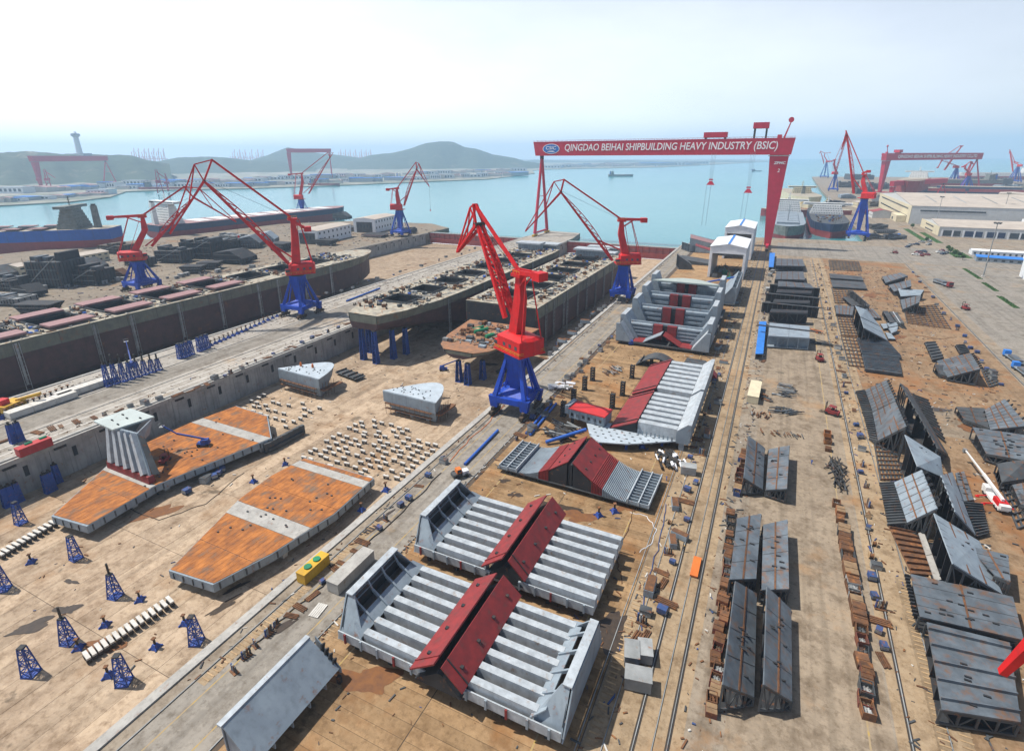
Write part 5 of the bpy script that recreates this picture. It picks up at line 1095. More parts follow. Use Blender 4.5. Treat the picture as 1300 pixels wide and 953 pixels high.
# ================================================================== PLATE FIELD AND ROAD-SIDE BLOCKS (right half)
def panel(label, q, webs=5, m=None, seams=2, base=.5, th=.28, ribs=0, web_m=None, seam_m=None, holes=0, foot=True, group='steel panel blocks in the right yard', edge=0, across=False):
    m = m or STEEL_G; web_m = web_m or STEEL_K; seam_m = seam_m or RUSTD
    P = [G(*a) for a in q]; ce = sum(P, Vector())/4; ce.z = 0
    P = [p-ce for p in P]; TL, TR, BR, BL = P
    c = thing('panel_block', label, 'hull block', tuple(ce), 0, group)
    nrm = (TR-TL).cross(BL-TL).normalized(); nrm = nrm if nrm.z > 0 else -nrm
    pl = MB().plate([TL, TR, BR, BL], th).build('plate', m, c)
    lp = lambda a, b, f: a+(b-a)*f
    for k in range(seams):
        f = (k+1)/(seams+1)
        a, b = (lp(TL, TR, f), lp(BL, BR, f)) if not across else (lp(TL, BL, f), lp(TR, BR, f))
        MB().bar(a+nrm*.06, b+nrm*.06, .35, .12, up=nrm).build('weld_seam', seam_m, pl)
    for k in range(seams*2+1):
        f = (k+1)/(seams*2+2); a, b = (lp(TL, BL, f), lp(TR, BR, f)) if not across else (lp(TL, TR, f), lp(BL, BR, f))
        MB().bar(a+nrm*.03, b+nrm*.03, .10, .06, up=nrm).build('plate_joint', STEEL_D, pl)
    for k in range(ribs):
        f = (k+.5)/ribs; a, b = lp(TL, BL, f), lp(TR, BR, f)
        MB().bar(a+nrm*.3, b+nrm*.3, .22, .6, up=nrm).build('rib', m, pl)
    for k in range(holes):
        a = lp(lp(TL, TR, random.uniform(.08, .92)), lp(BL, BR, random.uniform(.08, .92)), random.uniform(.08, .92))
        MB().bar(a+nrm*.12-Vector((.5, 0, 0)), a+nrm*.12+Vector((.5, 0, 0)), .3, .25, up=nrm).build('lug', STEEL_K, pl)
    for k in range(webs):
        f = (k+.04)/(webs-.92) if webs > 1 else .5
        f = min(f, .985)
        a, b = lp(TL, BL, f), lp(TR, BR, f)
        d = (BL-TL).normalized()*.12
        za, zb = a.z-th-.05, b.z-th-.05
        if max(za, zb) > base+.4:
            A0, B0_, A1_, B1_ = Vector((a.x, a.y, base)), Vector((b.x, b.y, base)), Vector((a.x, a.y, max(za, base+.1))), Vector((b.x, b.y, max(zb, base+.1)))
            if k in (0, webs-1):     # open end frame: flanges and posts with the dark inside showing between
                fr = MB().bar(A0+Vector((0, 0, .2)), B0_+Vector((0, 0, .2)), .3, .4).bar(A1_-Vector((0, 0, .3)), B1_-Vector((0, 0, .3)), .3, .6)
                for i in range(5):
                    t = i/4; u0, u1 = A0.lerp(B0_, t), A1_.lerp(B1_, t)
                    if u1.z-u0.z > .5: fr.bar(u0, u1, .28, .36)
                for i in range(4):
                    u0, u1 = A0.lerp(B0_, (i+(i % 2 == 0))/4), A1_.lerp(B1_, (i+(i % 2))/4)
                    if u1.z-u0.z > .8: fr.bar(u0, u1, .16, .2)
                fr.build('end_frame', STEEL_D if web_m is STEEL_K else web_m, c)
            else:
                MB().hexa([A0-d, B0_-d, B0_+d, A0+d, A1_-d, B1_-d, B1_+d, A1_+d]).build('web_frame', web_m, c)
    if edge:
        hi_ = (TR, BR) if TR.z+BR.z > TL.z+BL.z else (TL, BL)
        for k in range(edge):
            a = lp(hi_[0], hi_[1], (k+.5)/edge); MB().bar(a-nrm*.3-(TR-TL).normalized()*.3, a-nrm*.3+(TR-TL).normalized()*1.1*(1 if hi_[0] is TR else -1), .3, .7).build('stiffener_end', web_m, c)
    if foot:
        for k in range(4):
            a = lp(lp(TL, TR, .2+.6*(k % 2)), lp(BL, BR, .2+.6*(k % 2)), .15+.7*(k//2)); MB().box(a.x-.5, a.x+.5, a.y-.5, a.y+.5, .02, base).build('trestle', TIMBER, c)
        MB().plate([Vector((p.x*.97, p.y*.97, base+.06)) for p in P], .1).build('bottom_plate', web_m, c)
    return c
PB = 'panel blocks between the gantry rails and the road'
# road-side stack, far end
panel('grey topped stacked panel, farthest of the stack beside the road', [(986, 328, 5), (1019, 329, 5), (1021.5, 337.7, 5), (985, 337, 5)], seams=4, group=PB)
panel('grey topped stacked panel, second from the far end of the stack', [(986, 344.7, 5), (1019.7, 344.7, 5), (1022, 355, 5), (984, 354, 5)], seams=4, group=PB)
panel('grey topped panel above the black stepped frames', [(988, 356.5, 8), (1028, 359.7, 8), (1033, 365.5, 8), (987.5, 363, 8)], seams=3, group=PB)
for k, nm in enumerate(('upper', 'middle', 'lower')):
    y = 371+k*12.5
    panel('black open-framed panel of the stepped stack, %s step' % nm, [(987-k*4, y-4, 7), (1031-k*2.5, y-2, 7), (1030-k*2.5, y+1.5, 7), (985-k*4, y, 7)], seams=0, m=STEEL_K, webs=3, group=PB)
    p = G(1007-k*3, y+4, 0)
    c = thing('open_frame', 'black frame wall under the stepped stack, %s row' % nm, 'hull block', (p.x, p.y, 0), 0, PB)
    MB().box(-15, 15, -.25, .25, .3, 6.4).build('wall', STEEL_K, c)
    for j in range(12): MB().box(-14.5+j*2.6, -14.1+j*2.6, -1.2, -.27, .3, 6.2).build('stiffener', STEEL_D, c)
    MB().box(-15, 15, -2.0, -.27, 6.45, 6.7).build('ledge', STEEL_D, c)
panel('pale grey box panel at the near end of the stack beside the road', [(977, 409.5, 6.5), (1027.7, 414, 6.5), (1027.7, 429, 6.5), (975.4, 426, 6.5)], seams=0, m=STEEL_M, web_m=STEEL_M, webs=6, group=PB, across=True)
p = G(1001, 417, 6.6); tag(MB().box(-14.5, 14.5, -.9, .9, 0, .25).build('slot_beam', STEEL_K, None, (p.x, p.y, 6.55)), 'dark slot beam across the pale grey box panel', 'beam')
# road-side V pairs
panel('left leaf of the far grey panel pair beside the rusty bins', [(950.5, 553, 6), (971, 568, 2.2), (968.5, 621, 2.2), (944.5, 606, 6)], seams=1, group=PB, holes=5)
panel('right leaf of the far grey panel pair beside the road', [(976, 570, 2.6), (1002.4, 565, 5), (999, 620, 5), (972, 621.5, 2.6)], seams=1, group=PB, holes=5)
panel('left leaf of the middle grey panel pair beside the rusty bins', [(936, 657.5, 6), (966.6, 651.5, 5), (960, 734, 5), (926.5, 735, 6)], seams=1, group=PB, holes=7)
panel('right leaf of the middle grey panel pair beside the road', [(969, 665.7, 4), (999.8, 659, 5), (1001.8, 747, 5), (966.6, 748.5, 4)], seams=1, group=PB, holes=7)
panel('left leaf of the nearest grey panel pair beside the rusty bins', [(934, 737, 7), (961, 753, 3), (957.5, 884, 3), (918, 868, 7)], seams=1, group=PB, holes=9)
panel('right leaf of the nearest grey panel pair beside the road', [(974, 744, 7), (1004.7, 773, 3), (1005.7, 890, 3), (970, 868, 7)], seams=1, group=PB, holes=9)
PF = 'panel blocks on the plate field'
def pn(label, q, **k): k.setdefault('group', PF); return panel(label, q, **k)
pn('long dark flat panel at the far end of the plate field, farther one', [(1053, 347, 1.5), (1094, 351, 1.5), (1096, 355.6, 1.5), (1054, 352.5, 1.5)], m=STEEL_D, seams=0)
pn('long dark flat panel at the far end of the plate field, nearer one', [(1054.6, 355, 1.5), (1097, 358, 1.5), (1101, 366.6, 1.5), (1057, 364, 1.5)], m=STEEL_D, seams=0)
pn('tilted dark leaf over a curved trough in the plate field', [(1077, 368, 5), (1083, 369, 7), (1104, 387, 6), (1088, 376, 4)], m=STEEL_D, seams=1)
pn('curved dark trough under the tilted leaf', [(1070, 377, 2.2), (1086, 376, 1.6), (1103, 388, 1.6), (1082, 388, 2.2)], m=STEEL_D, seams=0)
pn('flat grey panel left of the big tilted leaves', [(1060, 387, 2), (1084.5, 388.7, 2), (1082, 399.7, 2), (1061.7, 398, 2)], seams=4)
pn('flat grey panel right of the big tilted leaves', [(1098, 391, 1.6), (1108, 391.5, 1.6), (1119, 403.5, 1.6), (1106, 403, 1.6)], seams=2)
pn('big tilted blue-grey leaf in the plate field, farther one', [(1086, 388, 10), (1100, 393, 8), (1117, 413.5, 3), (1093, 402, 10)], m=STEEL_M, seams=0)
pn('big tilted blue-grey leaf in the plate field, nearer one', [(1093, 403, 10), (1117.5, 414.5, 3), (1127, 432, 2.5), (1097, 416, 10)], m=STEEL_M, seams=0)
pn('ribbed grey flat panel below the tilted leaves, farther one', [(1088, 429.5, 1.8), (1127, 433, 1.8), (1144.6, 453, 1.8), (1094, 447.5, 1.8)], ribs=14, seams=0)
pn('ribbed grey flat panel below the tilted leaves, nearer one', [(1094.5, 449.5, 1.8), (1141, 455, 1.8), (1145, 474, 1.8), (1098.5, 467.7, 1.8)], ribs=12, seams=1)
pn('dark ridged grey panel in the far right cluster, topmost', [(1120, 351, 3), (1143.5, 346, 7), (1152.5, 350, 7), (1124, 359, 2)], seams=3)
pn('ridged grey panel in the far right cluster, second', [(1128, 362, 3), (1156, 355, 8), (1156.7, 363, 8), (1135, 370, 3)], seams=3)
pn('pale plain panel in the far right cluster, third', [(1140, 366, 5), (1173, 368, 6), (1168.5, 374.5, 4), (1143.5, 376, 3)], m=STEEL_M, seams=0)
pn('ridged grey panel in the far right cluster, nearest', [(1143, 380.7, 2), (1169, 374.5, 8), (1167, 383.5, 8), (1146, 392.5, 2)], seams=3)
pn('dark narrow panel right of the ribbed flats, left strip', [(1121, 394.5, 3), (1127, 394.5, 2), (1137, 409, 2), (1130, 409, 3)], m=STEEL_D, seams=0)
pn('dark narrow panel right of the ribbed flats, right strip', [(1129, 395, 1.5), (1139, 396.5, 3.5), (1148, 410, 3.5), (1138.5, 409.5, 1.5)], m=STEEL_D, seams=1, seam_m=STEEL_L)
pn('small pale plate among loose pieces, upper', [(1118, 411, 1.4), (1126, 410.5, 1.4), (1127, 416, 1.4), (1122, 417, 1.4)], m=STEEL_M, seams=0, webs=2)
pn('small pale plate among loose pieces, middle', [(1126, 410, 2), (1138, 409, 2), (1140, 413, 2), (1129, 415, 2)], m=STEEL_M, seams=0, webs=2)
pn('small pale plate among loose pieces, lower', [(1128, 416.5, 2), (1140, 414, 3), (1139, 419.5, 2), (1132, 423, 1.5)], m=STEEL_M, seams=0, webs=2)
pn('small pale plate at the foot of the nearer tilted leaf', [(1124, 421.5, 1.4), (1131, 423, 1.4), (1137, 430, 1.4), (1128, 429.5, 1.4)], m=STEEL_M, seams=0, webs=2)
pn('ridged grey panel propped up beside the right rail, mid field', [(1189, 458, 3), (1232, 447.7, 8), (1244.6, 467.7, 8), (1203, 478.5, 2)], seams=4, edge=8)
pn('dark low panel left behind the propped mid-field panel', [(1174, 434, 1.6), (1187, 433, 1.6), (1198, 453, 1.6), (1184, 456, 1.6)], m=STEEL_D, ribs=6, seams=0)
pn('dark low panel right behind the propped mid-field panel', [(1213, 438, 1.6), (1224, 437, 1.6), (1231, 446, 1.6), (1219, 448, 1.6)], m=STEEL_D, ribs=5, seams=0)
pn('dark wedge panel at the left foot of the propped mid-field panel', [(1187, 462, 4), (1214, 466, 2), (1204, 478, 1.5), (1192, 474, 2)], m=STEEL_D, seams=0)
# near clusters
pn('bilge block with brown seams, farther half, left of the black leaning plate', [(1098.5, 495, 2.5), (1125, 482, 11), (1136.6, 508.5, 11), (1107.7, 522.3, 2.5)], seams=3, edge=8)
pn('bilge block with brown seams, nearer half, left of the black leaning plate', [(1107.7, 523.5, 2.5), (1136.6, 509.5, 11), (1150.4, 541, 11), (1114.6, 559, 2.5)], seams=3, edge=9)
pn('dark ribbed skirt of the farther bilge block half', [(1086, 497, .9), (1098, 495, 2.3), (1107, 522, 2.3), (1095, 522.5, .9)], m=STEEL_D, ribs=12, seams=0, foot=False)
pn('dark ribbed skirt of the nearer bilge block half', [(1096, 525, .9), (1107, 524, 2.3), (1114, 559, 2.3), (1104, 556, .9)], m=STEEL_D, ribs=12, seams=0, foot=False)
pn('black leaning plate with jagged edge in the middle of the near field', [(1143, 486, 11), (1152, 492, 8), (1204, 577, 1.2), (1191, 569, 9)], m=STEEL_D, seams=1, edge=10)
pn('black frame panel at the right foot of the leaning plate', [(1158, 500, 1), (1178, 507, 1), (1200, 560, 1), (1186, 548, 1)], m=STEEL_K, ribs=12, seams=0)
pn('pale blue-grey kite-shaped leaf below the black leaning plate', [(1149, 551.5, 10), (1194, 579.5, 6.5), (1198, 606, 4), (1165, 591.6, 9)], m=STEEL_M, seams=0, holes=3)
pn('blue-grey bilge plate with ribbed left skirt in the near field', [(1135, 612, 3), (1170, 596, 10), (1189.6, 644.7, 10), (1151.5, 663, 3)], m=STEEL_M, seams=2, edge=6)
pn('dark ribbed skirt of the blue-grey bilge plate', [(1117, 613, 1), (1135, 612, 2.8), (1151.5, 663, 2.8), (1127, 664.5, 1)], m=STEEL_D, ribs=16, seams=0, foot=False)
pn('long narrow blue-grey leaf right of the ribbed bilge plate', [(1195, 603, 9), (1209, 599, 4), (1239, 679, 3), (1213, 649, 9)], m=STEEL_M, seams=1, edge=6)
pn('dark ribbed panel right of the long narrow leaf', [(1213, 600, 1), (1224, 598, 1), (1236, 634, 1), (1222, 636, 1)], m=STEEL_G, seams=1, holes=6)
pn('dark ribbed grating below the mobile crane', [(1222, 637, 1.2), (1247, 640, 1.2), (1255, 676, 1.2), (1240, 680, 1.2)], m=STEEL_D, ribs=12, seams=0)
pn('pointed blue-grey leaf above the big flat panel at lower right', [(1186, 651, 9), (1244, 687, 4), (1273, 754, 2.5), (1210, 715, 9)], m=STEEL_M, seams=2, holes=3)
pn('dark box panel behind the pointed leaf at lower right', [(1228, 692, 5), (1280, 704, 5), (1283, 738, 5), (1264, 730, 5)], seams=1, holes=2)
pn('black open frame floor left of the pointed leaf', [(1128, 667, .7), (1172, 676, .7), (1192, 730, .7), (1157, 727, .7)], m=RUSTD, ribs=8, seams=0, webs=0, foot=False)
pn('pale timber-coloured girder beside the black open frame floor', [(1166, 676, 1.8), (1173, 675, 1.8), (1195, 735, 1.8), (1187, 737, 1.8)], m=CONC, seams=0, webs=3)
pn('large flat grey panel with brown seams at lower right', [(1156, 728, 4), (1286, 757, 4), (1300, 812, 4), (1168, 782, 4)], seams=1, holes=14, edge=12)
pn('deep beamed grey block in the lower right corner', [(1176.5, 789, 4), (1282, 815, 4), (1296, 916, 4), (1196, 900, 4)], m=STEEL_G, ribs=5, seams=0, holes=6)
pn('brown-seamed grey panel at the right edge, farther one', [(1250, 520, 4), (1276, 506, 7), (1304, 540, 7), (1257, 545, 3)], seams=3, edge=6)
pn('dark curved panel left of the farther right-edge panel', [(1214, 516, 3), (1250, 518, 3), (1256, 543, 2.5), (1224, 532, 2)], m=STEEL_D, seams=1)
pn('plain grey slab at the right edge with small lugs', [(1235, 542, 5), (1308, 553, 7), (1312, 586, 5), (1252, 575.4, 3)], seams=1, holes=16)
pn('crumpled dark plate at the right edge below the plain slab', [(1266, 588, 4), (1306, 582, 6), (1310, 606, 3), (1272, 612, 3)], m=STEEL_D, seams=1)
pn('grey plate at the right edge, lowest of the right-edge pile', [(1285, 615, 3), (1312, 610, 6), (1316, 644, 5), (1296, 640, 2)], m=STEEL_G, seams=1)
# rusty jig beds: rows of low bars
def jig(label, q, n, mcount, m=RUSTD, z=.5):
    P = [G(*a, 0) for a in q]; ce = sum(P, Vector())/4; TL, TR, BR, BL = [p-ce for p in P]
    c = thing('jig_bed', label, 'jig bed', (ce.x, ce.y, 0), 0, 'rusty jig beds on the plate field')
    lp = lambda a, b, f: a+(b-a)*f; up = Vector((0, 0, z))
    for k in range(n): MB().bar(lp(TL, BL, k/(n-1))+up, lp(TR, BR, k/(n-1))+up, .35, .45).build('bar', m, c)
    for k in range(mcount): MB().bar(lp(TL, TR, k/(mcount-1))+up*.45, lp(BL, BR, k/(mcount-1))+up*.45, .4, .4).build('cross_bar', STEEL_D, c)
jig('bare rusty jig bed at the far end of the plate field', [(1052, 331), (1090, 333), (1094, 345), (1054, 343)], 9, 10, STEEL_D)
jig('rusty jig bed left of the tilted leaves', [(1056, 366), (1076, 367), (1084, 386), (1060, 385)], 8, 6)
jig('rusty jig bed below the small flat grey panel', [(1062, 400), (1082, 401), (1092, 428), (1068, 426)], 9, 6)
jig('rusty jig bed left of the ribbed flat panels', [(1068, 428), (1088, 430), (1098, 467), (1078, 465)], 9, 5)
jig('broad striped rusty jig bed beside the right rail', [(1147, 391), (1188, 388), (1207, 418), (1152, 411)], 12, 9)
jig('rusty jig bed under the mid-field propped panel, right side', [(1246, 470), (1254, 468), (1268, 488), (1256, 492)], 8, 4, STEEL_D)
jig('rusty jig bed left of the pale kite-shaped leaf', [(1110, 564), (1136, 566), (1146, 610), (1118, 610)], 9, 7)
jig('low rusty jig bed at the right edge below the mobile crane', [(1272, 622), (1282, 620), (1304, 668), (1292, 672)], 7, 3, STEEL_D)
# bins and boxes along the rails
def bin_mesh(w, l, h, m):
    b = MB().box(-w/2, w/2, -l/2, l/2, 0, .15).box(-w/2, -w/2+.12, -l/2, l/2, .15, h).box(w/2-.12, w/2, -l/2, l/2, .15, h).box(-w/2+.12, w/2-.12, -l/2, -l/2+.12, .15, h).box(-w/2+.12, w/2-.12, l/2-.12, l/2, .15, h)
    me = b.mesh('bin_body'); me.materials.append(m); return me
fill = MB(); rr = random.Random(5)
gx, gy = 7, 9; hgt = [[(.55+rr.uniform(0, .55))*(1 if 0 < i < gx and 0 < j < gy else .6) for j in range(gy+1)] for i in range(gx+1)]
fill.add([(-.85+1.7*i/gx, -1.25+2.5*j/gy, hgt[i][j]) for i in range(gx+1) for j in range(gy+1)], [(i*(gy+1)+j, (i+1)*(gy+1)+j, (i+1)*(gy+1)+j+1, i*(gy+1)+j+1) for i in range(gx) for j in range(gy)])
FILLS = []
for m_ in (RUSTD, STEEL_D, GREYM, BOGIE):
    me_ = fill.mesh('scrap'); me_.materials.append(m_); FILLS.append(me_)
FILL = FILLS[0]
BINS = [bin_mesh(2.0, 2.8, 1.3, m) for m in (RUSTD, mat('faded_orange', (.34, .13, .04), (.22, .09, .04), rough=.8, rust=.4), GREYM, GEARB, mat('faded_oxide', (.15, .045, .035), (.11, .05, .035), rough=.8, rust=.5), STEEL_D)]
LIDS = []
for m_ in (RUSTD, RUSTD, mat('dusty_timber', (.27, .18, .10), (.17, .11, .065), rough=.9, sc=.8, rust=.3)):
    me_ = MB().box(-.95, .95, -1.35, 1.35, 1.2, 1.38).box(-.9, .9, -.2, .2, 1.38, 1.5).mesh('lid'); me_.materials.append(m_); LIDS.append(me_)
def bins(name, px0, px1, n, lab, group, kinds, jit=.4, w=(.85, 1.2), tall=(.8, 1.3), lids=.3):
    r = random.Random(n*7+int(px0[0]))
    for k in range(n):
        f = k/(n-1); p = G(px0[0]+(px1[0]-px0[0])*f, px0[1]+(px1[1]-px0[1])*f)
        me = BINS[r.choice(kinds)]
        c = thing('scrap_bin', '%s, %s from the far end' % (lab, ORD[k]), 'bin', (p.x+r.uniform(-jit, jit), p.y, .02), r.uniform(-.12, .12), group)
        o = obj('bin_body', me, c); s = r.uniform(*w); o.scale = (s, s*r.uniform(.8, 1.15), r.uniform(*tall))
        if r.random() < lids: f_ = obj('lid', r.choice(LIDS), c); f_.scale = o.scale
        else: f_ = obj('scrap', r.choice(FILLS), c); f_.scale = (s, s*.8, r.uniform(.7, 1.2))
bins('a', (944, 578), (936, 628), 9, 'scrap bin in the row left of the far panel pair', 'scrap bins beside the gantry rails', (0, 0, 0, 4, 5, 3))
bins('b', (929, 654), (919, 765), 13, 'scrap bin in the row left of the middle panel pair', 'scrap bins beside the gantry rails', (0, 0, 0, 4, 5, 2))
bins('c', (917, 775), (904, 905), 11, 'scrap bin in the row left of the nearest panel pair', 'scrap bins beside the gantry rails', (0, 0, 4, 4))
bins('d', (1070, 676), (1090, 790), 12, 'brown bin in the long row along the road edge', 'brown bins along the road', (0, 0, 0, 2, 5), .15, (1.2, 1.4), lids=.85)
bins('e', (1093, 805), (1101, 905), 9, 'full scrap bin at the near end of the road edge', 'brown bins along the road', (0, 0, 5, 4), .3, (.9, 1.2))
bins('f', (1062, 642), (1067, 662), 3, 'orange scrap bin below the dark pipe pile', 'brown bins along the road', (0, 1), .3)
bins('g', (1050, 553), (1052, 572), 3, 'yellow-rust bin above the dark pipe pile', 'brown bins along the road', (1, 0), .3)
# piles of pipes and dark scrap
def pile(label, px, z, n, ln, sp, m, seed, name='pipe_pile', cat='pile', r0=.18):
    r = random.Random(seed); p = G(*px, z); c = thing(name, label, cat, (p.x, p.y, z), r.uniform(0, 3))
    for k in range(n):
        a = Vector((r.uniform(-sp[0], sp[0]), r.uniform(-sp[1], sp[1]), r0+r.uniform(0, sp[2]))); t = r.gauss(0, .35); d = Vector((math.sin(t), math.cos(t), r.uniform(-.06, .06)))*ln*r.uniform(.5, 1)/2
        MB().tube(a-d, a+d, r0*r.uniform(.7, 1.5), n=6).build('pipe', r.choice(m), c)
    return c
pile('black pile of pipes in a long heap at the road edge', (1063, 605), 0, 46, 7, (1.4, 7, 1.6), (STEEL_K, STEEL_D, DARK), 3).rotation_euler.z = .05
pile('dark pipe bundle near the cream container, upper', (998, 497), 0, 26, 6, (6, 2, 1), (STEEL_D, STEEL_G, GREYM), 4).rotation_euler.z = 1.4
pile('dark pipe bundle near the cream container, lower left', (988, 522), 0, 14, 5, (2, 2, .9), (STEEL_D, STEEL_G), 5)
pile('dark pipe bundle near the cream container, lower right', (1003, 524), 0, 14, 5, (2.2, 2, .9), (STEEL_D, STEEL_G), 6)
pile('dark scrap heap beside the cream container', (970, 505), 0, 20, 4, (2, 3, 1), (STEEL_D, RUSTD), 7)
pile('black tarpaulin-like heap of hoses beside the rails', (849, 587), 0, 40, 4, (4, 4, 1.6), (DARK, STEEL_K, DARK, TARP), 8, 'hose_heap', 'heap', .35)
pile('black heap of pipes left of the ribbed tent block', (710, 549), 0, 44, 7, (5, 3.5, 1.6), (DARK, STEEL_K, STEEL_D, GREYM), 9, r0=.25)
pile('white wrapped bundle beside the nearest crane', (712, 492), 0, 22, 4, (3, 4, 1.2), (TARP, TARP, GREYM), 10, 'wrapped_bundle', 'bundle', .4)
pile('blackish pipe stack beside the stacked panels at the road', (1041, 437), 0, 24, 6, (2, 4, 1.4), (STEEL_K, STEEL_D), 12)
pile('orange rusty heap beside the stacked panels', (1036, 422), 0, 16, 4, (1.5, 3, 1.2), (RUSTD, ORANGE), 13)
pile('rusty beam row in the sandy area below the pipe bundles', (993, 552), 0, 16, 3, (7, 1.2, .8), (RUSTD, STEEL_D), 14).rotation_euler.z = .2
pile('rusty cable coil heap left of the sandy area', (965, 527), 0, 16, 3, (3, 2, .8), (RUSTD, RUSTD, GREYM), 15)
pile('dark stack of bars between the near blocks and the hold section', (778, 472), 0, 20, 6, (5, 2, 1), (STEEL_D, RUSTD, GREYM), 16)
# long blue pipes
def pipe(label, a, b, r=.45, z0=.5, z1=.5, m=PIPEB):
    p, q = G(*a, z0), G(*b, z1); c = p.lerp(q, .5)
    tag(MB().tube(p-c, q-c, r, n=10).build('blue_pipe', m, None, c), label, 'pipe', 'long blue pipes')
pipe('long blue pipe lying on the crane road', (590, 589), (632, 546))
pipe('long blue pipe pair beside the nearest crane, left one', (668, 550), (700, 512)); pipe('long blue pipe pair beside the nearest crane, right one', (673, 552), (706, 512))
pipe('blue pipe leaning over the ribbed tent block', (693, 561), (744, 545), .6, 1, 3.2)
pipe('long blue pipe on the pier beyond the left hull', (440, 382), (482, 366), .6)
# orange skid, cream container, blue lean-to roofs, forklifts
def box_thing(name, label, cat, px, dims, m, rz=0, z=0, group=None, lid=None, ribs=True, lid_m=None):
    p = G(*px, z); w, l, h = dims; c = thing(name, label, cat, (p.x, p.y, z+.02), rz, group)
    MB().box(-w/2, w/2, -l/2, l/2, .15, h).build('body', m, c); MB().box(-w/2+.2, w/2-.2, -l/2+.2, l/2-.2, 0, .14).build('skid', STEEL_D, c)
    if ribs:
        n = max(2, int(l/.9))
        for k in range(n):
            for s in (-1, 1): MB().box(s*w/2-.05, s*w/2+.05, -l/2+k*l/n+.1, -l/2+k*l/n+.4, .2, h-.1).build('rib', m, c)
    MB().box(-w/2-.06, w/2+.06, -l/2-.06, l/2+.06, h+.01, h+.14).build('lid', lid_m or m, c)
    return c
box_thing('cream_container', 'long cream container beside the dark pipe bundles', 'container', (957, 502), (4.0, 17, 3), CREAM, -.03)
box_thing('orange_skid', 'flat bright orange skid lying between the gantry rails', 'skid', (883, 721), (1.6, 6.6, .5), ORANGE, .0, lid=None)
p = G(883, 721); 
c = box_thing('yellow_container', 'yellow container with green lids at the dock edge', 'container', (399, 727), (2.5, 7.6, 2.7), YELLOW, .0, lid_m=YELLOW)
for yy in (-1.5, 1.2): MB().tube((0, yy, 2.86), (0, yy, 3.15), .85, n=14).build('round_lid', GREENP, c)
box_thing('grey_slab_stack', 'long grey concrete stack on the crane road', 'slab stack', (447, 730), (3.2, 12, 2.8), CONC, .0, ribs=False)
p = G(404, 775); c = thing('pallet', 'pale wooden pallet lying on the crane road', 'pallet', (p.x, p.y, .03), .15)
for k in range(5): MB().box(-1.1+k*.46, -.72+k*.46, -1.8, 1.8, .12, .2).build('board', CONCW, c)
for yy in (-1.5, 0, 1.5): MB().box(-1.1, 1.1, yy-.1, yy+.1, 0, .115).build('bearer', TIMBER, c)
for lab, q in (('long blue corrugated roof between the rails and the panel stack', [(964, 408, 3.4), (973, 408, 3.0), (969, 449, 3.0), (959, 449, 3.4)]), ('short blue corrugated roof at the far end of the rails', [(977, 321, 3.4), (984, 321, 3.0), (982, 339, 3.0), (976, 339, 3.4)])):
    P = [G(*a) for a in q]; ce = sum(P, Vector())/4; ce.z = 0; P = [a-ce for a in P]; c = thing('lean_to', lab, 'shed', tuple(ce), 0, 'blue roofed sheds by the rails')
    MB().plate(P, .12).build('roof', BRIGHTBLUE, c)
    for a in P: MB().bar((a.x*.9, a.y*.95, 0), (a.x*.9, a.y*.95, a.z-.15), .2).build('post', GREYM, c)
    MB().plate([P[0]*.93+Vector((0, 0, 0)), P[3]*.93, Vector((P[3].x*.93, P[3].y*.93, .1)), Vector((P[0].x*.93, P[0].y*.93, .1))], .1).build('back_wall', STEEL_M, c)
def forklift():
    c = obj('forklift', None)
    MB().box(-.8, .8, -1.3, 1.2, .45, 1.3).box(-.75, .75, -1.7, -1.3, .5, 1.2).build('body', OXIDE, c)
    for s in (-.7, .7):
        for y in (-1.1, .9): MB().tube((s-.15, y, .4), (s+.15, y, .4), .4, n=10).build('wheel', TYRE, c)
    MB().bar((-.45, 1.35, .2), (-.45, 1.35, 3), .14).bar((.45, 1.35, .2), (.45, 1.35, 3), .14).bar((-.45, 1.35, 2.9), (.45, 1.35, 2.9), .12).build('lift_mast', DARK, c)
    for s in (-.4, .4): MB().box(s-.08, s+.08, 1.4, 2.6, .15, .25).build('fork', DARK, c)
    MB().box(-.7, .7, -.8, .7, 2.15, 2.25).bar((-.65, -.75, 1.3), (-.65, -.75, 2.15), .1).bar((.65, -.75, 1.3), (.65, -.75, 2.15), .1).bar((-.65, .65, 1.3), (-.65, .65, 2.15), .1).bar((.65, .65, 1.3), (.65, .65, 2.15), .1).build('roof_guard', OXIDE, c)
    MB().box(-.4, .4, -.5, .1, 1.3, 1.75).build('seat', DARK, c)
    return c
FK = Proto(forklift)
for (x, y, rz, lab) in ((1040, 458, .3, 'small red forklift on the road beside the panel stack'), (1055, 526, 1.2, 'small red forklift at the road edge near the bilge block'), (1225, 393, .4, 'small red forklift on the wide road at right'), (1136, 322, 1.5, 'red forklift at the cross road, left of the cars')):
    p = G(x, y); FK.put((p.x, p.y, .02), rz, lab, 'forklift', 'red forklifts', 1.5)
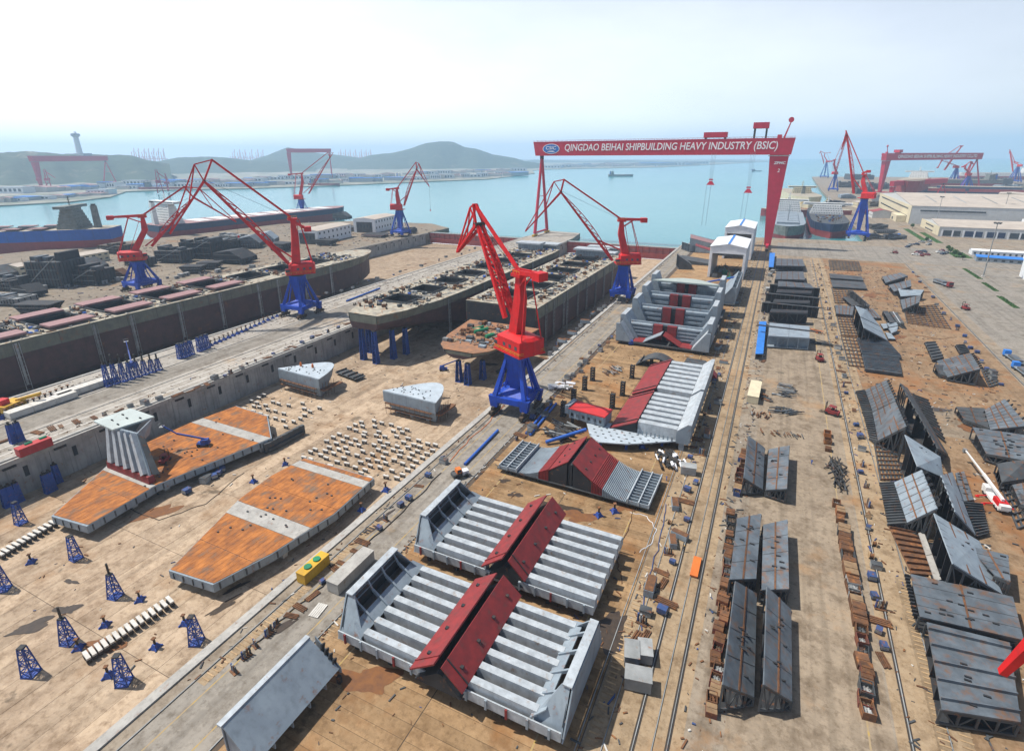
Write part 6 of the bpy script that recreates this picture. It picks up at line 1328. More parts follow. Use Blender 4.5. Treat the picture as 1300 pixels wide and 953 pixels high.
# ================================================================== PROPS, KEEL BLOCKS AND SMALL GEAR
def lattice_tower(h, w0, w1, pole=0, m=BLUE2, full=True):
    def fn():
        c = obj('prop_tower', None)
        MB().box(-w0/2-.2, w0/2+.2, -w0/2-.2, w0/2+.2, 0, .3).build('foot_plate', m, c)
        n = 5; cr = lambda f, sx, sy: Vector((sx*(w0+(w1-w0)*f)/2, sy*(w0+(w1-w0)*f)/2, .3+(h-.6)*f))
        for sx, sy in ((-1, -1), (1, -1), (1, 1), (-1, 1)): MB().bar(cr(0, sx, sy), cr(1, sx, sy), .28).build('corner_post', m, c)
        for a, b in (((-1, -1), (1, -1)), ((1, -1), (1, 1)), ((1, 1), (-1, 1)), ((-1, 1), (-1, -1))):
            br = MB()
            for k in range(n):
                f0, f1 = k/n, (k+1)/n; br.bar(cr(f0, *(a if k % 2 else b)), cr(f1, *(b if k % 2 else a)), .17); br.bar(cr(f1, *a), cr(f1, *b), .17)
            br.build('bracing', m, c)
        if full:
            for s in (-1, 1): MB().add([cr(0, s*.96, -.96), cr(0, s*.96, .96), cr(1, s*.96, .96), cr(1, s*.96, -.96)], [(0, 1, 2, 3)]).build('side_sheet', m, c)
        MB().box(-w1/2-.1, w1/2+.1, -w1/2-.1, w1/2+.1, h-.3, h).build('cap', STEEL_K, c)
        if pole: MB().tube((0, 0, h), (0, 0, h+pole), .35, n=8).build('screw', DARK, c)
        return c
    return fn
T1, T2 = Proto(lattice_tower(8.5, 3.2, 1.5, full=False)), Proto(lattice_tower(8.0, 3.3, 1.3, 3.4, full=False))
GT = 'blue prop towers standing free on the dock floor'
for k, (x, y, pr, lab) in enumerate(((97, 709, T1, 'blue prop tower right of the white keel block row, upper left'), (27, 664, T1, 'blue prop tower nearest the left frame edge by the wall'), (147, 757, T2, 'blue lattice prop tower with a black screw, middle of the left floor'), (88, 815, T2, 'blue lattice prop tower with a black screw, lower left group'), (40, 855, T1, 'dark lattice prop tower in the lower left corner'),
                                (250, 815, T1, 'blue prop tower right of the near end of the keel block row'), (158, 866, T1, 'blue prop tower at the bottom edge below the keel block row'), (5, 748, T1, 'blue prop tower cut by the left frame edge'))):
    p = G(x, y, DZ); pr.put((p.x, p.y, DZ), .1*k, lab, 'prop tower', GT, (.72, .72, .88))
T3 = Proto(lattice_tower(7.0, 1.6, 1.1, .8))
for k, (x, y) in enumerate(((62, 625), (68, 622), (75, 612), (10, 643), (18, 640), (26, 636))):
    p = G(x, y, DZ); T3.put((p.x, p.y, DZ), 0, 'slim blue prop at the foot of the dock wall, %s from the right' % ORD[5-k], 'prop tower', 'slim blue props by the dock wall')
# screw jacks: orange head on a blue foot
def jack():
    c = obj('screw_jack', None)
    MB().loft([[(-1, -1, 0), (1, -1, 0), (1, 1, 0), (-1, 1, 0)], [(-.5, -.5, 1.4), (.5, -.5, 1.4), (.5, .5, 1.4), (-.5, .5, 1.4)]]).build('foot', BLUE2, c)
    for a in range(4): MB().bar((math.cos(a*1.57+.78)*1.6, math.sin(a*1.57+.78)*1.6, .15), (0, 0, 1.2), .3).build('leg', BLUE2, c)
    MB().tube((0, 0, 1.4), (0, 0, 3), .3).build('screw', DARK, c); MB().box(-.45, .45, -.45, .45, 3, 3.3).build('head', RUSTD, c)
    return c
JK = Proto(jack)
for x, y, z, lab in ((178, 762, DZ, 'screw jack right of the middle lattice tower'), (134, 794, DZ, 'screw jack left of the keel block row'), (100, 823, DZ, 'screw jack at the foot of the lower left tower'), (198, 822, DZ, 'screw jack right of the keel block row near the bottom'), (138, 858, DZ, 'screw jack left of the bottom edge tower'), (235, 792, DZ, 'screw jack beside the right-hand prop tower'), (40, 714, DZ, 'short blue jack below the left white row'), (322, 612, DZ, 'tall jack with orange head above the nearest rusty bottom'), (490, 623, 0, 'jack at the right corner of the nearest rusty bottom'), (459, 648, DZ, 'jack under the right edge of the nearest rusty bottom'), (362, 590, DZ, 'small blue jack above the nearest rusty bottom'),
                     (760, 655, 0, 'blue jack between the second block and the ribbed tent block, left'), (780, 650, 0, 'blue jack between the second block and the ribbed tent block, right'), (815, 568, 0, 'blue jack under the triangular deck plate tip')):
    p = G(x, y, z); JK.put((p.x, p.y, z+.02), random.uniform(0, 1), lab, 'jack', 'screw jacks', .85)
# keel blocks
def keel():
    c = obj('keel_block', None)
    MB().box(-1.1, 1.1, -.35, .35, 1.0, 1.45).build('cap', CONCW, c); MB().box(-.95, -.55, -.3, .3, 0, .99).build('leg', STEEL_D, c); MB().box(.55, .95, -.3, .3, 0, .99).build('leg', STEEL_D, c)
    MB().box(-1.0, 1.0, -.2, .2, .55, .7).build('tie', STEEL_D, c)
    return c
KB = Proto(keel); r = random.Random(9)
rows = [(305, 513, 345, 527, 6), (318, 522, 415, 540, 9), (335, 508, 425, 527, 8)]
for j in range(13):   # loose rows beside the rusty bottoms
    for i in range(10):
        x = -142+i*4.3+r.uniform(-.8, .8); y = 118.5+j*3.0+r.uniform(-.6, .6)
        if r.random() < .14 or x+y*.0 > -100-(j < 2)*4 or (x > -126 and y < 120) or (y > 150 and x > -119): continue
        KB.put((x, y, DZ), r.uniform(-.12, .12), 'small white-topped keel block in the loose rows between rusty bottom and bow block', 'keel block', 'loose white keel blocks')
for j in range(6):
    for i in range(8):
        x = -199+i*4.6+r.uniform(-.8, .8); y = 136+j*3.6+r.uniform(-.7, .7)
        if r.random() < .3 or y < 137+(x+196)*-.1: continue
        KB.put((x, y, DZ), r.uniform(-.12, .12), 'small white-topped keel block in the loose rows below the bow block by the wall', 'keel block', 'loose white keel blocks')
def keel_long():
    c = obj('rolling_keel_block', None)
    MB().box(-1.5, 1.5, -.4, .4, 1.3, 1.7).build('cap', CONCW, c)
    for s in (-1, 1): MB().tube((s*.9, -.45, .65), (s*.9, .45, .65), .6, n=10).build('roller', DARK, c)
    MB().box(-1.3, 1.3, -.3, .3, .2, 1.25).build('frame', STEEL_D, c)
    return c
KL = Proto(keel_long)
ANG1 = math.atan2(*(G(217, 767, DZ)-G(112, 838, DZ)).yx)+math.pi/2-.12; ANG2 = math.atan2(*(G(75, 664, DZ)-G(2, 708, DZ)).yx)+math.pi/2-.1
for k in range(15):
    f = k/14; p = G(112+(217-112)*f, 838+(767-838)*f, DZ); KL.put((p.x, p.y, DZ), ANG1, 'white-capped rolling keel block in the curved row, %s from its near end' % ORD[k], 'keel block', 'row of white-capped rolling keel blocks')
for k in range(12):
    f = k/11; p = G(2+(75-2)*f, 708+(664-708)*f, DZ); KL.put((p.x, p.y, DZ), ANG2, 'white-capped keel block in the left-edge row, %s from the left' % ORD[k], 'keel block', 'row of white-capped keel blocks at the left edge')
# ship props under the two hulls
for k, (x, y, h) in enumerate(((462, 456, 17.6), (478, 461, 17.8), (500, 455, 16.4), (516, 449, 15.2), (470, 447, 16.8))):
    p = G(x, y, DZ); PT = Proto(lattice_tower(h, 2.6, 1.6, full=True)); PT.put((p.x, p.y, DZ), 0, 'tall prop tower under the left hull stern, %s' % ('outer left', 'outer right', 'third along', 'farthest right', 'behind the outer left')[k], 'prop tower', 'tall props under the hulls')
for k, (x, y, h) in enumerate(((583, 484, 11), (594, 488, 11), (613, 481, 10))):
    p = G(x, y, DZ); PT = Proto(lattice_tower(h, 2.6, 1.6, full=True)); PT.put((p.x, p.y, DZ), 0, 'tall prop tower under the orange stern section, %s' % ('left', 'middle', 'right')[k], 'prop tower', 'tall props under the hulls')
for k in range(14):
    tag(MB().box(-1, 1, -1.5, 1.5, 0, 1.55).box(-1.3, 1.3, -1.7, 1.7, 0, .3).build('keel_pedestal', CONCW if k % 2 else STEEL_D, None, (-186.5+(-14 if k % 2 else 14), 270+k*12, DZ)), 'keel pedestal in the dark under the left hull', 'keel block', 'pedestals under the left hull')
# blue towers and white slabs on the pier
T4 = Proto(lattice_tower(8, 2.0, .9, 3.2, full=False))
for k, x in enumerate((138, 148, 158, 167, 176, 185, 194, 202)):
    p = G(x, 490-k*2.9); T4.put((p.x, p.y, .02), .05*k, 'tall pointed blue prop stored on the pier, %s from the left' % ORD[k], 'prop tower', 'blue props stored on the pier', (1, 1, 1.25-.08*k))
T5 = Proto(lattice_tower(7.5, 1.8, 1.1, full=False))
for k, (x, y) in enumerate(((229, 455), (234, 454), (239, 452), (244, 450), (254, 446), (259, 444), (264, 442))):
    p = G(x, y); T5.put((p.x, p.y, .02), 0, 'blue prop in the tight cluster on the pier, %s from the left' % ORD[k], 'prop tower', 'blue props stored on the pier')
for k in range(16):
    f = k/15; p = G(268+(352-268)*f, 439+(402-439)*f); JK.put((p.x, p.y, .02), random.uniform(0, 1), 'low blue jack in the long line along the pier, %s from the left' % ORD[k], 'jack', 'line of blue jacks along the pier', .9)
for k in range(13):
    f = k/12; p = G(2+(88-2)*f, 532+(498-532)*f); JK.put((p.x, p.y, .02), random.uniform(0, 1), 'low blue jack in the line left of the white slabs, %s from the left' % ORD[k], 'jack', 'blue jacks by the white slabs')
for x, y, l, lab in ((111, 495, 22, 'long white concrete slab on the pier, right one'), (55, 517, 22, 'long white concrete slab on the pier, left one')):
    p = G(x, y); c = thing('concrete_slab', lab, 'slab', (p.x, p.y, .02), 0, 'white slabs on the pier')
    for k in range(3): MB().box(-2.2, 2.2, -l/2+k*l/3+.05, -l/2+(k+1)*l/3-.05, .3, 2.6).build('segment', CONCW, c)
    for k in range(4): MB().box(-2, 2, -l/2+2+k*l/4.4, -l/2+2.6+k*l/4.4, 0, .29).build('bearer', TIMBER, c)
for x, y, lab in ((18, 562, 'left'), (27, 559, 'right')):
    p = G(x, y); T3.put((p.x, p.y, .02), 0, 'lone pointed blue prop on the pier road, %s one' % lab, 'prop tower', 'lone blue props on the pier')
c = box_thing('red_container', 'red container on the edge of the pier at left', 'container', (45, 572), (3, 9, 2.8), mat('container_red', (.42, .04, .04), (.34, .04, .04), rough=.55), .0)
for k in range(2): MB().tube((-.5, -2+k*4, 3.0), (-.5, -2+k*4+2, 3.0), .5, n=10).build('green_bottle', GREENP, c)
# yellow machine at the left edge
p = G(14, 522); c = thing('yellow_loader', 'yellow and red lifting machine at the left frame edge on the pier', 'machine', (p.x, p.y, .02), .3)
MB().box(-3, 3, -4, 4, 1.2, 3.6).build('body', YELLOW, c); MB().box(-2, 1, -3, 0, 3.62, 5.6).build('cab', mat('fresh_red', (.52, .03, .03)), c)
MB().bar((1, 2, 3.6), (8, 6, 5.2), 1).build('boom', YELLOW, c)
for sx in (-1, 1):
    for yy in (-3, 0, 3): MB().tube((sx*3-.4, yy, .8), (sx*3+.4, yy, .8), .8, n=12).build('wheel', TYRE, c)
for k in range(4): MB().bar((3.2, -3+k*2, 2), (6, -4+k*2, .2), .3).build('outrigger', YELLOW, c)
# blue boom lifts
def boom_lift(m):
    def fn():
        c = obj('boom_lift', None)
        MB().box(-1.2, 1.2, -2, 2, .5, 1.3).build('chassis', BLUE2, c); MB().box(-1, 1, -1.8, .6, 1.32, 2.4).build('turret', m, c)
        for sx in (-1, 1):
            for yy in (-1.4, 1.4): MB().tube((sx*1.2-.2, yy, .5), (sx*1.2+.2, yy, .5), .5, n=10).build('wheel', TYRE, c)
        MB().bar((0, -1.5, 2.2), (0, 8, 5.5), .5).build('lower_boom', BLUE2, c); MB().bar((0, 8, 5.5), (0, 12, 9), .35).build('upper_boom', BLUE2, c)
        MB().box(-.9, .9, 11.6, 12.9, 8.6, 8.75).bar((-.9, 12.9, 9.7), (.9, 12.9, 9.7), .08).bar((-.9, 12.9, 8.7), (-.9, 12.9, 9.7), .08).bar((.9, 12.9, 8.7), (.9, 12.9, 9.7), .08).build('basket', GREYM, c)
        return c
    return fn
BL = Proto(boom_lift(BLUE2))
for x, y, z, rz, lab in ((259, 565, ZT+.3, 2.2, 'blue boom lift standing on the left rusty bottom'), (563, 470, DZ, -1.0, 'blue boom lift on the dock floor left of the orange stern section'), (168, 465, .02, 1.1, 'blue boom lift on the pier reaching towards the long ship'), (800, 437, .06, .5, 'grey boom lift in front of the stepped hold section')):
    p = G(x, y, z); BL.put((p.x, p.y, z), rz, lab, 'boom lift', 'boom lifts')
p = G(210, 586, ZT+.3); FK.put((p.x, p.y, ZT+.3), .5, 'small dark red machine on the left rusty bottom', 'forklift', 'red forklifts', 1.3)
# small tractor on the crane road
p = G(584, 605); c = thing('tractor_unit', 'white-bonneted work tractor standing on the crane road', 'tractor', (p.x, p.y, .02), -.6)
MB().box(-1.1, 1.1, -2.4, .4, .8, 1.7).build('body', STEEL_D, c); MB().box(-.9, .9, .45, 2.6, .7, 1.9).build('bonnet', TARP, c); MB().box(-.9, .9, -1.2, .3, 1.72, 3.0).build('cab', ORANGE, c); MB().box(-.95, .95, -1.0, .1, 2.0, 2.8).build('cab_window', GLASS, c)
for sx in (-1, 1):
    for yy, rr_ in ((-1.5, .9), (1.7, .6)): MB().tube((sx*1.2-.25, yy, rr_), (sx*1.2+.25, yy, rr_), rr_, n=12).build('wheel', TYRE, c)
# black props and gas-bottle racks on the assembly ground
def rack_post():
    c = obj('prop_post', None); MB().box(-1, 1, -1, 1, 0, .3).build('foot', DARK, c)
    for sx in (-.7, .7):
        for sy in (-.7, .7): MB().bar((sx, sy, .3), (sx, sy, 6), .28).build('post', DARK, c)
    for k in range(5):
        MB().box(-.8, .8, -.8, .8, .9+k*1.15, 1.2+k*1.15).build('collar', STEEL_K, c)
    return c
RP = Proto(rack_post)
for x, y, lab in ((715, 528, 'black prop left of the red-topped section, nearest'), (728, 512, 'black prop left of the red-topped section, second'), (742, 495, 'black prop left of the red-topped section, third'), (752, 483, 'black prop left of the red-topped section, farthest'), (777, 518, 'black prop at the foot of the red side plate, nearest'), (790, 502, 'black prop at the foot of the red side plate, middle'), (802, 480, 'black prop at the foot of the red side plate, farthest')):
    p = G(x, y); RP.put((p.x, p.y, .06), 0, lab, 'prop', 'black props on the assembly ground')
# small gear along the rails and roads
def gear_mesh(kind):
    c = obj('tool_box', None)
    if kind == 0: c.name = 'tool_box'; MB().box(-.9, .9, -1.3, 1.3, .1, 1.5).build('body', GREYM, c); MB().box(-.95, .95, -1.35, 1.35, 1.51, 1.65).build('lid', STEEL_D, c)
    if kind == 1: c.name = 'welding_set'; MB().box(-.7, .7, -.9, .9, .3, 1.4).build('body', GEARB, c); MB().tube((-.8, -.6, .3), (.8, -.6, .3), .3, n=8).build('wheel', TYRE, c); MB().box(-.72, .72, -.92, -.85, .5, 1.2).build('panel', GREYM, c)
    if kind == 2:
        c.name = 'gas_rack'; MB().box(-1, 1, -.6, .6, .05, .2).build('base', RUSTD, c)
        for i in range(4): MB().tube((-.75+i*.5, 0, .2), (-.75+i*.5, 0, 1.9), .2, n=8).build('bottle', (GEARB, GREYM, RUSTD, STEEL_D)[i], c)
    if kind == 3: c.name = 'cable_drum'; MB().tube((-.5, 0, .8), (.5, 0, .8), .55, n=10).build('core', RUSTD, c); MB().tube((-.65, 0, .8), (-.5, 0, .8), .85, n=12).build('flange', TIMBER, c); MB().tube((.5, 0, .8), (.65, 0, .8), .85, n=12).build('flange', TIMBER, c)
    if kind == 4:
        c.name = 'beam_bundle'
        for i in range(4): MB().box(-.8+i*.45, -.5+i*.45, -2.2+.2*(i % 2), 2.2, .05+.02*i, .4).build('beam', RUSTD, c)
    if kind == 5: c.name = 'site_cabin'; MB().box(-1.3, 1.3, -2, 2, .2, 2.4).build('body', GREYM, c); MB().box(-1.4, 1.4, -2.1, 2.1, 2.41, 2.55).build('roof', GREYM, c); MB().box(1.28, 1.33, -.5, .5, .3, 2.1).build('door', STEEL_D, c)
    if kind == 6: c.name = 'long_locker'; MB().box(-1.0, 1.0, -2.4, 2.4, .2, 1.8).build('body', STEEL_M, c); MB().box(-.9, .9, -2.3, 2.3, 1.81, 1.95).build('lid', RUSTD, c)
    return c
GP = [Proto(lambda k=k: gear_mesh(k)) for k in range(7)]
GN = ('grey tool box', 'blue welding set', 'rack of gas bottles', 'cable drum', 'bundle of rusty beams', 'grey site cabin', 'grey locker with rusty lid')
GC = ('tool box', 'welding set', 'gas rack', 'cable drum', 'beams', 'cabin', 'locker')
def gear_line(px0, px1, n, where, group, kinds, seed, spread=2.0, z=.02, sc=.92):
    r = random.Random(seed); cnt = {}
    for k in range(n):
        f = (k+r.uniform(-.25, .25))/max(1, n-1); p = G(px0[0]+(px1[0]-px0[0])*f, px0[1]+(px1[1]-px0[1])*f, 0); q = r.choice(kinds); cnt[q] = cnt.get(q, 0)+1
        GP[q].put((p.x+r.uniform(-spread, spread), p.y, z), r.choice((0, 1.57))+r.uniform(-.3, .3), '%s, %s nearest, %s' % (GN[q], ORD[min(29, cnt[q]-1)], where), GC[q], group, sc*r.uniform(.8, 1.25))
gear_line((806, 866), (878, 600), 24, 'left of the gantry rails', 'gear along the gantry rails', (0, 0, 1, 2, 3, 4, 5, 6), 21, 2.0)
gear_line((882, 585), (944, 345), 30, 'along the gantry rails past the corrugated pair', 'gear along the far gantry rails', (0, 1, 2, 3, 4, 6, 4), 22, 3.0)
gear_line((965, 460), (978, 345), 16, 'between rails and panel stack', 'gear beside the panel stack', (0, 1, 4, 5, 2), 23, 1.6)
gear_line((1120, 840), (1085, 520), 20, 'right of the single black rail', 'gear along the single rail', (1, 1, 2, 0, 3, 1, 4), 24, 1.0)
gear_line((1076, 500), (1038, 335), 24, 'along the far single black rail', 'gear along the far single rail', (1, 1, 2, 0, 3, 4), 25, 1.0)
gear_line((1270, 490), (1158, 345), 22, 'inside the right-hand rail', 'gear along the right-hand rail', (1, 1, 1, 0, 4, 2), 26, 1.2)
gear_line((660, 560), (770, 430), 26, 'on the right side of the crane road', 'gear along the crane road', (0, 1, 4, 4, 3, 2, 0), 27, 2.6)
gear_line((300, 850), (560, 590), 20, 'along the near dock edge kerb', 'gear along the dock edge', (0, 2, 4, 4, 1), 28, .8, .02, .8)
gear_line((690, 455), (765, 390), 14, 'on the dock edge behind the nearest crane', 'gear along the far dock edge', (0, 2, 4, 4, 6), 29, 1.2)
gear_line((250, 492), (440, 412), 18, 'on the pier along the near dock wall', 'gear along the pier edge', (0, 4, 4, 1, 2), 30, 1.2)
gear_line((380, 385), (620, 312), 20, 'on the far pier', 'gear along the far pier', (0, 4, 1, 2, 0), 31, 3)
gear_line((10, 560), (240, 497), 14, 'on the near pier edge', 'gear along the near pier edge', (4, 4, 0, 2), 32, 1)
for k, (x, y) in enumerate(((238, 626), (262, 611), (278, 603), (283, 598), (272, 607))):
    p = G(x, y, DZ); GP[1 if k != 1 else 0].put((p.x, p.y, DZ), .3*k, 'blue machine box under the right edge of the left rusty bottom, %s' % ORD[k], 'welding set', 'machine boxes by the left rusty bottom', 1.3)
# ================================================================== LEFT YARD
def dark_block(label, px, w, l, h, shape, m=STEEL_D, rz=0.0, z=0):
    p = G(*px, z); c = thing('hull_chunk', label, 'hull block', (p.x, p.y, z), rz, 'dark hull chunks in the left yard' if p.x < 0 else 'hull chunks at the right basin')
    if shape == 'wedge':
        MB().extr([(-w/2, 1.5), (w/2, 1.5), (w/2, h*.45), (w*.1, h), (-w/2, h*.8)], 'y', -l/2, l/2).build('shell', m, c)
    elif shape == 'bowl':
        MB().extr([(-w*.3, .9), (w*.3, .9), (w/2, h), (-w/2, h)], 'y', -l/2, l/2).build('shell', m, c)
        MB().box(-w/2+.4, w/2-.4, -l/2+.4, l/2-.4, h+.01, h+.12).build('deck', STEEL_K, c)
    else:
        MB().box(-w/2, w/2, -l/2, l/2, 1.2, h).build('shell', m, c)
        rb = random.Random(int(w*100+l*10+h)); xs = -w/2
        while xs < w/2-2:
            ww = rb.uniform(2.5, 6); hh_ = h*rb.uniform(.02, .32); y0_ = -l/2+rb.uniform(0, l*.4)
            MB().box(xs, min(w/2, xs+ww)-.2, y0_, rb.uniform(y0_+2, l/2), h+.02, h+.1+hh_).build('compartment', rb.choice((m, STEEL_K, STEEL_D, STEEL_G)), c); xs += ww
        MB().bar((-w*.4, -l/2-.6, h*.25), (w*.45, -l/2-.6, h*1.15), .7, .5).build('slanting_beam', GREYM, c)
        for k in range(5): MB().bar((-w/2+k*w/4, -l/2-.5, 0), (-w/2+k*w/4, -l/2-.5, h*1.15), .16).build('staging_pole', RUSTD, c)
    n = max(3, int(w/2.4))
    for k in range(n):
        x = -w*.42+k*w*.84/(n-1)
        MB().bar((x*(.72 if shape == 'bowl' else 1), -l/2-.25, 1.6), (x, -l/2-.25, h*(.95 if shape != 'wedge' else .45)), .35, .4).build('frame', STEEL_K, c)
    n = max(3, int(l/3))
    for k in range(n):
        y = -l*.42+k*l*.84/(n-1)
        MB().bar((w/2*(.62 if shape == 'bowl' else 1)+.25, y, 1.6), (w/2+.25, y, h*(.95 if shape != 'wedge' else .42)), .35, .4).build('frame', STEEL_K, c)
    for zz in (.35, .7): MB().bar((-w/2*.9, -l/2-.4, h*zz), (w/2*.9, -l/2-.4, h*zz), .25).build('staging', GREYM, c)
    for sx in (-.35, .35):
        for sy in (-.35, .35): MB().box(sx*w-.6, sx*w+.6, sy*l-.6, sy*l+.6, 0, 1.2).build('trestle', CONCW, c)
LB = [('low dark chunk at the left edge behind the long ship', (12, 366), 30, 16, 8, 'box', STEEL_D, .2), ('small six-sided dark chunk on trestles near the left edge', (40, 376), 17, 12, 9, 'wedge', STEEL_K, .1), ('big dark chunk with a slanting beam, tallest near the cream shed', (78, 361), 26, 24, 19, 'box', STEEL_D, .35), ('flat black chunk close behind the long ship hatches', (52, 396), 24, 12, 6, 'bowl', STEEL_K, .4),
      ('dark boxy chunk right of the big slanting-beam chunk', (119, 359), 24, 18, 11, 'box', STEEL_K, .3), ('dark chunk behind the boxy chunk, under the cream shed end', (112, 344), 26, 16, 11, 'wedge', STEEL_D, .3), ('brown low chunk between blue ship rudder and red crane', (152, 320), 26, 22, 8, 'box', BOGIE, .2), ('small pyramid-like chunk left of the red crane portal', (152, 352), 12, 9, 7, 'wedge', RUSTD, .5),
      ('dark chunk right behind the red crane house', (224, 332), 26, 18, 11, 'box', STEEL_D, .3), ('large black chunk in the middle of the left yard', (262, 326), 34, 24, 15, 'box', STEEL_K, .25), ('dark boat-shaped section right of the red crane, left one', (247, 346), 18, 12, 6, 'bowl', STEEL_D, .5), ('dark boat-shaped section right of the red crane, right one', (268, 341), 18, 12, 6, 'bowl', STEEL_D, .5),
      ('black chunk on trestles behind the boat-shaped sections', (300, 333), 30, 20, 12, 'wedge', STEEL_K, .2), ('black wide chunk in front of the moored ship, centre', (280, 318), 34, 20, 10, 'box', STEEL_K, .2), ('grey panelled chunk at the quay right of centre', (320, 314), 22, 20, 13, 'wedge', STEEL_G, .6), ('grey panelled chunk at the quay beside the dark red crane jib', (340, 309), 20, 20, 13, 'wedge', STEEL_M, .6),
      ('pale scaffolded chunk under the moored ship side', (300, 306), 34, 14, 7, 'box', GREYM, .1), ('low dark chunk left of the first white hall', (358, 318), 20, 16, 8, 'bowl', STEEL_D, .1), ('low rusty pink plates in front of the second white hall', (478, 300), 30, 22, 3, 'bowl', HATCH, .1), ('low dark plates between the two white halls', (443, 293), 16, 16, 5, 'box', STEEL_D, .1),
      ('dark panel leaning at the far quay between the halls', (435, 279), 26, 12, 12, 'wedge', STEEL_D, .1), ('cluttered dark gear stack at the foot of the small distant crane', (520, 296), 16, 10, 6, 'box', STEEL_D, .1), ('dark grey chunk at the left edge behind the cream shed', (2, 352), 26, 16, 10, 'wedge', STEEL_D, .2), ('scrap-like low chunk at the left edge near the long ship', (12, 385), 30, 14, 5, 'box', GREYM, .3), ('dark chunk between the cream shed and the red crane', (180, 338), 20, 14, 8, 'box', STEEL_D, .2), ('low dark chunk behind the long ship bow', (415, 311), 22, 14, 6, 'bowl', STEEL_D, .2)]
for a in LB: dark_block(a[0], a[1], a[2], a[3], a[4], a[5], a[6], a[7])
gear_line((150, 362), (340, 338), 22, 'in the left yard behind the long ship', 'gear in the left yard', (0, 4, 5, 5, 4), 41, 6)
gear_line((20, 372), (160, 356), 14, 'in the left yard below the cream shed', 'gear in the near left yard', (0, 4, 5, 4), 42, 5)
# ================================================================== BUILDINGS
def hall(name, label, loc, rz, w, l, h, ridge, m_wall, m_roof, rows=(), door=None, strips=0, win=(1.6, 1.8), pitch=4.2, cat='building', group=None, end_rows=()):
    c = thing(name, label, cat, loc, rz, group)
    MB().extr([(-w/2, 0), (w/2, 0), (w/2, h), (0, h+ridge), (-w/2, h)], 'y', -l/2, l/2).build('wall', m_wall, c)
    for s in (-1, 1): MB().plate([(s*(w/2+.4), -l/2-.4, h+.05), (s*(w/2+.4), l/2+.4, h+.05), (0, l/2+.4, h+ridge+.3), (0, -l/2-.4, h+ridge+.3)], .22).build('roof', m_roof, c)
    for z in rows:
        for s in (-1, 1):
            n = int(l/pitch)
            for k in range(n): MB().box(s*w/2-.06, s*w/2+.06, -l/2+(k+.5)*l/n-win[0]/2, -l/2+(k+.5)*l/n+win[0]/2, z, z+win[1]).build('window', GLASS, c)
    for z in end_rows:
        n = int(w/pitch)
        for k in range(n): MB().box(-w/2+(k+.5)*w/n-win[0]/2, -w/2+(k+.5)*w/n+win[0]/2, -l/2-.06, -l/2+.06, z, z+win[1]).build('window', GLASS, c)
    if door:
        dw, dh = door; MB().box(-dw/2, dw/2, -l/2-.1, -l/2+.1, 0, dh).build('door', STEEL_D, c)
        for k in range(5): MB().box(-dw/2+(k+.3)*dw/5, -dw/2+(k+.75)*dw/5, -l/2-.16, -l/2-.11, dh*.45, dh*.75).build('door_window', GLASS, c)
    for k in range(strips):
        y = -l/2+(k+1)*l/(strips+1)
        for s in (-1, 1): MB().plate([(s*w*.12, y-.9, h+ridge*.76+.45), (s*w*.12, y+.9, h+ridge*.76+.45), (s*w*.36, y+.9, h+ridge*.28+.42), (s*w*.36, y-.9, h+ridge*.28+.42)], .1).build('skylight', GREYM, c)
    return c
hall('white_hall', 'white two-storey hall with dark glazed door, left one beside the quay', (-463, 470, 0), math.radians(10), 27, 66, 14.5, 1.6, WHITE, ROOFP, rows=(4.0, 10.3), door=(20, 12), win=(2.4, 2.4), pitch=8)
hall('white_hall', 'white two-storey hall with dark glazed door, right one next to the small crane', (-468, 566, 0), math.radians(10), 30, 58, 16.5, 1.6, WHITE, ROOFP, rows=(4.6, 12), door=(22, 13), win=(2.4, 2.6), pitch=7)
a, b = G(22, 352), G(137, 330); mid = a.lerp(b, .5); d = b-a
hall('cream_shed', 'long cream shed with two rows of dark windows beside the blue ship', (mid.x-8, mid.y, 0), math.atan2(d.y, d.x)-math.pi/2, 18, d.length, 8, 1.4, CREAM, ROOFP, rows=(1.6, 5.4), win=(3.0, 1.4), pitch=6)
# white rolling shelters with open front
def shelter(label, x0, x1, y0, y1, h):
    c = thing('rolling_shelter', label, 'shelter', ((x0+x1)/2, (y0+y1)/2, 0), 0, 'white rolling shelters'); w, l = (x1-x0)/2, (y1-y0)/2
    for s in (-1, 1):
        MB().box(min(s*(w-1.6), s*w), max(s*(w-1.6), s*w), -l, l, .3, h-2).build('side_wall', WHITE, c)
        for k in range(6): MB().box(min(s*w, s*(w+.3)), max(s*w, s*(w+.3)), -l+1+k*(2*l-2)/5-.3, -l+1+k*(2*l-2)/5+.3, .3, h-2).build('rib', WHITE, c)
        MB().plate([(s*(w+.5), -l-.5, h-1.8), (s*(w+.5), l+.5, h-1.8), (0, l+.5, h+.6), (0, -l-.5, h+.6)], .4).build('roof', WHITE, c)
        MB().box(s*w*.5-.7, s*w*.5+.7, -l+.05, -l+.5, .4, h-2).build('mullion', WHITE, c) if False else None
    MB().box(-w+1.6, w-1.6, -l, -l+1.2, h-7, h-2.2).build('lintel', WHITE, c); MB().box(-w+1.6, w-1.6, l-1.2, l, 9, h-2.2).build('back_panel', WHITE, c)
    MB().box(-.8, .8, -l-.4, l+.4, h+.65, h+.8).build('ridge_strip', BRIGHTBLUE, c)
    MB().extr([(-w+.4, h-2.1), (w-.4, h-2.1), (0, h+.2)], 'y', -l+.1, -l+.6).build('gable', WHITE, c)
    return c
shelter('white rolling shelter with open front at the far end of the rails', -43, -17.5, 440, 492, 26)
shelter('white rolling shelter behind the first, nearer the water', -41, -17, 530, 585, 30)
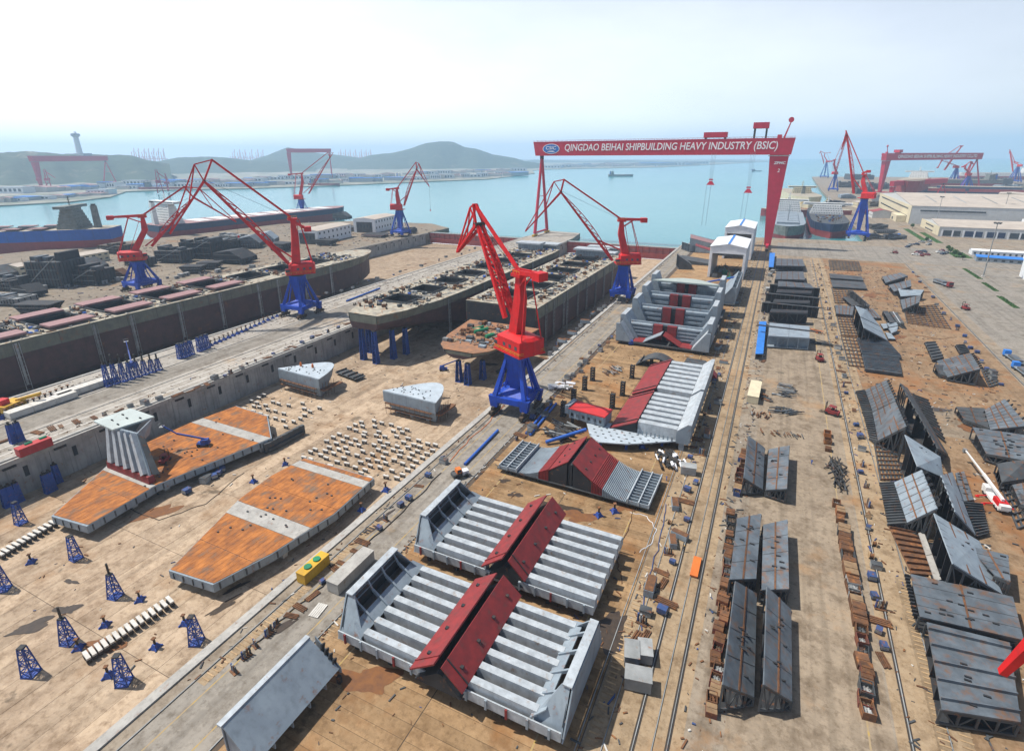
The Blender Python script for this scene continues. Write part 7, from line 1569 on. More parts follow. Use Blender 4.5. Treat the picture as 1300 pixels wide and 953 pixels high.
for k in range(14):
    x = random.uniform(-38, -23); y = random.uniform(440, 480); tag(MB().box(-2, 2, -1.2, 1.2, 0, random.uniform(1, 4)).bar((-2, 0, 1), (2, 0, 5), .3).build('shelter_frame', random.choice((STEEL_D, TIMBER, GREENP, STEEL_M)), None, (x, y, .07), random.uniform(0, 3)), 'steel part stored inside the open white shelter', 'steel part', 'steel parts inside the shelter')
# big halls at right
HW = mat('hall_wall_grey', (.55, .56, .55), (.48, .49, .48), rough=.7, streak=.15)
c = hall('fabrication_hall', 'huge pale fabrication hall with low roof at the right', (262, 1055, 0), math.radians(-90), 290, 200, 24, 9, HW, ROOFP, strips=5)
MB().box(-145.1, 145.1, -100.5, -100.1, .5, 23.8).build('end_wall', CREAM, c)
for z_, wv in ((18, 110), (8, 110)): MB().box(-115, 125, -100.8, -100.55, z_, z_+1.8).build('window_band', GLASS, c)
MB().box(144.9, 145.4, -90, -20, 17, 19).build('window_band', GLASS, c)
MB().box(80, 125, -112, -101, .1, 9).build('annex', CREAM, c)
MB().box(90, 100, -112.3, -112.05, 1, 5).build('annex_door', GLASS, c)
c = hall('long_workshop', 'long low workshop with dark openings in front of the fabrication hall', (262, 830, 0), math.radians(-90), 96, 184, 11, 4, HW, ROOFP)
for k in range(9): MB().box(48.05, 48.4, -88+k*20, -72+k*20, 1, 7).build('opening', HULLNAVY if k % 3 else GLASS, c)
for k in range(18): MB().box(48.42, 48.7, -90+k*10, -88.6+k*10, 0, 8).build('column', WHITE, c)
MB().box(-48.4, 48.4, -92.4, -92.1, .5, 10.8).build('end_wall', CREAM, c)
MB().box(-20, 20, -92.7, -92.45, 2, 3.4).build('window_band', GLASS, c); MB().box(-20, 20, -92.7, -92.45, 7.2, 8.6).build('window_band', GLASS, c)
hall('roof_office', 'white office strip with dark windows on the workshop roof line', (330, 872, 0), math.radians(-90), 12, 120, 15, .6, WHITE, ROOFP, rows=(11.5,), win=(4, 2), pitch=12)
hall('white_shed', 'low white roofed shed behind the bright blue one', (214, 648, 0), math.radians(-92), 12, 90, 4.4, .8, WHITE, WHITE, rows=(1.2,))
hall('blue_shed', 'low shed with bright blue roof beside the wide road', (206, 609, 0), math.radians(-97), 14, 84, 4.0, .9, STEEL_M, BRIGHTBLUE, rows=(1.0,), win=(2.4, 1.6), pitch=5)
c = thing('gatehouse', 'white-columned building with blue top at the right frame edge', 'building', (196, 532, 0), -.12)
MB().box(-20, 20, -12, 12, .1, 13).build('wall', HULLNAVY, c); MB().box(-22, 22, -14, 14, 13.05, 17).build('parapet', WHITE, c); MB().box(-10, 22.2, -14.2, 14.2, 17.05, 20).build('blue_top', BRIGHTBLUE, c)
for k in range(4): MB().box(-21.5+k*13, -19.5+k*13, -13.8, -12.1, 0, 13).build('column', WHITE, c)
MB().box(-21.8, -20.05, -11, 11, 0, 13).build('side_column', WHITE, c)
hall('pink_roof_shed', 'small shed with a dusky pink roof beside the basin crane', tuple(G(1117, 276)), .1, 26, 24, 9, 3, HW, HULLRED, rows=(3,))
hall('harbour_shed', 'small cream shed between basin ships and the pink roof', tuple(G(1092, 263)), .3, 20, 24, 9, 1.5, CREAM, ROOFP, rows=(3,))
hall('yard_office', 'cream office block behind the right end of the big hall', tuple(G(1283, 256)), -.3, 40, 70, 16, 1, CREAM, ROOFP, rows=(4, 9))
for k, (x, y, w, l, h, sh, m_) in enumerate(((1060, 262, 26, 20, 9, 'box', STEEL_D), (1100, 272, 20, 14, 7, 'wedge', HULLRED), (1105, 262, 30, 18, 8, 'box', BOGIE), (1112, 290, 22, 12, 5, 'box', STEEL_D), (1122, 296, 26, 12, 4, 'bowl', GREYM), (1135, 303, 20, 10, 4, 'box', STEEL_G), (1108, 302, 18, 10, 5, 'wedge', STEEL_D), (1120, 256, 30, 22, 10, 'box', STEEL_G), (1075, 252, 30, 22, 10, 'wedge', STEEL_M), (1095, 246, 40, 26, 12, 'box', STEEL_D), (1130, 262, 26, 16, 8, 'bowl', STEEL_D), (1110, 240, 60, 30, 14, 'box', STEEL_G), (1075, 238, 50, 30, 14, 'box', BOGIE), (1145, 242, 50, 30, 12, 'box', STEEL_D), (1180, 246, 60, 26, 10, 'box', HULLNAVY), (1090, 228, 90, 40, 16, 'box', STEEL_D), (1250, 235, 120, 40, 18, 'box', STEEL_G), (1200, 242, 80, 30, 12, 'wedge', BOGIE), (1290, 243, 90, 40, 14, 'box', STEEL_M))):
    dark_block('hull chunk crowding the basin quay at right, %s from the list of hazy chunks' % ORD[k] if False else '%s chunk among the hazy blocks at the right basin quay' % ('%s %s' % (ORD[k], {'box': 'boxy', 'wedge': 'wedge-shaped', 'bowl': 'bowl-shaped'}[sh])), (x, y), w, l, h, sh, m_, .2+.1*(k % 4))
# grass verges and hedge shrubs
GRASS = mat('verge_grass', (.05, .12, .03), (.04, .085, .02), rough=.9, sc=.6)
rg = random.Random(77)
def verge(x0, x1, y0, y1, n):
    g = MB(); g.box(x0, x1, y0, y1, .02, .14)
    for k in range(n):
        x, y = rg.uniform(x0, x1), rg.uniform(y0, y1); h = rg.uniform(.25, .7); a = rg.uniform(0, 3.1)
        dx, dy = math.cos(a)*.3, math.sin(a)*.3; g.add([(x-dx, y-dy, .1), (x+dx, y+dy, .1), (x+rg.uniform(-.3, .3), y+rg.uniform(-.3, .3), h)], [(0, 1, 2)])
    return g
mbg = MB()
for a in ((146, 152, 735, 845), (157, 163, 720, 812), (143.5, 146.5, 518, 562), (141.8, 144.8, 474, 503), (138.6, 141.8, 424, 457), (137, 140, 380, 402), (152, 165, 622, 655)):
    q = verge(*a, 500); n0 = len(mbg.v); mbg.v += q.v; mbg.f += [tuple(i+n0 for i in f) for f in q.f]
stuff(tag(mbg.build('grass_verge', GRASS), 'short green grass strips along the wide road at right', 'grass'))
def tree(label, loc, h, seed):
    r = random.Random(seed); c = thing('tree', label, 'tree', loc, 0, 'small trees by the road')
    t = MB().tube((0, 0, 0), (0, 0, h*.55), .22, .12, 7)
    for k in range(5): a = k*1.25; t.tube((0, 0, h*(.3+.05*k)), (math.cos(a)*h*.22, math.sin(a)*h*.22, h*(.55+.06*k)), .09, .04, 5)
    t.build('trunk', BARK, c)
    cr = MB()
    for k in range(420):
        a, e, q = r.uniform(0, 6.28), r.uniform(-1, 1), r.random()**.4
        ctr = Vector((math.cos(a)*math.sqrt(1-e*e), math.sin(a)*math.sqrt(1-e*e), e*.9))*q*h*.33*(1+.25*math.sin(3*a+seed))+Vector((0, 0, h*.66))
        u = Vector((r.uniform(-1, 1), r.uniform(-1, 1), r.uniform(-1, 1))).normalized(); v = u.orthogonal()*.3; u = u*.4
        cr.add([ctr-u, ctr+v, ctr+u, ctr-v], [(0, 1, 2, 3)])
    cr.build('crown', LEAF, c)
for k, (x, y, h) in enumerate(((1206, 322, 6), (1211, 326, 7), (1217, 327, 5.5), (1222, 330, 5), (1203, 318, 5), (1158, 290, 6), (1176, 307, 5))):
    p = G(x, y); tree('small round green tree in the verge beside the road, %s from the left' % ORD[[6, 0, 1, 2, 3, 4, 5].index(k) if False else (3, 4, 5, 6, 2, 0, 1)[k]], (p.x, p.y, .1), h, k)
# light masts
def mast_():
    c = obj('light_mast', None); MB().tube((0, 0, 0), (0, 0, 40), .5, .22, 10).build('pole', GREYM, c); MB().tube((0, 0, 40), (0, 0, 40.5), 2.2, n=14).build('crown_ring', GREYM, c)
    for k in range(6): MB().box(math.cos(k*1.05)*2-.5, math.cos(k*1.05)*2+.5, math.sin(k*1.05)*2-.4, math.sin(k*1.05)*2+.4, 40.55, 41.2).build('floodlight', STEEL_D, c)
    MB().box(-1, 1, -1, 1, 0, .8).build('base', CONCW, c); return c
LM = Proto(mast_)
for x, y, lab in ((1186, 293, 'tall light mast beside the low workshop end'), (1248, 351, 'tall light mast beside the hedge strips, nearest'), (1270, 285, 'tall light mast standing before the big hall')):
    p = G(x, y); LM.put((p.x, p.y, 0), 0, lab, 'light mast', 'tall light masts')
# cars and trucks
def car(m):
    def fn():
        c = obj('car', None)
        MB().loft([[(-.85, -2.1, .35), (.85, -2.1, .35), (.85, 2.1, .35), (-.85, 2.1, .35)], [(-.88, -2.15, .75), (.88, -2.15, .75), (.88, 2.15, .7), (-.88, 2.15, .7)], [(-.82, -2.0, .95), (.82, -2.0, .95), (.82, 2.0, .85), (-.82, 2.0, .85)]]).build('body', m, c)
        MB().loft([[(-.78, -1.5, .96), (.78, -1.5, .96), (.78, 1.0, .92), (-.78, 1.0, .92)], [(-.62, -1.1, 1.45), (.62, -1.1, 1.45), (.62, .35, 1.45), (-.62, .35, 1.45)]]).build('glasshouse', GLASS, c)
        MB().box(-.6, .6, -1.05, .3, 1.455, 1.5).build('roof', m, c)
        for sx in (-.8, .8):
            for y in (-1.35, 1.35): MB().tube((sx-.1, y, .33), (sx+.1, y, .33), .33, n=10).build('wheel', TYRE, c)
        return c
    return fn
CR = [Proto(car(m)) for m in (OXIDE, SHIPWHITE, HULLNAVY, GREYM)]; CN = ('red', 'white', 'dark blue', 'grey')
n_ = {}
for k, (x, y) in enumerate(((1164, 321), (1168, 323), (1172, 320), (1170, 325), (1176, 324), (1162, 324), (1193, 321), (1197, 323), (1201, 322), (1196, 319), (1180, 307), (1179, 311), (1155, 312), (1163, 311), (1170, 308), (1152, 314))):
    p = G(x, y); q = (0, 0, 2, 0, 0, 1, 1, 2, 3, 0, 1, 3, 3, 2, 3, 2)[k]; n_[q] = n_.get(q, 0)+1
    CR[q].put((p.x, p.y, .02), random.uniform(0, 3), '%s car parked at the cross road, %s %s one' % (CN[q], ORD[n_[q]-1], CN[q]), 'car', 'cars parked at the cross road', 1.5)
def truck(m):
    def fn():
        c = obj('truck', None)
        MB().box(-1.25, 1.25, 5.2, 7.4, .7, 3.2).build('cab', m, c); MB().box(-1.2, 1.2, 7.41, 7.46, 1.9, 2.9).build('windscreen', GLASS, c)
        MB().box(-1.3, 1.3, -7, 5, 1.1, 1.5).build('bed', STEEL_M, c); MB().box(-1.25, 1.25, -6.5, 2, 1.52, 2.5).build('load', STEEL_G, c)
        for sx in (-1, 1):
            for y in (-6, -4.7, -3.4, 3.6, 6.2): MB().tube((sx*1.1-.2, y, .5), (sx*1.1+.2, y, .5), .5, n=10).build('wheel', TYRE, c)
        return c
    return fn
p = G(1196, 362); Proto(truck(OXIDE)).put((p.x, p.y, .02), math.radians(200), 'long flatbed truck with steel load and red cab on the wide road', 'truck', None, 1.25)
TB = Proto(truck(BRIGHTBLUE))
for x, y, lab in ((1285, 458, 'blue truck at the right edge on the wide road, farther one'), (1297, 474, 'blue truck at the right edge on the wide road, nearer one'), (1143, 301, 'blue truck at the quay road near the basin')):
    p = G(x, y); TB.put((p.x, p.y, .02), math.radians(5), lab, 'truck', 'blue trucks')
# white and red mobile crane
p, q = G(1262, 638), G(1216, 580); d = q-p
c = thing('mobile_crane', 'white and red mobile crane with lowered boom in the near plate field', 'mobile crane', (p.x, p.y, .02), math.atan2(d.y, d.x)-math.pi/2); c.scale = (.75, .9, .8)
MB().box(-1.5, 1.5, -5.5, 6, .8, 1.7).build('chassis', SHIPWHITE, c); MB().box(-1.5, 1.5, 3.6, 6.2, 1.72, 3.2).build('cab', SHIPWHITE, c); MB().box(-1.4, 1.4, 6.21, 6.26, 2.2, 3.0).build('windscreen', GLASS, c)
MB().box(-1.4, 1.4, -5, -1, 1.72, 3.4).build('superstructure', RED, c); MB().box(-1.5, 1.5, -6.4, -5.0, 1.75, 3.2).build('counterweight', SHIPWHITE, c)
MB().taper((-.1, -4, 3.9), (0, 10, 4.6), .8, .9, .7, .8).build('boom', SHIPWHITE, c); MB().taper((0, 9.5, 4.58), (0, 24, 5.2), .5, .6, .4, .45).build('boom_extension', SHIPWHITE, c); MB().box(-.6, .6, 24, 25.2, 4.2, 5.6).build('boom_head', GREYM, c)
for sx in (-1, 1):
    for y in (-4.5, -3, 3, 4.6): MB().tube((sx*1.3-.25, y, .6), (sx*1.3+.25, y, .6), .6, n=12).build('wheel', TYRE, c)
    for y in (-2, 2.2): MB().bar((sx*1.3, y, 1), (sx*4.2, y, .5), .35).box(sx*4.2-.5, sx*4.2+.5, y-.5, y+.5, .02, .3).build('outrigger', RED, c)
# ================================================================== PEOPLE
def person_mesh(name, cloth, legs, helmet):
    J = {'pel': (0, 0, .95), 'che': (0, 0, 1.32), 'nec': (0, 0, 1.5), 'hed': (0, .02, 1.64), 'top': (0, .02, 1.74), 'shl': (-.19, 0, 1.42), 'ell': (-.27, .03, 1.15), 'hal': (-.27, .12, .9), 'shr': (.19, 0, 1.42), 'elr': (.27, -.03, 1.15), 'har': (.27, .06, .9), 'hil': (-.1, 0, .9), 'knl': (-.11, .12, .5), 'anl': (-.11, .05, .08), 'tol': (-.11, .2, .04), 'hir': (.1, 0, .9), 'knr': (.11, -.02, .48), 'anr': (.11, -.2, .1), 'tor': (.11, -.06, .04)}
    R = {'pel': .15, 'che': .17, 'nec': .07, 'hed': .11, 'top': .09, 'shl': .085, 'ell': .06, 'hal': .05, 'shr': .085, 'elr': .06, 'har': .05, 'hil': .11, 'knl': .075, 'anl': .055, 'tol': .05, 'hir': .11, 'knr': .075, 'anr': .055, 'tor': .05}
    E = [('pel', 'che'), ('che', 'nec'), ('nec', 'hed'), ('hed', 'top'), ('che', 'shl'), ('shl', 'ell'), ('ell', 'hal'), ('che', 'shr'), ('shr', 'elr'), ('elr', 'har'), ('pel', 'hil'), ('hil', 'knl'), ('knl', 'anl'), ('anl', 'tol'), ('pel', 'hir'), ('hir', 'knr'), ('knr', 'anr'), ('anr', 'tor')]
    ks = list(J); me = bpy.data.meshes.new(name); me.from_pydata([J[k] for k in ks], [(ks.index(a), ks.index(b)) for a, b in E], [])
    o = bpy.data.objects.new(name, me); COL.objects.link(o); md = o.modifiers.new('skin', 'SKIN')
    if not me.skin_vertices: me.attributes.new('skin', 'FLOAT', 'POINT') if False else None
    for k, v in zip(ks, me.skin_vertices[0].data if me.skin_vertices else []): v.radius = (R[k], R[k]*.8)
    ss = o.modifiers.new('sub', 'SUBSURF'); ss.levels = 1; ss.render_levels = 1
    r = bpy.data.meshes.new_from_object(o.evaluated_get(bpy.context.evaluated_depsgraph_get())); bpy.data.objects.remove(o)
    r.materials.clear()
    for m_ in (cloth, legs, SKIN): r.materials.append(m_)
    for f in r.polygons:
        z = f.center.z; f.material_index = 2 if (1.53 < z) or (z < .97 and abs(f.center.x) > .2) else (1 if z < .95 else 0)
    return r
HEL = MB().loft([[(math.cos(a*.785)*.14, math.sin(a*.785)*.16+.02, 1.68) for a in range(8)], [(math.cos(a*.785)*.12, math.sin(a*.785)*.13+.02, 1.77) for a in range(8)], [(math.cos(a*.785)*.05, math.sin(a*.785)*.06+.02, 1.83) for a in range(8)]]).mesh('helmet')
PM = []
for cl, lg_ in ((ORANGE, ORANGE), (PIPEB, PIPEB), (STEEL_D, STEEL_D)): PM.append(person_mesh('person', cl, lg_, ORANGE))
HEL.materials.append(YELLOW)
def person(loc, rz, k, label, group=None):
    o = obj('person', PM[k], None, loc, rz); tag(o, label, 'person', group); obj('helmet', HEL, o); return o
p = G(1030, 589); person((p.x, p.y, .02), 2.6, 1, 'person in blue overalls walking alone on the road')
for x, y, k, lab in ((1201, 528, 2, 'person in dark clothes standing near the right-edge panel'), (868, 700, 2, 'person in dark clothes beside the gantry rails'), (1166, 470, 2, 'person standing on the cross lane of the plate field'), (846, 610, 1, 'person in blue overalls below the heap of hoses')):
    p = G(x, y); person((p.x, p.y, .07), random.uniform(0, 6), k, lab)
def crew(shp, hats, ylo, yhi, w, zd, n, lab, grp, seed):
    r = random.Random(seed); k = 0; lx, ly, _ = shp.location
    while k < n:
        x = r.uniform(-w+1, w-1); y = r.uniform(ylo, yhi)
        if any(h[0]-1 < y < h[1]+1 and abs(x) < h[2]+1.2 for h in hats): continue
        person((lx+x, ly+y, zd+.02), r.uniform(0, 6), 0, lab, grp); k += 1
crew(s1, hat1, 5, 220, 17, 13.0, 22, 'worker in orange on the deck of the left hull in the near dock', 'workers on the left hull', 1)
crew(s2, hat2, 3, 170, 20, 13.2, 18, 'worker in orange on the deck of the hull along the crane road', 'workers on the right hull', 2)
crew(lship, [(a, b, 19) for a, b, c_ in hat], -50, 215, 20, 12.6, 16, 'worker in orange on the deck of the long ship', 'workers on the long ship', 3)
# ================================================================== FAR SHORE
rf = random.Random(31)
FM = [WHITE, CREAM, BRIGHTBLUE, CONC, ROOFP, STEEL_L]
def far_bld():
    c = obj('shore_building', None); MB().extr([(-.5, 0), (.5, 0), (.5, .8), (0, 1), (-.5, .8)], 'y', -.5, .5).build('wall', CONCW, c)
    for s in (-1, 1): MB().plate([(s*.52, -.51, .8), (s*.52, .51, .8), (0, .51, 1.02), (0, -.51, 1.02)], .03).build('roof', HATCH, c)
    return c
def far_bld2():
    c = obj('shore_building', None); MB().box(-.5, .5, -.5, .5, 0, 1).build('wall', WHITE, c)
    for k in range(5): MB().box(-.4+k*.18, -.3+k*.18, -.505, -.5, .3, .8).build('window', GLASS, c)
    MB().box(-.52, .52, -.52, .52, 1.001, 1.05).build('roof', STEEL_M, c); return c
def far_bld3():
    c = obj('shore_building', None); MB().box(-.5, .5, -.5, .5, 0, .9).build('wall', STEEL_L, c); MB().box(-.52, .52, -.52, .52, .901, 1).build('roof', BRIGHTBLUE, c); return c
FB = [Proto(far_bld), Proto(far_bld2), Proto(far_bld3)]
SEGN = ['under the tower hill, water side', 'under the tower hill, back row', 'left of the crossing jibs, water side', 'left of the crossing jibs, back row', 'behind the pink jib crane, water side', 'behind the pink jib crane, back row', 'below the highest hill, water side', 'below the highest hill, back row', 'under the gantry beam, water side', 'under the gantry beam, back row']
segs = [((0, 257), (140, 246), 16, 5), ((20, 245), (150, 238), 14, 6), ((160, 240), (300, 236.5), 18, 5), ((170, 235), (330, 230), 18, 5), ((300, 237), (480, 230), 22, 5), ((320, 229), (500, 224), 22, 5), ((500, 229), (670, 222), 20, 5), ((520, 222), (670, 217), 18, 4), ((700, 213), (880, 209), 34, 3.2), ((720, 210.5), (900, 207.8), 26, 3)]
nb_ = 0
for si_, (a, b, n, hp) in enumerate(segs):
    for k in range(n):
        f = (k+rf.uniform(-.4, .4))/n; x, y = a[0]+(b[0]-a[0])*f, a[1]+(b[1]-a[1])*f+rf.uniform(-.5, .5)
        p = G(x, y, ZS+2.5); dist = math.hypot(p.x, p.y); w = dist*rf.uniform(8, 26)/700; h = dist*rf.uniform(.5, 1)*hp/700
        q = rf.choice((0, 0, 1, 1, 2)); FB[q].put((p.x, p.y, ZS+2.5), rf.uniform(-.3, .3)+.4, ('pale gabled far shore building, ', 'white flat far shore building, ', 'blue-roofed far shore building, ')[q]+SEGN[si_], 'building', 'buildings on the far shore', (w, w*.5, h)); nb_ += 1
# lighthouse tower on the left hill
d = _fw+_r*(101.5-650)/FPX+_u*(431.5-196)/FPX; t_ = 3250/math.hypot(d[0], d[1]); bx, by, bz = d[0]*t_, d[1]*t_, CAM_H+d[2]*t_
d = _fw+_r*(95-650)/FPX+_u*(431.5-167)/FPX; tz_ = CAM_H+d[2]*3250/math.hypot(d[0], d[1])
c = thing('hill_tower', 'pale blue tower with a wider head on the left hilltop', 'tower', (bx, by, bz-14)); hh = tz_-bz+14
MB().tube((0, 0, 0), (0, 0, hh*.78), 13, 10, 16).build('shaft', WHITE, c); MB().tube((0, 0, hh*.78), (0, 0, hh*.84), 10, 18, 16).build('neck', WHITE, c); MB().tube((0, 0, hh*.84), (0, 0, hh*.92), 18, 17, 16).build('head', STEEL_L, c); MB().tube((0, 0, hh*.92), (0, 0, hh), 9, 3, 12).build('cap', WHITE, c); MB().box(-14, 60, -18, 18, 0, 18).build('base_building', STEEL_L, c)
# faint container cranes on the far horizon
def quay_crane():
    c = obj('quay_crane', None)
    MB().bar((-12, -10, 0), (-12, -10, 60), 2.5).bar((12, -10, 0), (12, -10, 60), 2.5).bar((-12, 10, 0), (-12, 10, 85), 2.5).bar((12, 10, 0), (12, 10, 85), 2.5).build('legs', REDH, c)
    MB().bar((-12, 0, 46), (12, 0, 46), 2.5).bar((0, -12, 46), (0, 40, 46), 3).build('boom', REDH, c); MB().bar((0, 12, 46), (0, 22, 105), 2.5).build('raised_boom', REDH, c); MB().bar((0, 10, 85), (0, 21, 98), 1).build('stay', REDH, c)
    return c
QC = Proto(quay_crane)
for k, x in enumerate([168, 174, 181, 187, 193, 199, 206, 296, 303, 310, 318, 326, 332, 431, 437, 443, 450, 457, 463, 469]):
    d = _fw+_r*(x-650)/FPX+_u*(431.5-203)/FPX; D = 7600 if x > 290 else 6800; t_ = D/math.hypot(d[0], d[1]); QC.put((d[0]*t_, d[1]*t_, ZS+2.5), rf.uniform(-.2, .2), 'faint container crane in the row on the hazy horizon', 'quay crane', 'container cranes on the horizon', 1.75)
for x, y, zt, lab in ((204, 245, 62, 'pink port crane mast on the far shore, left of the crossing jibs'), (214, 243, 50, 'pale pink derrick on the far shore beside the port crane mast'), (52, 240, 60, 'pink derrick inside the hazy left gantry, left one'), (63, 240, 60, 'pink derrick inside the hazy left gantry, right one')):
    p = G(x, y, ZS+2.5); c = thing('port_derrick', lab, 'crane', (p.x, p.y, ZS+2.5), rf.uniform(0, 3))
    for sx in (-1, 1): MB().taper((sx*7, 0, 0), (sx*2, 0, zt), 2.4, 2.4, 1.4, 1.4).build('leg', REDH, c)
    MB().taper((0, 0, zt*.9), (24, 0, zt*.55), 2.4, 2.4, 1.2, 1.2).build('jib', REDH, c); MB().box(-6, 6, -6, 6, zt*.42, zt*.55).build('house', REDH, c)
    for k in range(4): MB().bar((-6+k, 0, zt*.2*k), (6-k, 0, zt*.2*(k+1)), 1.1).build('brace', REDH, c)
# ================================================================== LITTER, PUDDLES, HOSES
PUD = mat('oily_puddle', (.045, .035, .028), (.07, .05, .035), rough=.35, sc=.8, bump=.05)
SPILL = mat('rust_spill', (.20, .085, .03), (.13, .06, .03), rough=.8, sc=.7)
SCUFF = mat('dark_scuff', (.13, .105, .08), (.19, .15, .115), rough=.85, sc=.9, lo=.3, hi=.7)
def blob(px, a, b, rot, z, m, seed, name='puddle'):
    r = random.Random(seed); p = G(*px, z); pts = []
    ph = [r.uniform(0, 6) for _ in range(4)]
    for k in range(40):
        t = k*2*math.pi/40; q = 1+.28*math.sin(2*t+ph[0])+.2*math.sin(3*t+ph[1])+.13*math.sin(5*t+ph[2])+.08*math.sin(9*t+ph[3])
        x, y = a*q*math.cos(t), b*q*math.sin(t); pts.append((x*math.cos(rot)-y*math.sin(rot), x*math.sin(rot)+y*math.cos(rot), 0))
    o = MB().add(pts, [tuple(range(40))]).build(name, m, None, (p.x, p.y, z)); struct(o)
zd_, za_ = DZ+.075, .085
for k, (x, y, a, b, rot, m) in enumerate(((40, 795, 4.5, 1.6, .9, PUD), (85, 773, 2.4, 1.6, .4, PUD), (285, 768, 4.2, 1.0, 1.3, PUD), (300, 745, 2.4, .8, 1.2, PUD), (90, 738, 1.8, .7, .2, PUD), (200, 650, 6, 2.6, 1.2, SPILL), (640, 470, 6, 3, 1.2, PUD), (620, 462, 4, 2, .3, PUD),
                                          (560, 505, 3, 1.4, .3, PUD), (130, 820, 4, 2, .6, SPILL))):
    blob((x, y), a, b, rot, zd_+k*.0012, m, k)
for k, (x, y, a, b, rot, m) in enumerate(((715, 645, 4.5, 1.6, .2, PUD), (735, 655, 5, 2.2, .5, SPILL), (655, 628, 1.8, 1, .2, PUD), (690, 640, 3, 1.2, .2, PUD), (640, 610, 1.5, 1, 0, PUD), (775, 800, 6, 2.5, 1.4, PUD), (800, 640, 5, 2, 1.2, SPILL), (750, 545, 4, 2, .6, SPILL), (465, 862, 5, 3, .3, SPILL), (830, 455, 5, 1, .1, PUD),
                                          (1240, 540, 7, 4, .3, SPILL), (1195, 520, 4, 1.3, .2, PUD), (1170, 640, 6, 2.5, .4, SPILL), (1250, 640, 6, 3, .3, SPILL), (1130, 430, 9, 3, .8, SPILL), (1105, 375, 8, 3, 1.2, SPILL),
                                          (360, 795, 3, .7, 1.3, PUD), (488, 655, 2.5, .7, 1.4, PUD), (470, 672, 3, .8, 1.4, PUD), )):
    blob((x, y), a, b, rot, za_+k*.0012, m, 100+k)
def litter(x0, x1, y0, y1, z, n, seed, lab, big=1.0):
    r = random.Random(seed)
    for m, f in ((RUSTD, .45), (STEEL_D, .35), (CONCW, .12), (GEARB, .08)):
        g = MB()
        for k in range(int(n*f)):
            x, y = r.uniform(x0, x1), r.uniform(y0, y1); s = r.uniform(.12, .42)*big; a = r.uniform(0, 3.14); l = s*r.uniform(.8, 5)
            d = Vector((math.cos(a), math.sin(a), 0))*l/2; c_ = Vector((x, y, z+s*.3)); g.bar(c_-d, c_+d, s*.7, s*.6)
        o = g.build('litter', m); stuff(tag(o, lab+{RUSTD: ', rusty bits', STEEL_D: ', dark steel bits', CONCW: ', pale bits', GEARB: ', blue bits'}[m], 'litter'))
litter(-69, -18, 40, 430, .07, 900, 1, 'scattered offcuts on the assembly ground')
litter(-17, -11.5, 40, 600, .02, 800, 2, 'scattered offcuts left of the gantry rails')
litter(-3.5, 3.5, 40, 560, .02, 700, 3, 'scattered offcuts right of the gantry rails')
litter(39, 92, 80, 540, .02, 1600, 4, 'scattered offcuts on the plate field', 1.15)
litter(-206, -92, 40, 400, DZ+.05, 800, 5, 'scattered offcuts on the dock floor')
litter(-86, -83, 40, 540, .02, 350, 6, 'scattered offcuts on the dock kerb strip')
litter(-71.5, -69.5, 40, 420, .02, 350, 7, 'scattered offcuts along the crane road edge')
litter(-262, -244, 70, 540, .02, 700, 8, 'scattered offcuts on the pier')
litter(-620, -395, 130, 600, .02, 1300, 9, 'scattered offcuts in the left yard', 2.2)
litter(30.5, 38, 60, 540, .02, 500, 10, 'scattered offcuts along the single rail')
litter(-218, -210, 60, 540, .02, 400, 11, 'scattered offcuts along the pier edge')
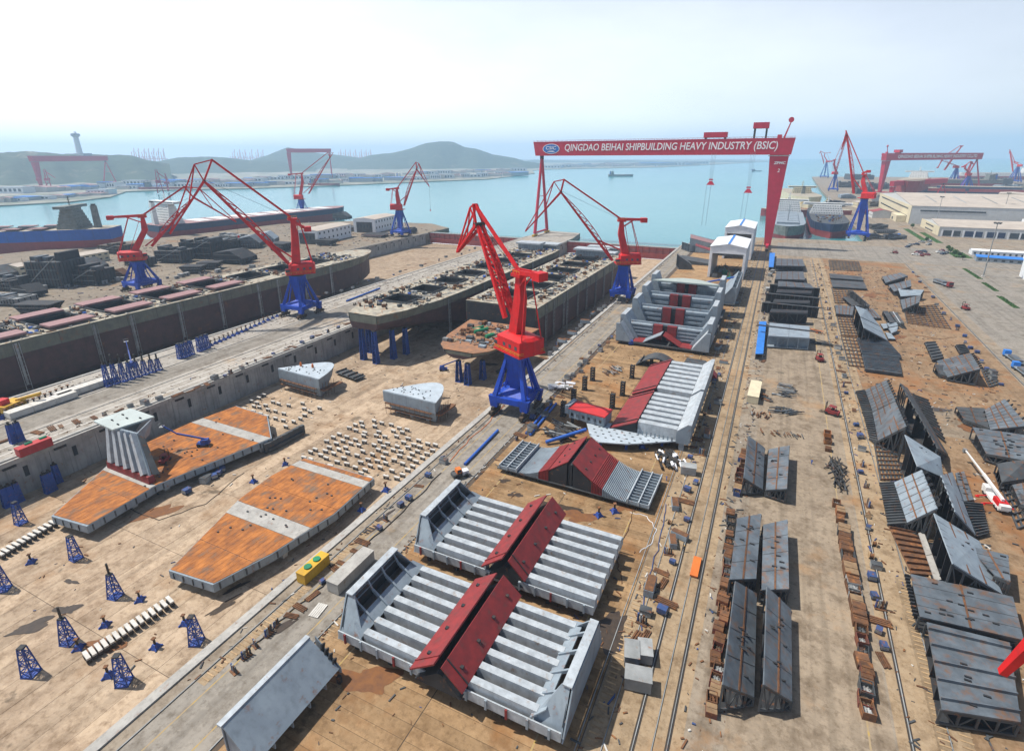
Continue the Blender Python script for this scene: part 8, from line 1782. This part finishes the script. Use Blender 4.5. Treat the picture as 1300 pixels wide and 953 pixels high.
def deck_litter(shp, ylo, yhi, w, zd, hats, n, seed, lab):
    r = random.Random(seed); lx, ly, _ = shp.location
    for m in (RUSTD, STEEL_D, GREYM, CONC, TIMBER):
        g = MB(); k = 0
        while k < n:
            x, y = r.uniform(-w, w), r.uniform(ylo, yhi)
            if any(h[0]-.6 < y < h[1]+.6 and abs(x) < h[2]*(2.0 if shp is lship else 1)+.6 for h in hats): k += .2; continue
            s = r.uniform(.25, .8); a = r.choice((0, 1.57))+r.gauss(0, .25); l = s*r.uniform(1, 7); d = Vector((math.cos(a), math.sin(a), 0))*l/2; c_ = Vector((x, y, zd+s*.35)); g.bar(c_-d, c_+d, s*.6, s*.7); k += 1
        stuff(g.build('loose_gear', m, shp))
deck_litter(lship, -80, 215, 20.5, 12.6, hat, 170, 71, '')
deck_litter(s1, 24, 230, 19, 13.0, hat1, 140, 72, '')
deck_litter(s2, 2, 172, 20.5, 13.2, hat2, 120, 73, '')
deck_litter(s3, 10, 46, 14, 3.6, [], 50, 74, '')
def hose(label, pts, m, r=.09, z=.1, name='hose'):
    P = [G(x, y, z) for x, y in pts]; o = P[0].copy(); rr2 = random.Random(len(label)); Q = []
    for a, b in zip(P[:-1], P[1:]):
        for k in range(6):
            f = k/6; q = a.lerp(b, f); L_ = (b-a).length; Q.append(q+Vector((rr2.uniform(-1, 1), rr2.uniform(-1, 1), 0))*min(.5, L_*.05))
    Q.append(P[-1]); g = MB()
    for a, b in zip(Q[:-1], Q[1:]): g.tube(a-o, b-o, r, n=5)
    tag(g.build(name, m, None, o), label, 'hose', 'hoses and cables on the ground')
hose('thin pale hose curling on the assembly ground beside the second block', [(812, 700), (828, 690), (833, 672), (822, 655), (800, 650)], TARP)
hose('rusty cable along the far side of the second block', [(790, 740), (783, 705), (800, 660), (812, 630)], RUSTD, .12)
hose('dark cable running along the dock kerb near the yellow container', [(300, 838), (352, 792), (400, 752), (450, 705), (520, 640), (560, 600)], DARK, .16)
hose('orange hose along the dock kerb, upper stretch', [(570, 585), (610, 545), (640, 515)], ORANGE, .12)
hose('blue hose beside the gantry rails', [(845, 640), (836, 690), (822, 740), (815, 800)], GEARB, .12)
hose('rusty chain beside the wide jig bed', [(1160, 425), (1190, 430), (1215, 428)], RUSTD, .16)
hose('dark cable on the dock floor left of the nearest rusty bottom', [(150, 640), (200, 660), (260, 640), (310, 600)], DARK, .1, DZ+.1)
